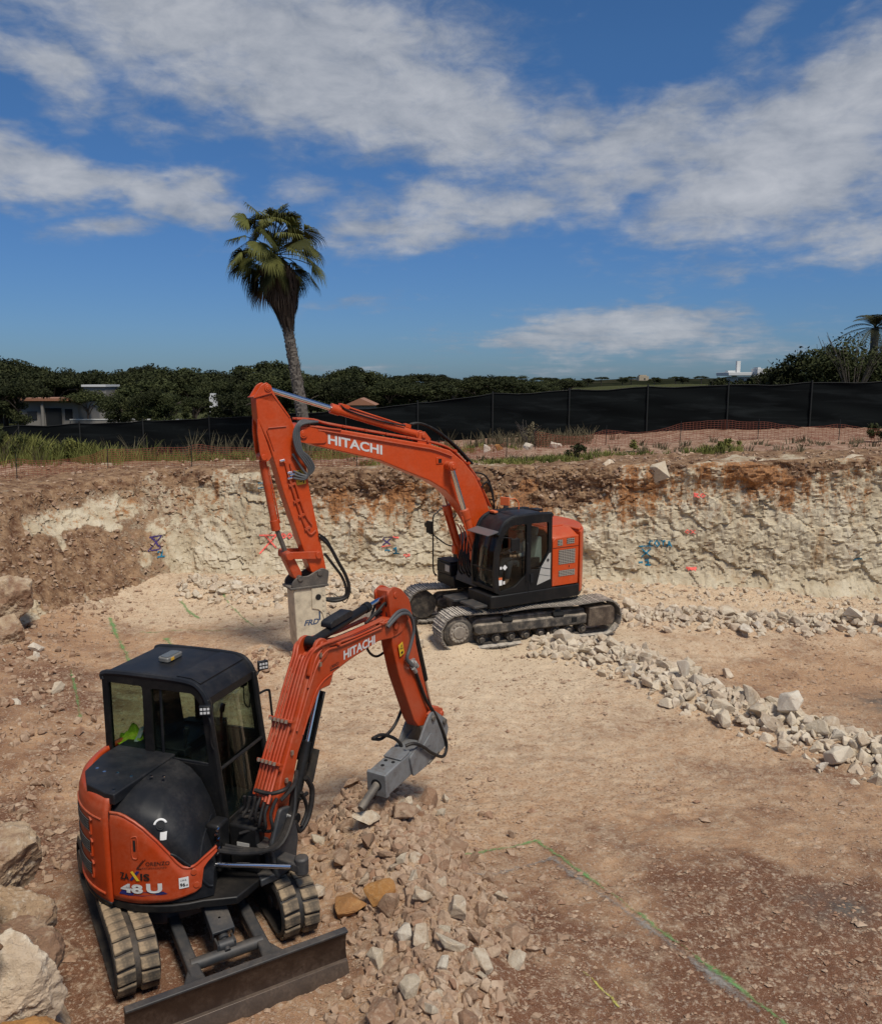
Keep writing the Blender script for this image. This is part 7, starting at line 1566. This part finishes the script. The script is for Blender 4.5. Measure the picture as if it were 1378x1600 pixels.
def grass(name, label, regions, mat, seed):
    r = np.random.default_rng(seed); V, Tn = [], []
    for (x0, y0, rx, ry, n, h, clump) in regions:
        m = max(1, n // 14); cx = x0 + r.normal(0, .5, m) * rx; cy = y0 + r.normal(0, .5, m) * ry; hh = h * r.uniform(.5, 1.25, m); tt = r.random(m)
        for i in range(m):
            if cy[i] < 24.5: continue
            z = drop(cx[i], cy[i]); k = 14; a = r.uniform(0, 6.28, k); d = r.uniform(0, clump, k); b = np.stack([cx[i] + d * np.cos(a), cy[i] + d * np.sin(a), np.full(k, z - .03)], 1); l = hh[i] * r.uniform(.5, 1.2, k); ln = l * r.uniform(.15, .6, k); a2 = a + r.uniform(-.8, .8, k)
            tip = b + np.stack([np.cos(a2) * ln, np.sin(a2) * ln, l], 1); mid = b + np.stack([np.cos(a2) * ln * .3, np.sin(a2) * ln * .3, l * .6], 1); w = .014; o = np.stack([np.full(k, w), np.zeros(k), np.zeros(k)], 1)
            V.append(np.stack([b - o, b + o, mid + o * .8, mid - o * .8], 1)); V.append(np.stack([mid - o * .8, mid + o * .8, tip + o * .15, tip - o * .15], 1)); t = np.clip(tt[i] * .7 + .3 * r.random(k), 0, 1); Tn += [np.repeat(t, 4)] * 2
    V = np.concatenate(V).reshape(-1, 3); o = np_mesh(name, V, np.arange(len(V)).reshape(-1, 4), FM[mat], dict(tint=np.concatenate(Tn))); o['kind'] = 'stuff'; o['label'] = label; o['category'] = 'grass'
grass('grass', 'rough green grass growing along the foot of the black fence and on the left mound', [(-15.2, 28.6, 3.6, 1.8, 9500, .62, .25), (-12.2, 29.6, 2.6, 1.3, 3600, .48, .25), (-8, 31.8, 5.5, 2.0, 6500, .34, .22), (-1.5, 32, 3.6, 1.6, 2200, .28, .2), (3.0, 26.2, 1.8, .7, 1500, .16, .14), (1.5, 26.0, 1.2, .6, 500, .12, .12), (-1.4, 26.6, 1.4, .5, 700, .16, .14), (5.2, 26.8, 1.6, .6, 450, .2, .15), (8.6, 26.3, .7, .4, 420, .26, .18), (-18, 31, 5, 2.5, 4500, .5, .3)], 'grass', 31)
grass('dry_weeds', 'tall dry weeds standing in front of the black fence', [(-11, 33, 6, 2, 600, .95, .12), (3.5, 33.5, 2.6, 1.5, 900, .55, .3), (-4, 33, 3.5, 1.5, 420, .8, .15), (11, 28, 6, 2, 700, .22, .2), (0, 27, 5, 1, 500, .2, .2), (-14.5, 27.6, 1.6, .8, 1400, .5, .25)], 'dry', 32)
shrub(-14.6, 27.4, 1.0, 2.0, 81, 'grey green bush on the mound at the left edge', 'bush', 130, .06, 18, 10)
shrub(-12.9, 28.0, .75, 1.7, 82, 'leafy green bush right of the grey bush on the left mound', 'grass', 140, .05, 18, 6)
shrub(3.4, 32.6, 1.05, 1.3, 83, 'dry twiggy bush in front of the black fence above the large cab', 'dry', 26, .05, 10, 16)
shrub(15.3, 29.0, .65, 1.3, 84, 'round grey green shrub at the right edge above the face', 'bush', 130, .05, 14, 8)
shrub(9.4, 27.2, .45, 1.2, 85, 'low green tuft in the stones above the face', 'grass', 90, .05, 10, 4)
shrub(4.3, 26.4, .55, .8, 86, 'small upright green weed on the grassy brow', 'bush', 60, .05, 8, 6)
shrub(6.5, 28.2, .55, .35, 87, 'thin yellow green weed on the stony ground', 'grass', 60, .04, 6, 3)

# ================================================================== FAR BUILDINGS
WH = plain('white_render', (.62, .62, .60), .8); WH_SHADED = plain('shaded_white_wall', (.22, .205, .185), .9); WIN = plain('dark_window_glass', (.02, .022, .025), .2); TILE = dirty('terracotta_roof', (.30, .13, .07), (.3, .2, .14), .3, .8); STONE = dirty('weathered_tower_stone', (.42, .35, .25), (.3, .24, .16), .4, .9, 0, .6)  # second white is darkened: the pines' shade is put into the wall colour
def bpart(name, boxes, mat, T, bevel=0):
    g = MB()
    for c, d in boxes: g.box(c, d)
    return g.build(name, mat, T, bevel=bevel)
def villa():
    D = 150; T = thing('white_villa', 'white modern flat roofed villa with a tall chimney beyond the bushes at right', 'house', ((1152 - 689) / 1300 * D, D, 5.0))
    bpart('wall', [((1.2, 0, .9), (6.0, 5, 2.2))], WH, T); bpart('roof', [((.6, -.4, 2.42), (8.4, 6.6, .55))], WH, T, .05); bpart('chimney', [((-.9, -.5, 3.7), (.62, .7, 2.0))], WH, T)
    bpart('parapet', [((-2.2, -.4, 2.85), (1.3, 1.5, .35))], WH, T); 
    for x in (-1.0, .6, 2.2): bpart('window', [((x, -2.54, 1.2), (1.0, .08, .9))], WIN, T)
    D2 = 146; T2 = thing('white_house', 'white upper storey of a house showing above the dark bushes at right', 'house', ((1184 - 689) / 1300 * D2, D2, 5.2)); bpart('wall', [((0, 0, 1.6), (2.9, 3, 3.0))], WH, T2, .03); bpart('parapet', [((-1.1, -.3, 3.2), (.5, 2, .25)), ], WH, T2); bpart('window', [((.4, -1.54, 2.4), (.7, .06, .5))], WIN, T2)
villa()
def tower():
    D = 400; T = thing('stone_tower', 'small ruined stone tower on the far hill crest', 'tower', ((1000 - 689) / 1300 * D, D, 5.2))
    g = MB(); g.prism(rounded([(-2.4, -2), (2.4, -2), (2.4, 2), (-2.4, 2)], .5), -1, 3.6, 'z'); g.prism(rounded([(-1.9, -1.6), (1.4, -1.6), (1.4, 1.6), (-1.9, 1.6)], .3), 3.6, 4.2, 'z'); g.build('tower_wall', STONE, T)
    bpart('low_wall', [((-4.2, 0, .2), (3.6, 2, 1.6)), ], STONE, T); bpart('window', [((.4, -2.04, 2.3), (.6, .1, .8))], WIN, T)
tower()
def pylon():
    D = 420; T = thing('radio_mast', 'thin mast standing on the distant horizon left of the stone tower', 'mast', ((907 - 689) / 1300 * D, D, 4.5)); g = MB(); g.cyl((0, 0, 0), (0, 0, 3.6), .18, .1, n=6); g.build('mast_pole', 'dark', T); bpart('cross_arm', [((0, 0, 3.2), (1.9, .15, .25)), ], 'dark', T)
pylon()
def houses():
    D = 66; sc = D / 1300
    T = thing('beige_house', 'low beige house half hidden under the pines at the left', 'house', ((100 - 689) * sc, D, 2.2))
    bpart('wall', [((0, 0, 1.2), (4.4, 4, 2.4))], WH_SHADED, T); bpart('roof', [((0, -.2, 2.5), (4.9, 4.8, .2))], TILE, T); bpart('window', [((1.5, -2.03, 1.4), (.55, .08, .75))], WIN, T); bpart('door', [((.35, -2.03, 1.0), (1.2, .08, 1.7))], WIN, T); bpart('window', [((-1.3, -2.03, 1.3), (.7, .08, .6))], WIN, T); bpart('porch_pillar', [((-.35, -2.3, 1.1), (.18, .18, 2.2))], WH_SHADED, T)
    T = thing('white_annex', 'small white flat roofed block above the garden wall among the left pines', 'house', ((165 - 689) / 1300 * 74, 74, 1.8)); bpart('wall', [((0, 0, 1.9), (1.9, 3, 3.9))], WH_SHADED, T, .02); bpart('roof', [((0, -.1, 3.9), (2.1, 3.2, .18))], WH, T); bpart('window', [((.3, -1.53, 2.8), (.5, .06, .6))], WIN, T)
    T = thing('garden_wall', 'long low whitewashed garden wall under the left pines', 'wall', ((215 - 689) * sc, D - 2, 2.5)); bpart('wall_panel', [((0, 0, .25), (8.4, .25, .8))], WH_SHADED, T); bpart('coping', [((0, 0, .68), (8.5, .32, .07))], WH, T)
    T = thing('white_pillar', 'narrow white gate pillar between the pines left of the palm', 'pillar', ((337 - 689) / 1300 * 70, 70, 2.2)); bpart('shaft', [((0, 0, 1.3), (.55, .5, 2.6))], WH, T); bpart('cap', [((0, 0, 2.7), (.42, .4, .35))], WH, T)
    T = thing('white_outbuilding', 'small pale outbuilding seen through the pines left of the palm', 'house', ((362 - 689) / 1300 * 74, 74, 2.4)); bpart('wall', [((0, 0, 1.0), (1.5, 2, 2.0))], WH_SHADED, T); bpart('roof', [((0, 0, 2.05), (1.7, 2.2, .12))], WH, T); bpart('window', [((.2, -1.02, 1.2), (.4, .05, .5))], WIN, T)
    T = thing('tiled_house', 'house with a low orange tiled roof between fence and pines right of the palm', 'house', ((567 - 689) / 1300 * 68, 68, 2.4)); bpart('wall', [((0, 0, .9), (2.0, 3, 1.8))], WH_SHADED, T)
    g = MB(); g.prism([(-1.25, 1.8), (1.25, 1.8), (0, 2.35)], -1.8, 1.8); g.build('roof', TILE, T); bpart('window', [((.3, -1.53, 1.2), (.4, .06, .5))], WIN, T)
houses()

# ================================================================== PERSON AND SMALL THINGS
def skin_mesh(name, verts, edges, radii, mat, parent, root=0, sub=2):
    me = bpy.data.meshes.new(name); me.from_pydata(verts, edges, []); o = bpy.data.objects.new(name, me); COL.objects.link(o); o.parent = parent
    md = o.modifiers.new('skin', 'SKIN'); md.use_smooth_shade = True
    if not me.skin_vertices: me.attributes  # created with the modifier below
    bm = bmesh.new(); bm.from_mesh(me); lay = bm.verts.layers.skin.verify(); bm.verts.ensure_lookup_table()
    for v, r_ in zip(bm.verts, radii): v[lay].radius = (r_, r_) if not isinstance(r_, tuple) else r_
    bm.verts[root][lay].use_root = True; bm.to_mesh(me); bm.free()
    o.modifiers.new('sub', 'SUBSURF').levels = sub; o.modifiers['sub'].render_levels = sub; me.materials.append(mat if not isinstance(mat, str) else M[mat]); return o
def operator():
    loc = Matrix.Translation((1.625, 19.636, .107)) @ Matrix.Rotation(R(210), 4, 'Z') @ Vector((.26, .94, 1.80)); T = thing('person', 'person in pale shirt and cap seated in the cab of the large excavator', 'person', loc, R(210))
    # x forward, y left, z up; origin at the hips on the seat
    V = [(0, 0, .06), (.02, 0, .28), (.04, 0, .46), (.05, 0, .56), (.07, 0, .64), (.08, 0, .76)]; E = [(0, 1), (1, 2), (2, 3), (3, 4), (4, 5)]; Rr = [.13, .125, .13, .055, .075, .085]
    for s in (1, -1):
        b = len(V); V += [(.03, s * .17, .49), (.10, s * .24, .26), (.33, s * .20, .22), (.41, s * .19, .23)]; E += [(2, b), (b, b + 1), (b + 1, b + 2), (b + 2, b + 3)]; Rr += [.065, .05, .038, .04]
        b = len(V); V += [(.06, s * .10, .05), (.46, s * .13, .07), (.52, s * .13, -.35), (.62, s * .13, -.40)]; E += [(0, b), (b, b + 1), (b + 1, b + 2), (b + 2, b + 3)]; Rr += [.095, .075, .05, .045]
    skin_mesh('body', V, E, Rr, 'skin', T)
    V = [(0, 0, .10), (.02, 0, .28), (.04, 0, .47)]; E = [(0, 1), (1, 2)]; Rr = [.145, .14, .145]
    for s in (1, -1): b = len(V); V += [(.03, s * .18, .49), (.10, s * .245, .27), (.28, s * .21, .225)]; E += [(2, b), (b, b + 1), (b + 1, b + 2)]; Rr += [.08, .063, .05]
    skin_mesh('shirt', V, E, Rr, 'shirt', T)
    V = [(0, 0, .04)]; E = []; Rr = [.15]
    for s in (1, -1): b = len(V); V += [(.06, s * .10, .05), (.46, s * .13, .07), (.52, s * .13, -.32)]; E += [(0, b), (b, b + 1), (b + 1, b + 2)]; Rr += [.108, .088, .065]
    skin_mesh('trousers', V, E, Rr, 'trousers', T)
    g = MB(); g.grid(lambda a, b: (.075 + .105 * math.cos(b * 1.45) * math.cos(6.2832 * a), .098 * math.cos(b * 1.45) * math.sin(6.2832 * a), .775 + .10 * math.sin(b * 1.57)), 16, 6); g.prism([(.15, -.07), (.27, -.05), (.28, 0), (.27, .05), (.15, .07)], .785, .795, 'z'); g.build('cap', plain('pale_cap', (.45, .33, .25), .85), T)
    g = MB(); g.box((.163, .03, .72), (.012, .022, .012)); g.box((.163, -.03, .72), (.012, .022, .012)); g.build('eyes', 'hole', T); g = MB(); g.prism([(.155, .71), (.185, .675), (.155, .668)], -.014, .014); g.box((.155, 0, .635), (.015, .05, .01)); g.build('nose', 'skin', T)
    for s in (1, -1):
        g = MB()
        for k in range(4): g.tube([(.42, s * (.165 + .018 * k), .24), (.465 - .006 * abs(k - 1), s * (.165 + .018 * k), .245), (.48 - .006 * abs(k - 1), s * (.167 + .018 * k), .215)], .0095, n=6)
        g.tube([(.41, s * .16, .245), (.44, s * .14, .25), (.455, s * .145, .235)], .010, n=6); g.build('fingers', 'skin', T)
operator()
def vest():
    loc = MINI.matrix_basis @ Vector((-.72, .22, 1.60)); T = thing('hi_vis_vest', 'crumpled yellow green hi vis vest lying behind the seat in the mini excavator', 'vest', loc, R(-18))
    g = MB(); r = random.Random(3)
    g.grid(lambda a, b: ((a - .5) * .46 + .03 * math.sin(9 * b), (b - .5) * .34, .04 + .15 * math.exp(-((a - .4) ** 2 + (b - .5) ** 2) * 9) * (1 + .8 * mnoise.noise(Vector((a * 6, b * 6, 1)))) + .05 * mnoise.noise(Vector((a * 11, b * 9, 4)))), 26, 20); o = g.build('vest_cloth', 'hivis', T, solid=.006, smooth=180)
    g = MB(); g.grid(lambda a, b: (.02 + .05 * a, (b - .5) * .32, .085 + .13 * math.exp(-((a * .1 + .02) ** 2 + (b - .5) ** 2) * 9) + .03 * mnoise.noise(Vector((3, b * 6, 2)))), 3, 16); g.build('reflective_band', plain('reflective_band', (.5, .52, .5), .3), T, solid=.003)
    loc = MINI.matrix_basis @ Vector((-.44, .10, 1.60)); T = thing('paper_folder', 'pale green folder lying beside the vest in the mini excavator cab', 'folder', loc, R(-18)); g = MB(); g.box((0, 0, .065), (.16, .03, .11), Matrix.Rotation(R(-14), 3, 'X')); g.build('cover', 'paper', T, bevel=.003); g = MB(); g.box((.0, .019, .067), (.15, .012, .10), Matrix.Rotation(R(-14), 3, 'X')); g.build('pages', 'white', T)
vest()
